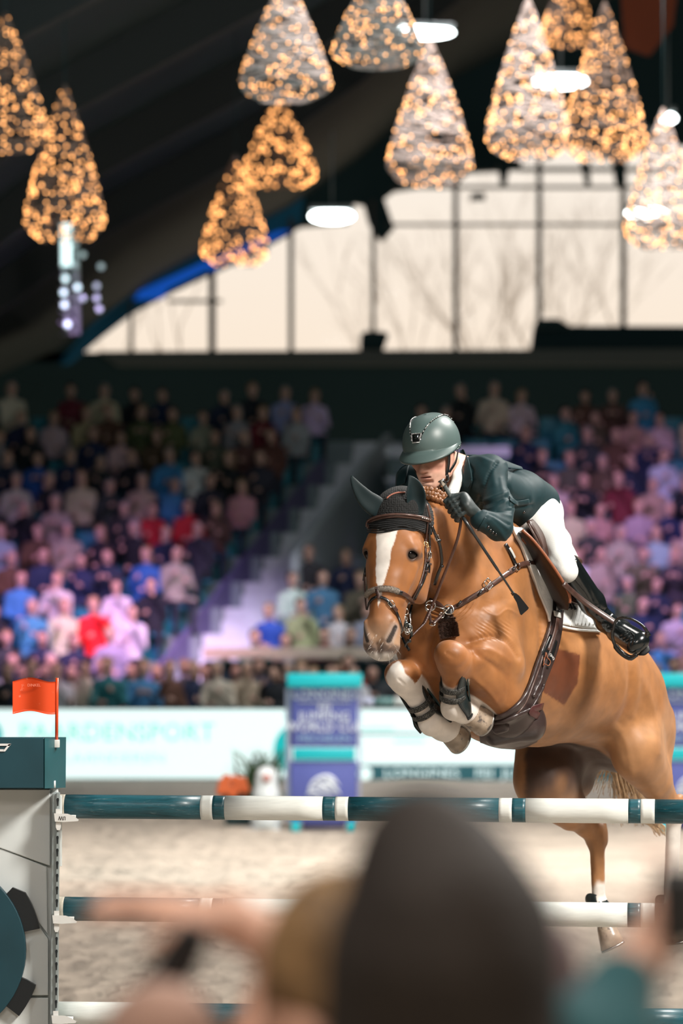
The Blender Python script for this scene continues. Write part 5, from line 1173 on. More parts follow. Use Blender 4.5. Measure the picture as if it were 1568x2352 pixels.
def hind_boot(c, ax, label):
    t = empty('fetlock_boot', c, label, 'horse boot'); m = MB(); ax = unit(ax); f = unit(-HF-ax*ax.dot(-HF)); s = np.cross(ax, f); V = []; n = 24; rows = [(-.045, .046, 0), (-.035, .044, 0), (.0, .050, 1), (.04, .054, 1)]
    for (h, r, w) in rows:
        for i in range(n):
            a = 2*math.pi*i/n; hh = h-(.020*math.cos(2*a) if w == 0 else 0); V.append(c+ax*hh+(f*math.cos(a)+s*math.sin(a))*r)
    F = [(j*n+i, j*n+(i+1) % n, (j+1)*n+(i+1) % n, (j+1)*n+i) for j in range(3) for i in range(n)]
    meshobj('boot_shell', V, F, bootm, t)
    m = MB()
    for k in range(7):
        a = k*.9; m.tube([c+ax*(.005)+(f*math.cos(a)+s*math.sin(a))*.053, c+ax*.025+(f*math.cos(a+.12)+s*math.sin(a+.12))*.054], .0045, 5)
    m.build('perforations', mat('boot_lining', (.55, .58, .56), .6), t); return t
hind_boot(FTR+UP*.0, PSR-FTR, 'black perforated fetlock boot just above the second pole')
hind_boot(FTL+UP*.0, PSL-FTL, 'black fetlock boot on the rear leg at the right edge')
# ---------------------------------------------------------------- rider
RF = unit([-.44, -.85, -.28]); RU = unit(UP-RF*RF.dot(UP)); RL = np.cross(RU, RF)     # face forward, up, rider's left
RU = unit(RU+RL*-.05); RL = np.cross(RU, RF)
HC = P(994, 1042, 14.88)
def rp(l, f, u): return HC+RL*l+RF*f+RU*u
skin = mat('fair_skin', (1, 1, 1), .46, attr=True, var=.05, vscale=60, bump=.03, bscale=400, spec=.4)
rider = empty('rider', P(1180, 1180, 15.3), 'person in a dark green riding jacket and white breeches crouched over the jumping horse', 'person')
RB = SDF()
# head and face
RB.seg(rp(0, -.02, .03), rp(0, -.015, .035), (.078, .095), (.078, .095), RL, .02)
RB.seg(rp(0, .03, .02), rp(0, .055, -.06), (.068, .055), (.055, .05), RL, .03)
RB.seg(rp(0, .02, -.055), rp(0, .068, -.095), (.058, .045), (.030, .028), RL, .03)
RB.ball(rp(0, .082, -.108), (.022, .018, .016), RL, RU, k=.02)
for s_ in (1, -1):
    RB.seg(rp(.060*s_, .0, -.03), rp(.052*s_, .015, -.078), .022, .022, RL, .025)
    RB.seg(rp(.052*s_, .015, -.078), rp(.016*s_, .078, -.108), .018, .016, RL, .02)
    RB.ball(rp(.046*s_, .066, -.022), (.022, .018, .018), RL, RU, k=.02)                 # cheekbone
    RB.seg(rp(.012*s_, .094, .018), rp(.048*s_, .078, .016), .010, .010, RL, .015)        # brow
    RB.ball(rp(.031*s_, .096, -.003), (.015, .010, .010), RL, RU, k=.012, sub=True)       # eye socket
    RB.ball(rp(.031*s_, .082, -.003), (.0145, .0135, .0125), RL, RU, k=.003)
    RB.seg(rp(.020*s_, .0935, -.0005), rp(.043*s_, .087, -.001), .0035, .003, RL, .003)
    RB.ball(rp(.012*s_, .105, -.044), (.0085, .0095, .008), RL, RU, k=.008)               # nose wing
    RB.ball(rp(.008*s_, .106, -.053), (.0035, .005, .004), RL, RU, k=.003, sub=True)
    # ear
    RB.seg(rp(.078*s_, -.012, .012), rp(.076*s_, -.006, -.022), (.009, .019), (.007, .012), RL, .008)
    RB.seg(rp(.088*s_, -.004, .008), rp(.086*s_, -.004, -.008), (.005, .008), (.004, .006), RL, .006, sub=True)
RB.seg(rp(0, .094, .012), rp(0, .115, -.038), (.0085, .010), (.0115, .012), RL, .014)
RB.ball(rp(0, .116, -.042), (.0105, .010, .009), RL, RU, k=.008)
RB.seg(rp(-.018, .094, -.0685), rp(.018, .094, -.0685), (.007, .007), (.007, .007), RU, .008)   # upper lip
RB.seg(rp(-.015, .0925, -.081), rp(.015, .0925, -.081), (.0080, .008), (.0080, .008), RU, .008)
RB.seg(rp(-.021, .101, -.0745), rp(.021, .101, -.0745), (.0028, .006), (.0028, .006), RU, .003, sub=True)
RB.seg(rp(-.02, .096, -.094), rp(.02, .096, -.094), .005, .005, RU, .012, sub=True)
NECK = P(1060, 1082, 15.02)
RB.seg(rp(0, -.02, -.03), NECK, .060, .066, RL, .035)
# torso, arms, legs under the clothes
LSH = P(1122, 1088, 14.92); RSH = P(955, 1112, 15.12); LEB = P(1146, 1212, 14.72); LWR = P(1098, 1192, 14.63)
PEL = P(1205, 1175, 15.50); CHE = P(1070, 1110, 15.08); LHP = P(1228, 1190, 15.42); RHP = P(1190, 1195, 15.60)
LKN = P(1290, 1292, 15.22); LAN = P(1388, 1424, 15.36); LTO = P(1462, 1474, 15.16)
RKN = P(1130, 1360, 15.75)-HL*.15; RAN = P(1190, 1480, 15.95)-HL*.17
TS = unit(LSH-RSH)
def torso(G, o, k=.05):
    G.chain([PEL, P(1150, 1145, 15.3), CHE], [(.14+o, .098+o), (.135+o, .10+o), (.165+o, .11+o)], TS, k)
    G.seg(LSH, RSH, (.07+o, .07+o), (.07+o, .07+o), RU, k); return G
torso(RB, -.016)
RB.seg(LSH, LEB, .042, .034, TS, .03); RB.seg(LEB, LWR, .034, .024, TS, .02)
REB = P(922, 1215, 15.10); RWR = P(975, 1225, 14.98)
RB.seg(RSH, REB, .048, .04, TS, .03); RB.seg(REB, RWR, .04, .028, TS, .02)
RB.seg(LHP+np.array([0, .03, 0]), LKN, .060, .036, TS, .02); RB.seg(LKN, LAN, .038, .024, TS, .02); RB.seg(LAN, LTO, .024, .020, TS, .02)
RB.seg(RHP, RKN, .08, .042, TS, .04); RB.seg(RKN, RAN, .038, .024, TS, .02); RB.seg(RAN, RAN+HF*.1+UP*-.06+HL*-.12, .024, .020, TS, .02)
hb = np.array([rp(a, b, c) for a in (-.1, .1) for b in (-.12, .13) for c in (-.14, .13)])
V, F = sculpt(RB, (.15, 14.4, 1.9), (1.4, 16.25, 3.25), .012, [(hb.min(0), hb.max(0), .0032)])
d = V-HC; l_ = d@RL; f_ = d@RF; u_ = d@RU
C = np.tile([.66, .40, .30], (len(V), 1)); n1 = noise3(V, 90, 5)
def bl(w, c):
    global C
    w = np.clip(w, 0, 1)[:, None]; C = C*(1-w)+np.array(c)*w
bl(.5*sstep(.04, .015, np.sqrt((np.abs(l_)-.045)**2+(u_+.035)**2)), (.64, .27, .20)); bl(.4*sstep(.02, .008, np.sqrt(l_**2+(u_+.042)**2)+.3*np.clip(.1-f_, 0, 1)), (.62, .26, .19))
lip = (np.abs(l_) < .025)*(f_ > .075)*sstep(.0155, .010, np.sqrt((l_*.55)**2+(u_+.0755)**2)); bl(.6*lip, (.52, .20, .16)); bl(.8*(f_ > .08)*sstep(.0025, .0012, np.abs(u_+.0745))*(np.abs(l_) < .019), (.07, .02, .02))
bl(.25*sstep(.05, .10, u_*-1)*sstep(.03, .06, f_)*(.5+.5*n1), (.44, .27, .21)); bl(.5*(np.abs(l_) > .075), (.66, .30, .23))
bl(.85*(f_ > .085)*sstep(.006, .003, np.abs(u_-.020-.1*(np.abs(l_)-.03)))*sstep(.012, .016, np.abs(l_))*(np.abs(l_) < .048), (.16, .08, .05))
meshobj('body', V, F, skin, rider, cols=np.clip(C, 0, 1))
for s_ in (1, -1):
    m = MB().ball(rp(.031*s_, .0855, -.005), .0118, 10).build('eye', mat('eye_white', (.6, .57, .54), .15, coat=1), rider)
    MB().ball(rp(.0305*s_, .0925, -.008), .0058, 8).build('iris', mat('iris_brown', (.03, .02, .015), .1, coat=1), m)
hair_d = SDF(); hair_d.seg(rp(0, -.045, .0), rp(0, -.055, -.045), (.076, .045), (.062, .03), RL, .02)
for s_ in (1, -1): hair_d.seg(rp(.068*s_, -.02, .02), rp(.074*s_, -.022, -.02), (.012, .02), (.008, .012), RL, .01)
a = np.array([rp(x, y, z) for x in (-.1, .1) for y in (-.12, .03) for z in (-.1, .06)]); V, F = sculpt(hair_d, a.min(0), a.max(0), .005)
meshobj('hair', V, F, mat('short_brown_hair', (.06, .03, .018), .7, var=.4, vscale=200, bump=.5, bscale=300), rider)
# ---- helmet
helmm = mat('matt_green_helmet', (.075, .115, .11), .42, coat=.12, coatr=.45, spec=.45)
HU = unit(RU+RF*.02); HFW = unit(RF-HU*RF.dot(HU)); HLt = np.cross(HU, HFW); HM = rp(-.003, -.006, .055)
def hm(l, f, u): return HM+HLt*l+HFW*f+HU*u
def shell_pt(th, ph, o=0.0):
    """th around (0 = front), ph 0 rim .. pi/2 crown"""
    a = .114+o; b = .140+o; c = .121+o; z = math.sin(ph); w = math.cos(ph)**.86
    return hm(a*w*math.sin(th), (b if math.cos(th) > 0 else b*.98)*w*math.cos(th)-.004, c*z-.012)
V = []; nth, nph = 64, 22
for j in range(nph+1):
    ph = -.42+(math.pi/2+.42)*j/nph
    for i in range(nth):
        th = 2*math.pi*i/nth; back = .5-.5*math.cos(th); side = abs(math.sin(th)); low = -.02-.34*back-.0*side
        p_ = max(ph, low); V.append(shell_pt(th, p_, 0))
F = [(j*nth+i, j*nth+(i+1) % nth, (j+1)*nth+(i+1) % nth, (j+1)*nth+i) for j in range(nph) for i in range(nth)]
helmet = empty('riding_helmet', HM, "matt dark green riding helmet with crystal piping on the rider's head", 'helmet')
o = meshobj('shell', V, F, helmm, helmet); md = o.modifiers.new('s', 'SOLIDIFY'); md.thickness = .012; md.offset = -1
# brim: flares from the front rim
V = []; n = 50; rows = 8
def brim(th, s):
    fr = max(0, math.cos(th*.95))**.75; p_ = shell_pt(th, -.08, .0005); q_ = p_+HFW*(.036*fr*math.cos(th*.6)*s)+HLt*(.022*math.sin(th)*fr*s)-HU*((.024*fr+.006)*s**1.3); return q_
for sh in (0, 1):
    for j in range(rows+1):
        for i in range(n+1):
            th = -1.95+3.9*i/n; V.append(brim(th, j/rows)-HU*.006*sh-HFW*.003*sh)
N_ = (rows+1)*(n+1); F = []
for j in range(rows):
    for i in range(n):
        q = (j*(n+1)+i, (j+1)*(n+1)+i, (j+1)*(n+1)+i+1, j*(n+1)+i+1); F.append(q); F.append(tuple(x+N_ for x in q)[::-1])
for i in range(n): a = rows*(n+1)+i; F.append((a, a+N_, a+1+N_, a+1))
meshobj('brim', V, F, helmm, helmet)
# crystal pipings
glossb = mat('gloss_black_trim', (.006, .007, .007), .12, coat=1, coatr=.05)
crys = mat('crystals', (.9, .9, .92), .08, metal=1)
for s_ in (1, -1):
    pts = []
    for t in np.linspace(0, 1, 40):
        # along shell from badge to the back
        f = .1265-.235*t**1.1; lo = .019*s_+s_*.040*math.sin(min(1, t*1.5)*math.pi*.5); u0 = .115
        k = 1-(lo/.112)**2-(f/.138)**2
        pts.append((lo, f, k))
    P3 = []
    for (lo, f, k) in pts:
        th = math.atan2(lo/.112, f/.138); rr = math.hypot(lo/.112, f/.138); rr = min(rr, .985); ph = math.acos(rr**(1/.86)); P3.append(shell_pt(th, ph, .0015))
    m = MB(); m.tube(P3, .0026, 6); o = m.build('piping', glossb, helmet)
    m = MB()
    for k in range(0, 40, 2): m.ball(P3[k]+unit(P3[k]-HM)*.0022, .0021 if k % 4 else .0030, 4)
    tag(m.build('crystals', crys, helmet), kind='stuff')
bd = MB(); c0 = shell_pt(0, .60, .003); 
def bpt(x, z, o): th = math.asin(np.clip(x/.112, -1, 1)); return shell_pt(th, .36+z/.121, o)
V = []; F = []; nx, nz = 8, 8
for o_ in (0, .006):
    for j in range(nz+1):
        for i in range(nx+1):
            z = .036*j/nz-.006; w = .015+.009*(j/nz); x = w*(-1+2*i/nx); V.append(bpt(x, z, o_*(1-.5*(2*i/nx-1)**2)))
M_ = (nx+1)*(nz+1)
for j in range(nz):
    for i in range(nx): q = (j*(nx+1)+i, j*(nx+1)+i+1, (j+1)*(nx+1)+i+1, (j+1)*(nx+1)+i); F.append(tuple(x+M_ for x in q)); F.append(q[::-1])
rim_ = [i for i in range(nx+1)]+[j*(nx+1)+nx for j in range(1, nz+1)]+[nz*(nx+1)+i for i in range(nx-1, -1, -1)]+[j*(nx+1) for j in range(nz-1, 0, -1)]
for k in range(len(rim_)): a, b = rim_[k], rim_[(k+1) % len(rim_)]; F.append((a, b, b+M_, a+M_))
meshobj('badge', V, F, glossb, helmet)
m = MB()
for k in range(len(rim_)): m.ball(np.array(V[rim_[k]+M_]), .0022, 4)
tag(m.build('crystals', crys, helmet), kind='stuff')
nb = unit(bpt(0, .014, .01)-HM); textmesh('S', .020, .0006, bpt(0, .014, .0065), facing(nb, RU), crys, helmet, 'emblem', sx=1.1)
m = MB(); m.tube([shell_pt(t, -.02-.34*(.5-.5*math.cos(t)), .001) for t in np.linspace(1.7, 2.5, 10)], .0018, 5); m.build('rim_silver_trim', silver, helmet)  # silver trim along the left rear of the rim
# harness straps
def rsurf(pts, w, t, name, m_=blackl, par=helmet):
    q = resample([rp(*p) for p in pts], 22); nn = []
    for p in q: v = p-rp(0, 0, -.03); v = v-RU*v.dot(RU); nn.append(unit(v))
    mb = MB(); strap(mb, q, np.array(nn), w, t); return mb.build(name, m_, par)
for s_ in (1, -1):
    rsurf([(.084*s_, .030, .052), (.086*s_, .030, .02), (.083*s_, .032, -.02), (.074*s_, .036, -.055), (.062*s_, .040, -.085)], .014, .004, 'harness_strap')
    rsurf([(.086*s_, -.050, .018), (.092*s_, -.036, -.008), (.088*s_, -.012, -.042), (.074*s_, .022, -.070), (.064*s_, .036, -.083)], .013, .004, 'harness_strap')
rsurf([(.064, .036, -.083), (.058, .032, -.108), (.03, .026, -.120), (0, .024, -.122), (-.03, .026, -.120), (-.062, .036, -.085)], .016, .005, 'chin_strap')
m = MB(); m.box(rp(.062, .036, -.097), (.016, .012, .022), np.stack([RL, RF, RU], 1), .003); m.build('chin_buckle', glossb, helmet)
m = MB(); q = rp(0, -.08, .02); m.tube([rp(.05*math.sin(t)*1.35, -.055-.065*math.cos(t), .012-.01*math.cos(t)) for t in np.linspace(-1.2, 1.2, 16)], .014, 8); m.build('nape_cradle', blackl, helmet)
# ---- jacket
jm = mat('dark_green_jacket_cloth', (.0035, .024, .029), .62, sheen=.04, spec=.3, var=.10, vscale=60, bump=.05, bscale=600)
J = SDF(); torso(J, .006, .05)
J.seg(LSH, P(1146, 1160, 14.80), (.066, .062), (.062, .060), TS, .045); J.seg(P(1146, 1160, 14.80), LEB, (.062, .060), (.055, .052), TS, .02)
J.seg(LEB, LWR+(LWR-LEB)*-.08, (.052, .052), (.040, .040), TS, .018)
J.seg(RSH, REB, (.064, .062), (.05, .05), TS, .04); J.seg(REB, RWR, (.05, .05), (.04, .04), TS, .02)
J.seg(P(1175, 1132, 15.42), P(1203, 1148, 15.5), (.155, .10), (.150, .088), TS, .05)      # skirt
J.seg(P(1180, 1180, 15.36), P(1195, 1200, 15.38), (.07, .05), (.055, .035), TS, .04)
J.seg(rp(0, .01, -.075), NECK+RU*-.01, .076, .076, RL, .02, sub=True)
J.seg(P(1020, 1105, 14.86), P(1045, 1135, 14.86), (.030, .05), (.012, .04), RL, .02, sub=True)
V, F = sculpt(J, (.1, 14.45, 2.35), (1.1, 15.8, 3.1), .0075, [((.45, 14.5, 2.5), (.78, 15.05, 2.98), .0045)])
def jacket_strokes(V, f, strokes_, ymin=0):
    N = vnormals(f, V); px = CX+FPX*V[:, 0]/V[:, 1]; py = HY-FPX*(V[:, 2]-CAMZ)/V[:, 1]; D = np.zeros(len(V))
    for pts, w, dep in strokes_:
        q = resample(pts, 20); lo = q.min(0)-3*w; hi = q.max(0)+3*w; m = np.nonzero((px > lo[0]) & (px < hi[0]) & (py > lo[1]) & (py < hi[1]) & (N[:, 1] < .2))[0]
        if len(m) == 0: continue
        dm = np.sqrt(((px[m, None]-q[None, :, 0])**2+(py[m, None]-q[None, :, 1])**2)).min(1); tw = np.exp(-(dm/w)**2); D[m] += dep*tw
    return V+N*D[:, None]
V = jacket_strokes(V, J, [([(1141, 1062), (1122, 1090), (1108, 1130), (1103, 1170)], 4, -.006), ([(1166, 1130), (1140, 1140), (1112, 1150)], 5, .005), ([(1168, 1150), (1140, 1163), (1108, 1172)], 4, .004), ([(1168, 1140), (1135, 1152), (1108, 1160)], 4, -.005),
    ([(1172, 1185), (1145, 1180), (1115, 1176)], 4, .004), ([(1172, 1172), (1140, 1174)], 3, -.004), ([(1165, 1215), (1140, 1196), (1120, 1182)], 4, .005), ([(1170, 1205), (1140, 1188), (1118, 1180)], 3, -.004), ([(1160, 1240), (1145, 1215), (1125, 1195)], 5, .004), ([(1150, 1248), (1132, 1222), (1118, 1205)], 4, -.004),
    ([(1168, 1085), (1168, 1110), (1172, 1160)], 4, -.006), ([(1166, 1092), (1172, 1128), (1190, 1148), (1215, 1146)], 3, -.004), ([(1160, 1062), (1185, 1080), (1215, 1098)], 4, .004), ([(1067, 1058), (1085, 1080), (1080, 1095)], 4, -.004), ([(1075, 1050), (1100, 1050), (1130, 1062)], 5, .004),
    ([(1112, 1060), (1128, 1075), (1135, 1110)], 8, .004), ([(1085, 1165), (1100, 1150), (1106, 1120)], 4, -.005), ([(1150, 1100), (1155, 1130), (1160, 1160)], 5, .003), ([(1180, 1165), (1200, 1163), (1222, 1160)], 3, -.006)])
n1 = noise3(V, 22, 9); V = V+vnormals(J, V)*(n1*.0016)[:, None]
jack = meshobj('jacket', V, F, jm, rider)
JB = bvh_of(V, F)
# lapel, collar, tail flaps, pocket flap, buttons
def jpatch(name, A, B, off, th, m_=jm, na=20, nb=8):
    V, F = patch(JB, A, B, na, nb, off, th, hint=15.0); return meshobj(name, V, F, m_, rider)
jpatch('lapel', [(1056, 1036), (1060, 1060), (1058, 1090), (1056, 1120), (1066, 1152)], [(1066, 1034), (1078, 1060), (1086, 1101), (1078, 1130), (1068, 1152)], .003, .005)
jpatch('lapel_peak', [(1060, 1102), (1070, 1112), (1078, 1120)], [(1086, 1101), (1087, 1103), (1087, 1104)], .006, .004)
jpatch('lapel', [(944, 1064), (938, 1080), (932, 1110)], [(922, 1078), (914, 1092), (912, 1120)], .003, .006)
jpatch('pocket_flap', [(1168, 1140), (1185, 1150), (1212, 1146)], [(1169, 1150), (1186, 1160), (1214, 1156)], .002, .003)
tl_ = MB(); A = [P(1142, 1060, 15.2), P(1160, 1066, 15.28), P(1180, 1072, 15.34), P(1198, 1077, 15.38)]
for k in range(1): strap(tl_, resample(A, 14), np.tile(unit([.25, -.75, .6]), (14, 1)), [.075-.0045*i for i in range(14)], .005)
tl_.build('jacket_vent_flap', jm, rider)
for (x, y) in ((1120, 1210), (1125, 1217), (1131, 1222), (1138, 1226)):
    q, n_ = cast(JB, x, y)
    if q is not None: m = MB(); m.ball(q+n_*.002, .0065, 6, (1, .7, 1)); m.build('cuff_button', glossb, rider)
q, n_ = cast(JB, 1203, 1176)
if q is not None: MB().ball(q, .007, 6).build('jacket_button', glossb, rider)
jpatch('cuff_seam', [(1112, 1188), (1106, 1200), (1096, 1216)], [(1116, 1190), (1110, 1203), (1099, 1218)], .001, .004)
# shirt collar and stock
shm = mat('white_shirt_cloth', (.74, .78, .76), .7, sheen=.2)
S_ = SDF(); S_.seg(P(1061, 1056, 14.95), P(1052, 1098, 14.91), (.014, .03), (.017, .03), RL, .01); S_.seg(P(1052, 1098, 14.91), P(1034, 1144, 14.87), (.017, .03), (.024, .03), RL, .02); S_.seg(rp(-.02, .04, -.06), rp(-.02, .10, -.14), .070, .062, RL, .012, sub=True)
#
V, F = sculpt(S_, (.25, 14.6, 2.6), (.65, 15.2, 3.1), .006); meshobj('white_stock', V, F, shm, rider)
# ---- breeches
br = mat('white_breeches_cloth', (.80, .82, .80), .7, sheen=.05, bump=.08, bscale=180)
B = SDF(); B.seg(PEL+np.array([.03, 0, -.02]), LHP, (.13, .12), (.11, .115), TS, .05); B.seg(LHP, P(1276, 1246, 15.31), (.100, .105), (.062, .062), TS, .05); B.seg(P(1276, 1246, 15.31), LKN, (.062, .062), (.050, .050), TS, .02)
B.seg(LKN, P(1300, 1312, 15.18), (.056, .056), (.05, .05), TS, .02); B.seg(RHP, RKN, (.10, .10), (.065, .065), TS, .05); B.ball(P(1225, 1178, 15.52), (.11, .10, .10), TS, k=.05)
V, F = sculpt(B, (.5, 14.9, 2.2), (1.3, 16.1, 3.0), .008)
V = jacket_strokes(V, B, [([(1240, 1160), (1268, 1195), (1292, 1245)], 5, .003), ([(1215, 1225), (1245, 1255), (1275, 1290)], 6, -.003), ([(1262, 1312), (1285, 1318), (1303, 1305)], 4, -.003), ([(1233, 1160), (1222, 1190), (1208, 1210)], 4, -.003)])
meshobj('breeches', V, F, br, rider)
# ---- boots
rbm = mat('polished_black_boot', (.006, .0085, .009), .22, coat=.6, coatr=.12, bump=.06, bscale=60)
def riding_boot(kn, an, to, sd):
    G = SDF(); ax = unit(an-kn)
    G.seg(kn+ax*.015, kn+ax*.22, (.056, .058), (.050, .054), TS, .01); G.seg(kn+ax*.22, an-ax*.02, (.050, .054), (.036, .039), TS, .02)
    f = unit(to-an); G.ball(an+ax*.012-f*.015, (.036, .042, .042), TS, ax, k=.03)
    up_ = unit(-ax+f*f.dot(ax)); s2 = np.cross(f, up_)
    G.seg(an+f*.01+ax*.012, an+f*.10+ax*.014, (.044, .042), (.048, .042), s2, .02); G.seg(an+f*.10+ax*.014, to+ax*.006, (.050, .042), (.056, .042), s2, .02); G.seg(an-f*.03+ax*.058, an-f*.02+ax*.065, .028, .028, s2, .015)
    G.seg(kn-ax*.10, kn+ax*.004, .2, .2, TS, .002, sub=True) if sd > 5 else None
    lo = np.minimum(np.minimum(kn, an), to)-.1; hi = np.maximum(np.maximum(kn, an), to)+.1
    V, F = sculpt(G, lo, hi, .0058)
    if sd: V = jacket_strokes(V, G, [([(1372, 1412), (1392, 1400)], 2.5, -.004), ([(1378, 1420), (1398, 1406)], 2.5, .003), ([(1384, 1428), (1404, 1412)], 2.5, -.004), ([(1390, 1434), (1410, 1420)], 2.5, .003), ([(1396, 1442), (1414, 1428)], 2.5, -.004), ([(1330, 1310), (1350, 1345), (1368, 1385)], 5, -.003), ([(1425, 1462), (1440, 1452)], 2, -.003), ([(1432, 1468), (1447, 1456)], 2, -.003), ([(1439, 1472), (1452, 1461)], 2, -.003), ([(1448, 1484), (1452, 1466), (1446, 1454)], 2, -.003)])
    o = meshobj('riding_boot', V, F, rbm, rider)
    m = MB(); q = an; pts = [an-f*.04+ax*.075, an+f*.02+ax*.062, an+f*.10+ax*.056, to+f*.035+ax*.044]; m.tube(resample(pts, 14), [.020]+[.030]*5+[.034]*6+[.030, .018], 10, flat=.32, up=ax); m.build('sole', mat('boot_sole', (.01, .01, .01), .7), o)
    return G, V, F
_, V, F = riding_boot(P(1298, 1296, 15.23), LAN, LTO, 1); BB = bvh_of(V, F)
riding_boot(RKN, RAN, RAN+HF*.1+UP*-.06+HL*-.12, 0)
m = MB()
for k in range(7):
    t = k/6; q, n_ = cast(BB, 1304+16*t, 1272+18*t)
    if q is not None: m.ball(q+n_*.003, .006, 5, (1, .6, 1))
tag(m.build('boot_top_crystals', crys, rider), kind='stuff')
m = MB(); p, nn = cast_line(BB, [(1297, 1262), (1303, 1272), (1308, 1300), (1300, 1325)], 14, .003, 1, 15.1); m.tube(p, .0035, 6); m.build('boot_top_piping', mat('grey_piping', (.35, .36, .35), .4), rider)
# ---- stirrup
st = empty('stirrup', P(1440, 1460, 15.1), 'black safety stirrup and brown stirrup leather at the rider\'s boot', 'stirrup')
m = MB(); q = resample([P(1292, 1340, 15.08), P(1330, 1374, 15.12), P(1370, 1403, 15.14), P(1414, 1432, 15.14)], 24); strap(m, q, np.tile(unit([.15, -.95, .3]), (24, 1)), .024, .006); m.build('stirrup_leather', leather, st)
stm = mat('black_stirrup', (.008, .009, .009), .25, coat=.6)
m = MB(); m.tube(resample([P(1408, 1447, 15.12), P(1412, 1430, 15.10), P(1422, 1420, 15.08), P(1440, 1419, 15.06), P(1460, 1427, 15.05), P(1478, 1440, 15.04), P(1488, 1456, 15.05)], 26), [.006]*5+[.008]*16+[.010]*5, 8, flat=.6); m.build('stirrup_arch', stm, st)
m = MB(); m.tube(resample([P(1406, 1444, 15.12), P(1406, 1465, 15.14), P(1414, 1485, 15.15), P(1430, 1502, 15.15), P(1448, 1511, 15.14), P(1462, 1503, 15.12)], 20), [.007]*8+[.012]*9+[.010]*3, 8, flat=.6); m.build('stirrup_tread', stm, st)
m = MB(); m.tube([P(1484, 1452, 15.05), P(1490, 1462, 15.05)], .011, 8); m.build('stirrup_joint', stm, st)
# ---- gloved hand closed round whip and rein
gm = mat('dark_grey_glove', (.018, .028, .028), .5, sheen=.05, var=.2, vscale=80, bump=.06, bscale=220)
GA0 = P(1035, 1147, 14.66); GA1 = P(1066, 1196, 14.62); gax = unit(GA1-GA0)
G = SDF(); LW2 = P(1104, 1193, 14.66)
front = unit(np.array([-.25, -.95, -.1])-gax*gax.dot([-.25, -.95, -.1])); outw = np.cross(gax, front); outw = outw if outw[0] > 0 else -outw
mid = (GA0+GA1)/2
G.seg(LW2, mid+outw*.045+front*.006, (.030, .026), (.038, .024), gax, .02)
G.seg(mid+outw*.050-gax*.03, mid+outw*.042+gax*.034, (.020, .024), (.018, .022), outw, .02)
for i, (t, R_, rr) in enumerate(((-.036, .027, .0106), (-.012, .028, .0110), (.012, .027, .0106), (.034, .025, .0094))):
    pts = []
    for a in (35, 5, -25, -55, -90, -125, -160):
        an = math.radians(a); rad_ = R_*(1.25 if a > 20 else 1.0); pts.append(mid+gax*(t+.006*math.sin(an))+(outw*math.cos(an)-(-front)*-math.sin(an)*1.0)*rad_)
    pts = [mid+gax*t+outw*.044+front*.014]+[mid+gax*t+(outw*math.cos(math.radians(a))+front*math.sin(math.radians(a)))*R_ for a in (62, 95, 130, 165, 200)]
    for k in range(len(pts)-1): G.seg(pts[k], pts[k+1], rr, rr*.97, gax, .002 if k == 0 else .003)
    G.ball(pts[1], (rr*1.12,)*3, gax, k=.002)
G.seg(mid+outw*.035-gax*.045, mid-gax*.055+front*.018+outw*.012, .013, .012, gax, .012); G.seg(mid-gax*.055+front*.018+outw*.012, mid-gax*.052+front*.024-outw*.018, .012, .0095, gax, .006)
hv = np.array([GA0, GA1, LW2]); V, F = sculpt(G, hv.min(0)-.08, hv.max(0)+.08, .0036)
meshobj('glove', V, F, gm, rider)
G2 = SDF(); rh = RWR; hd = unit([.45, -.5, .25]); G2.seg(rh, rh+hd*.07, (.032, .022), (.038, .02), (0, 0, 1), .02)
for i in range(4): b_ = rh+hd*.08+UP*(.027-.018*i); G2.seg(b_, b_+hd*.025+HX*.01, .010, .0095, UP, .004); G2.seg(b_+hd*.025+HX*.01, b_+hd*.02+HX*.045, .0095, .009, UP, .003)
V, F = sculpt(G2, rh-.15, rh+.17, .005); meshobj('glove', V, F, gm, rider)
# bracelet watch at the wrist
m = MB(); wc = P(1102, 1194, 14.655); wa = unit(LW2-mid); ring(m, wc, wa, .038, .0045, 28); m.build('glove_cuff', blackl, rider)
m = MB(); a_ = unit(np.cross(wa, [0, 0, 1])); b_ = np.cross(wa, a_)
for k in range(22):
    t = 2*math.pi*k/22; m.box(wc+(a_*math.cos(t)+b_*math.sin(t))*.040, (.009, .009, .009), None, .002)
tag(m.build('silver_bracelet', silver, rider), kind='stuff')
# ---- riding crop
crop = empty('riding_crop', P(1100, 1230, 14.6), "black riding crop with silver knob in the rider's gloved hand", 'riding crop')
cy = 14.62
m = MB(); m.tube([P(1018, 1112, cy+.01), P(1034, 1140, cy+.015), P(1062, 1187, cy+.01)], .0085, 10); m.build('grip', mat('grey_rubber_grip', (.07, .085, .08), .7, bump=.4, bscale=300), crop)
m = MB(); m.tube([P(1013, 1103, cy+.01), P(1015, 1107, cy+.01), P(1020, 1116, cy+.01)], [.015, .011, .012], 14); m.tube([P(1012.5, 1102, cy+.01), P(1013.5, 1104, cy+.01)], [.012, .017], 14); m.build('knob', silver, crop)
m = MB(); m.tube(resample([P(1062, 1187, cy), P(1075, 1207, cy-.02), P(1130, 1290, cy+.02), P(1160, 1335, cy+.10), P(1180, 1366, cy+.18)], 30), [.0075]*6+[.006]*12+[.0045]*12, 8); m.build('shaft', mat('crop_shaft', (.018, .022, .024), .35, coat=.3), crop)
m = MB(); m.tube([P(1065, 1191, cy-.005), P(1069, 1197, cy-.01)], .0085, 8); m.build('shaft_ferrule', silver, crop)
m = MB(); y_ = cy+.18
poly = [(1178, 1364), (1184, 1362), (1192, 1368), (1214, 1396), (1212, 1400), (1197, 1413), (1194, 1411), (1186, 1384), (1179, 1372)]
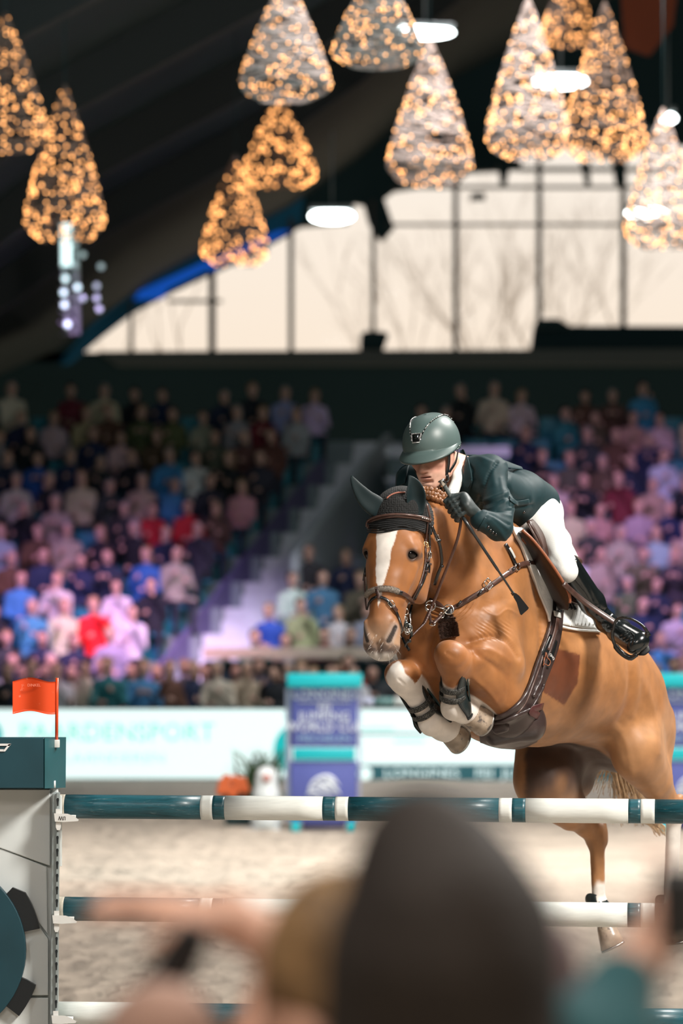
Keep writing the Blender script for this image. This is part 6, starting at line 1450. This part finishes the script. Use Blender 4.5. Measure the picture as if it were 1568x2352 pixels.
m.prism(poly, lambda x, y: P(x, y, y_-.004), lambda x, y: P(x, y, y_+.006+.0003*(x-1180))); m.build('keeper_flap', blackl, crop, smooth=False)
m = MB(); m.tube([P(1176, 1360, y_), P(1180, 1367, y_)], .0075, 8); m.build('binding', blackl, crop)
# ---------------------------------------------------------------- jump: poles, wing, flag
FY = 15.0
pw = mat('pole_white_paint', (.74, .76, .72), .42, var=.05, vscale=10, stretch=(1, 12, 12), var2=(.38, .27, .17), v2scale=9, v2lo=.69, v2hi=.74, coat=.15)
pb = mat('pole_petrol_paint', (.008, .075, .098), .42, var=.30, vscale=6, stretch=(.5, 26, 26), var2=(.28, .36, .36), v2scale=7, v2lo=.60, v2hi=.80, coat=.2)
pe = mat('pole_bare_end', (.42, .38, .31), .7, var=.3, vscale=30)
def pole(label, x0, y0, x1, y1, yl, yr, bands, first):
    """bands: px x-positions of colour changes; each painted band is a part of the pole"""
    t = empty('jump_pole', P(x0, y0, yl), label, 'pole', None); A = P(x0, y0, yl); B = P(x1, y1, yr); ax = unit(B-A); R = .0495
    def at(px):
        u = (px-x0)/(x1-x0); return A+(B-A)*u
    xs = [x0]+bands+[x1]
    s = np.cross(ax, UP); 
    for i in range(len(xs)-1):
        m = MB(); c = first[i % len(first)] if i else 'e'
        p0, p1 = at(xs[i]), at(xs[i+1]); n = 36; k = 4; V = []; 
        r_in = R+(0.0006 if c == 'w' else 0)
        for j in range(k+1):
            for q in range(n): a = 2*math.pi*q/n; V.append(p0+(p1-p0)*j/k+(UP*math.cos(a)+s*math.sin(a))*r_in)
        F = [(j*n+q, j*n+(q+1) % n, (j+1)*n+(q+1) % n, (j+1)*n+q) for j in range(k) for q in range(n)]+[tuple(range(n))[::-1], tuple(k*n+q for q in range(n))]
        meshobj({'w': 'white_band', 'b': 'petrol_band', 'e': 'pole_end'}[c], V, F, {'w': pw, 'b': pb, 'e': pe}[c], t)
    return t
FB = ['b', 'b', 'w', 'b', 'w', 'b', 'w', 'b', 'w', 'b', 'w', 'b', 'w']
pole('top striped petrol and white jump pole, highest of the fence', 130, 1852, 2010, 1868, 15.1, 14.75, [152, 469, 497, 525, 752, 781, 811, 1157, 1187, 1218, 1452, 1480, 1512, 1990], ['e', 'b', 'w', 'b', 'w', 'b', 'w', 'b', 'w', 'b', 'w', 'b', 'w', 'b', 'e'])
pole('middle striped petrol and white jump pole, below the top pole', 128, 2087, 2010, 2108, 15.1, 14.75, [150, 466, 496, 525, 752, 781, 811, 1155, 1185, 1214, 1450, 1480, 1512, 1990], ['e', 'b', 'w', 'b', 'w', 'b', 'w', 'b', 'w', 'b', 'w', 'b', 'w', 'b', 'e'])
pole('lowest jump pole, white with a petrol top edge, at the bottom left', 128, 2328, 2010, 2350, 15.1, 14.75, [136, 420, 760, 1180, 1600, 1990], ['e', 'w', 'b', 'w', 'b', 'w', 'e'])
wm = mat('wing_white_paint', (.70, .74, .73), .5, var=.03, vscale=3)
wb = mat('wing_petrol_paint', (.008, .050, .068), .45, var=.12, vscale=5, var2=(.15, .24, .26), v2scale=14, v2lo=.70, v2hi=.78)
wbl = mat('wing_petrol_paint_light', (.014, .085, .10), .4, var=.15, vscale=5, var2=(.2, .3, .31), v2scale=14, v2lo=.68, v2hi=.78)
am = mat('grey_painted_metal', (.33, .38, .38), .45, metal=.3, bump=.03)
wing = empty('jump_wing', P(60, 2690, 15.1), 'white and petrol jump wing standing at the left with a red flag', 'jump stand')
yw = 15.05
def plate(poly, y0, y1, m_, nm, bev=0):
    m = MB(); m.prism(poly, lambda x, y: P(x, y, FY)*np.array([1, 0, 1])+np.array([0, y0, 0]), lambda x, y: P(x, y, FY)*np.array([1, 0, 1])+np.array([0, y1, 0])); o = m.build(nm, m_, wing, smooth=False)
    if bev: b = o.modifiers.new('b', 'BEVEL'); b.width = bev; b.segments = 2; b.limit_method = 'ANGLE'
    return o
plate([(-560, 1812), (128, 1812), (128, 2330), (118, 2690), (-560, 2690)], 15.10, 15.16, wm, 'wing_board', .004)
# overlapping angled slats of the wing face
for poly in ([(-560, 1815), (112, 1815), (112, 1992), (0, 1952), (-560, 1780+20)], [(-560, 1900), (0, 1953), (104, 1994), (106, 2150), (60, 2090), (-560, 2020)], [(-560, 2030), (60, 2095), (108, 2160), (108, 2290), (-560, 2290)], [(-560, 2296), (108, 2296), (108, 2690), (-560, 2690)]):
    k = len(wing.children); plate(poly, 15.066+.006*(k % 3), 15.098, wm, 'angled_slat', .004)
# top box
m = MB(); m.box((P(-220, 1752, 15.0)+P(100, 1752, 15.0))/2+np.array([0, .12, 0]), (.57, .30, .212), None, .004); 
m = MB(); f0 = lambda x, y: P(x, y, 14.93)
V = [P(-560, 1693, 14.90), P(101, 1695, 14.90), P(150, 1693, 15.20), P(-560, 1693, 15.20), P(-560, 1811, 14.90), P(101, 1811, 14.90), P(149, 1809, 15.20), P(-560, 1811, 15.20)]
meshobj('top_box', V, [(0, 3, 2, 1), (4, 5, 6, 7), (0, 1, 5, 4), (1, 2, 6, 5), (2, 3, 7, 6), (3, 0, 4, 7)], wb, wing, smooth=False).modifiers.new('b', 'BEVEL').width = .003
meshobj('box_end_panel', [p_+np.array([.0035, -.0035, 0]) for p_ in (V[1], V[2], V[6], V[5])]+[p_+np.array([.0005, -.0005, 0]) for p_ in (V[1], V[2], V[6], V[5])], [(3, 2, 1, 0), (4, 5, 6, 7), (0, 1, 5, 4), (1, 2, 6, 5), (2, 3, 7, 6), (3, 0, 4, 7)], wbl, wing, smooth=False)
m = MB(); yl_ = 14.897
for poly in ([(-60, 1708), (26, 1708), (23, 1713), (-60, 1713)], [(26, 1708), (12, 1726), (6, 1726), (19, 1710)], [(-60, 1721), (9, 1721), (6, 1726), (-60, 1726)]):
    m.prism(poly, lambda x, y: P(x, y, yl_-.0025), lambda x, y: P(x, y, yl_+.001))
m.build('white_emblem', mat('white_print', (.8, .8, .78), .5), wing, smooth=False)
# big petrol disc with black rim segments
for (nm, r0, r1, a0, a1, m_, y0, y1) in (('petrol_disc', 0, 212, 0, 6.283, wb, 15.02, 15.06), ('disc_rim_segment', 170, 248, -.62, -.20, mat('black_plastic', (.008, .011, .013), .4), 15.035, 15.064), ('disc_rim_segment', 170, 248, .28, .66, MATS.get('black_plastic') or mat('black_plastic', (.008, .011, .013), .4), 15.035, 15.064)):
    cx_, cy_ = -154, 2184; n = 72; pts = []
    if r0 == 0: poly = [(cx_+r1*math.cos(t), cy_+r1*.99*math.sin(t)) for t in np.linspace(0, 2*math.pi, n, endpoint=False)]
    else: poly = [(cx_+(r1-26*(1 if t in (0,) else 0))*math.cos(a0+(a1-a0)*t), cy_+(r1)*math.sin(a0+(a1-a0)*t)) for t in np.linspace(0, 1, 8)]+[(cx_+r0*math.cos(a1+(a0-a1)*t), cy_+r0*math.sin(a1+(a0-a1)*t)) for t in np.linspace(0, 1, 8)]
    o = plate([(x, y) for x, y in poly], y0, y1, m_, nm, .003 if r0 == 0 else 0)
# keyhole track with its holes
plate([(121, 1822), (133, 1822), (128, 2352+330), (112, 2352+330)], 14.985, 15.10, am, 'upright', .002)
tr = plate([(131, 1820), (138, 1820), (131, 2680), (126, 2680)], 14.975, 15.0, am, 'keyhole_track', .001)
hm_ = mat('dark_hole', (.006, .009, .010), .8)
for k in range(28):
    py = 1842+29.0*k; cx_ = 132.5-(py-1842)*.0085; m = MB()
    poly = [(cx_-3, py-6), (cx_-1, py-9), (cx_+2, py-9), (cx_+3, py-5), (cx_+2, py), (cx_+1.6, py+9), (cx_-1.2, py+9), (cx_-2, py)]
    m.prism(poly, lambda x, y: P(x, y, 14.973), lambda x, y: P(x, y, 14.978)); m.build('keyhole', hm_, wing, smooth=False)
plate([(135, 1828), (141, 1828), (141, 1990), (135, 1990)], 15.01, 15.03, wm, 'white_track_cover', .001)
# pole cups
cupm = mat('white_plastic', (.74, .74, .71), .4, coat=.2)
for (px, py, lb) in ((127, 1868, 'white plastic cup holding the end of the top pole'), (123, 2102, 'white plastic cup holding the end of the middle pole'), (121, 2332, 'white plastic cup holding the end of the lowest pole')):
    t = empty('pole_cup', P(px+20, py, 15.0), lb, 'pole cup')
    m = MB(); poly = [(px-3, py), (px+28, py+1), (px+42, py+6), (px+54, py+15), (px+52, py+18), (px+18, py+20), (px-1, py+19)]
    m.prism(poly, lambda x, y: P(x, y, 14.945), lambda x, y: P(x, y, 14.955)); m.prism(poly, lambda x, y: P(x, y, 15.045), lambda x, y: P(x, y, 15.055))
    # curved cradle under the pole
    n = 12; V = []
    for sh in (0, .006):
        for i in range(n+1):
            a = -.75+1.5*(i/n); 
            for x in (px+2, px+46):
                c = P(x, py-16, 15.0); V.append(c+np.array([0, math.sin(a)*(.0505+sh), -math.cos(a)*(.0505+sh)]))
    q = 2*(n+1); F = []
    for i in range(n): F += [(2*i, 2*i+2, 2*i+3, 2*i+1), (q+2*i, q+2*i+1, q+2*i+3, q+2*i+2)]
    for e in (0, 1): F += [(2*i+e, q+2*i+e, q+2*i+2+e, 2*i+2+e) for i in range(n)]
    m.add(V, F); m.build('cradle', cupm, t, smooth=False)
    m = MB(); m.prism([(px+1, py-10), (px+13, py-10), (px+13, py+32), (px+10, py+39), (px+4, py+39), (px+1, py+32)], lambda x, y: P(x, y, 14.955), lambda x, y: P(x, y, 14.975)); m.build('back_tongue', cupm, t, smooth=False)
    if py == 1868:
        m = MB()
        for (a, b) in (((134, 1884), (137, 1875)), ((137, 1875), (139, 1884)), ((139, 1884), (142, 1875)), ((142, 1875), (144, 1884)), ((146, 1876), (150, 1876)), ((146, 1884), (146, 1876)), ((150, 1884), (150, 1876))): m.tube([P(*a, 14.9435), P(*b, 14.9435)], .0009, 4)
        m.build('pen_marking', hm_, t)
# flag: rigid wavy plastic sheet on a short staff
flm_ = mat('red_orange_flag_plastic', (.83, .075, .012), .4, var2=(.85, .33, .22), v2scale=26, v2lo=.62, v2hi=.74, coat=.15)
flag = empty('flag', P(131, 1700, 15.05), 'red orange plastic flag on top of the jump wing', 'flag')
V = []; nx, ny = 26, 14
for sh in (0, .006):
    for j in range(ny+1):
        for i in range(nx+1):
            u = i/nx; v = j/ny; x = 29+u*(130-29); top = 1559-5*math.sin(u*math.pi*2-.9)+2; bot = 1636-4*math.sin(u*math.pi*2-.9)+1
            V.append(P(x, top+(bot-top)*v, 15.05)+np.array([0, .012*math.sin(u*6.3)+sh, 0]))
M_ = (nx+1)*(ny+1); F = []
for j in range(ny):
    for i in range(nx): q = (j*(nx+1)+i, (j+1)*(nx+1)+i, (j+1)*(nx+1)+i+1, j*(nx+1)+i+1); F.append(q); F.append(tuple(x+M_ for x in q)[::-1])
rim_ = [i for i in range(nx+1)]+[j*(nx+1)+nx for j in range(1, ny+1)]+[ny*(nx+1)+i for i in range(nx-1, -1, -1)]+[j*(nx+1) for j in range(ny-1, 0, -1)]
for k in range(len(rim_)): a, b = rim_[k], rim_[(k+1) % len(rim_)]; F.append((b, a, a+M_, b+M_))
meshobj('flag_sheet', V, F, flm_, flag)
m = MB(); m.tube([P(131, 1557, 15.05), P(130.5, 1600, 15.05), P(130, 1700, 15.05)], .0065, 10); m.build('flag_staff', flm_, flag)
m = MB(); m.box(P(130, 1708, 15.045), (.024, .024, .032), None, .002); m.build('staff_socket', cupm, flag)
textmesh('DINKEL', .016, .0004, P(78, 1574, 15.036), facing((0, -1, 0)), mat('faint_print', (.86, .28, .18), .5), flag, 'flag_lettering')
m = MB(); m.box(P(124, 1801, 15.05)+np.array([.0, -.022, 0]), (.024, .003, .030), Matrix.Rotation(math.radians(55), 3, 'Z'), 0); m.build('sticker', cupm, wing)
# third rail hint: distant poles and cups of the far standard are outside the frame

rw = empty('jump_wing', P(2060, 2690, 14.75), 'white jump stand carrying the far ends of the striped poles', 'jump stand')
def plate2(poly, y0, y1, m_, nm):
    m = MB(); m.prism(poly, lambda x, y: P(x, y, 14.75)+np.array([0, y0, 0]), lambda x, y: P(x, y, 14.75)+np.array([0, y1, 0])); return m.build(nm, m_, rw, smooth=False)
plate2([(2040, 1812), (2600, 1812), (2600, 2706), (2040, 2706)], .08, .14, wm, 'wing_board'); plate2([(2020, 1815), (2040, 1815), (2040, 2706), (2020, 2706)], .0, .12, am, 'upright'); plate2([(2010, 1690), (2600, 1690), (2600, 1812), (2010, 1812)], -.06, .2, wb, 'top_box')
for py in (1892, 2132, 2374): plate2([(1985, py), (2022, py), (2022, py+14), (1995, py+14)], -.05, .05, cupm, 'cup_shelf')
# ---------------------------------------------------------------- onlookers close to the camera
coatb = mat('dark_brown_knit', (.038, .026, .020), .9, sheen=.1, var=.2, vscale=30); hairk = mat('dark_brown_hair', (.017, .012, .009), .75, var=.3, vscale=60, bump=.4, bscale=90); hairf = mat('golden_brown_hair', (.21, .125, .055), .6, var=.45, vscale=25, bump=.4, bscale=70)
skf = mat('onlooker_skin', (.62, .36, .26), .5); tealc = mat('teal_sleeve_cloth', (.012, .085, .10), .8, sheen=.2, var=.1); beige = mat('beige_coat', (.33, .20, .15), .85, sheen=.2); camk = mat('camera_black', (.012, .012, .012), .5); mauve = mat('mauve_collar', (.17, .115, .12), .8)
def fig(name, label, body_ops, parts, loc):
    t = empty(name, loc, label, 'person')
    for (nm, S, m_, h) in [('body', body_ops, skf, .014)]+parts:
        lo = np.min([op[9] for op in S.ops], 0); hi = np.max([op[10] for op in S.ops], 0); V, F = sculpt(S, lo-.02, hi+.02, h, (), 1); meshobj(nm, V, F, m_, t)
    return t
def hand(S, wr, d, up, side, curl=1.1, s=1.0):
    d = unit(d); side = unit(np.cross(d, up)) if side is None else unit(side); up = unit(np.cross(side, d))
    S.seg(wr, wr+d*.085*s, (.030*s, .020*s), (.042*s, .016*s), side, .02)
    for i, (o_, L_) in enumerate(((-.031, .9), (-.010, 1.0), (.011, .95), (.031, .75))):
        p = wr+d*.095*s+side*o_*s; dd = d
        for q, l in enumerate((.038, .025, .02)):
            a = curl*(.5+.4*q); dn = unit(dd*math.cos(a*.6)-up*math.sin(a*.6)); S.seg(p, p+dn*l*L_*s, .0095*s, .0088*s, side, .004); p = p+dn*l*L_*s; dd = dn
    p = wr+d*.03*s-side*.03*s; S.seg(p, p+unit(d-side*.9-up*.3)*.045*s, .014*s, .011*s, side, .01); p2 = p+unit(d-side*.9-up*.3)*.045*s; S.seg(p2, p2+unit(d-up*.7)*.03*s, .011*s, .009*s, side, .004)
# A: dark-haired person, centre
yA = 3.75; hA = P(1012, 2175, yA)
B_ = SDF(); B_.ball(hA, (.088, .105, .125), (1, 0, 0)); B_.seg(hA-UP*.08, hA-UP*.24, .060, .062, (1, 0, 0), .04); B_.seg(hA+np.array([-.17, .02, -.33]), hA+np.array([.17, .02, -.33]), .07, .07, UP, .06); B_.seg(hA+UP*-.36, hA+UP*-.9, (.17, .11), (.15, .11), (1, 0, 0), .06)
for s_ in (-1, 1): B_.seg(hA+np.array([s_*.2, .02, -.34]), hA+np.array([s_*.24, .04, -.62]), .055, .045, (1, 0, 0), .03); B_.seg(hA+np.array([s_*.24, .04, -.62]), hA+np.array([s_*.10, .22, -.66]), .045, .03, (1, 0, 0), .02); hand(B_, hA+np.array([s_*.10, .22, -.66]), np.array([-s_*.4, .8, 0]), UP, None)
HR = SDF(); HR.ball(hA+np.array([0, -.02, .02]), (.100, .118, .135), (1, 0, 0)); HR.seg(hA+np.array([0, -.05, -.02]), hA+np.array([.015, -.06, -.20]), (.098, .07), (.105, .055), (1, 0, 0), .05); HR.ball(P(970, 1925, yA-.02), (.052, .05, .045), k=.05); HR.seg(hA+np.array([.07, -.02, .02]), hA+np.array([.088, -.02, -.12]), .04, .03, k=.04); HR.seg(hA+np.array([-.06, -.03, 0]), hA+np.array([-.09, -.04, -.2]), .045, .04, k=.04)
CT = SDF(); CT.seg(hA+np.array([-.17, .02, -.33]), hA+np.array([.17, .02, -.33]), .085, .085, UP, .06); CT.seg(hA+UP*-.30, hA+UP*-.9, (.20, .13), (.18, .13), (1, 0, 0), .06)
for s_ in (-1, 1): CT.seg(hA+np.array([s_*.2, .02, -.34]), hA+np.array([s_*.24, .04, -.62]), .068, .058, (1, 0, 0), .03); CT.seg(hA+np.array([s_*.24, .04, -.62]), hA+np.array([s_*.12, .19, -.655]), .058, .042, (1, 0, 0), .02)
CT.ball(hA-UP*.19, (.135, .12, .10), k=.05)
CL = SDF(); CL.seg(P(1262, 2180, yA+.1), P(1285, 2420, yA+.1), (.030, .03), (.042, .04), (1, 0, 0), .02)
fig('person', 'person with dark brown hair seen from behind, large and blurred, centre', B_, [('hair', HR, hairk, .012), ('dark_coat', CT, coatb, .016), ('mauve_hood', CL, mauve, .014)], hA)
# B: fair-haired person left of A holding a phone up
yB = 4.25; hB = P(772, 2250, yB)
B_ = SDF(); B_.ball(hB, (.075, .10, .12), (1, 0, 0)); B_.seg(hB+np.array([-.035, -.02, -.05]), hB+np.array([-.045, .0, -.085]), .05, .045, k=.03); B_.ball(hB+np.array([-.03, -.085, -.055]), (.020, .018, .03), k=.012); B_.seg(hB-UP*.08, hB-UP*.22, .055, .060, (1, 0, 0), .04); B_.seg(hB+np.array([-.17, 0, -.31]), hB+np.array([.15, 0, -.31]), .065, .065, UP, .06); B_.seg(hB+UP*-.34, hB+UP*-.9, (.16, .1), (.15, .1), (1, 0, 0), .06)
wrB = P(535, 2112, yB+.18); elB = P(690, 2200, yB+.18)
B_.seg(hB+np.array([-.17, 0, -.31]), elB, .05, .045, k=.03); B_.seg(elB, wrB, .042, .028, k=.02); hand(B_, P(520, 2110, yB+.18), np.array([-1, .1, .14]), UP, np.array([0, 1., .3]), .35)
B_.seg(wrB, P(520, 2110, yB+.18), .028, .028, k=.02)
HR = SDF(); HR.ball(hB+np.array([.01, -.005, .02]), (.088, .112, .132), (1, 0, 0)); HR.seg(hB+np.array([-.055, -.03, .02]), hB+np.array([-.075, .0, -.07]), (.03, .04), (.014, .02), k=.03); HR.seg(hB+np.array([.05, -.04, 0]), hB+np.array([.05, -.03, -.2]), .05, .05, k=.03)
CT = SDF(); CT.seg(hB+np.array([-.17, 0, -.33]), hB+np.array([.15, 0, -.33]), .085, .08, UP, .05); CT.seg(hB+UP*-.36, hB+UP*-.9, (.20, .13), (.18, .13), (1, 0, 0), .06); CT.seg(hB+np.array([-.16, 0, -.32]), P(370, 2390, yB), .070, .070, k=.05)
tB = fig('person', 'person with golden brown hair raising a bare hand, left of the dark-haired head', B_, [('hair', HR, hairf, .012), ('beige_coat', CT, beige, .015)], hB)
m = MB(); q = resample([P(452, 2125, yB+.12), P(405, 2215, yB+.12), P(352, 2290, yB+.12), P(310, 2350, yB+.12)], 12); strap(m, q, np.tile([.2, -1, .1], (12, 1)), [.040, .042, .044, .046, .048, .05, .052, .055, .058, .06, .06, .06], .006); tag(m.build('camera_strap', camk), 'wide black camera strap hanging from the raised hand at the lower left', 'strap')
# C: teal-sleeved arm with a camera at the right edge
yC = 3.9
B_ = SDF(); wC = P(1462, 2215, yC); eC = P(1330, 2425, yC-.1); hC_ = P(1880, 2080, yC); B_.ball(hC_, (.08, .1, .12)); B_.seg(hC_-UP*.08, hC_-UP*.22, .055, .06, k=.04); shC = hC_+np.array([-.14, -.02, -.32]); B_.seg(shC, hC_+np.array([.18, 0, -.32]), .065, .065, UP, .06); B_.seg(hC_+UP*-.36, hC_+UP*-.9, (.16, .1), (.15, .1), k=.06)
B_.seg(shC, eC, .045, .04, k=.03); B_.seg(eC, wC, .04, .027, k=.02); B_.seg(wC, P(1495, 2180, yC+.02), .028, .028, k=.02); hand(B_, P(1495, 2180, yC+.02), np.array([.25, .12, 1]), np.array([1, 0, 0]), np.array([.3, 1, 0]), 1.3, .72)
CT = SDF(); CT.seg(shC, hC_+np.array([.18, 0, -.32]), .085, .085, UP, .06); CT.seg(hC_+UP*-.34, hC_+UP*-.9, (.20, .13), (.18, .13), k=.06); CT.seg(shC, eC, .058, .050, k=.03); CT.seg(eC, eC+(wC-eC)*.72, .050, .042, k=.02); CT.seg(eC, P(1420, 2450, yC-.1), .05, .06, k=.05)
HR = SDF(); HR.ball(hC_+np.array([0, -.01, .02]), (.095, .115, .13))
fig('person', 'person in a teal top at the right edge, hand raised to a camera', B_, [('hair', HR, hairk, .014), ('teal_top', CT, tealc, .014)], hC_)
cm = empty('camera', P(1550, 2090, yC), 'black camera held up at the right edge', 'camera')
m = MB(); m.box(P(1590, 2080, yC), (.075, .06, .085), None, .01); m.build('camera_body', camk, cm)
m = MB(); m.tube([P(1580, 2075, yC+.03), P(1580, 2070, yC+.14)], [.034, .038], 20); m.build('lens', mat('grey_lens_barrel', (.10, .105, .10), .4), cm)
m = MB(); m.box(P(1575, 2028, yC), (.03, .03, .018), None, .004); m.build('viewfinder', camk, cm)
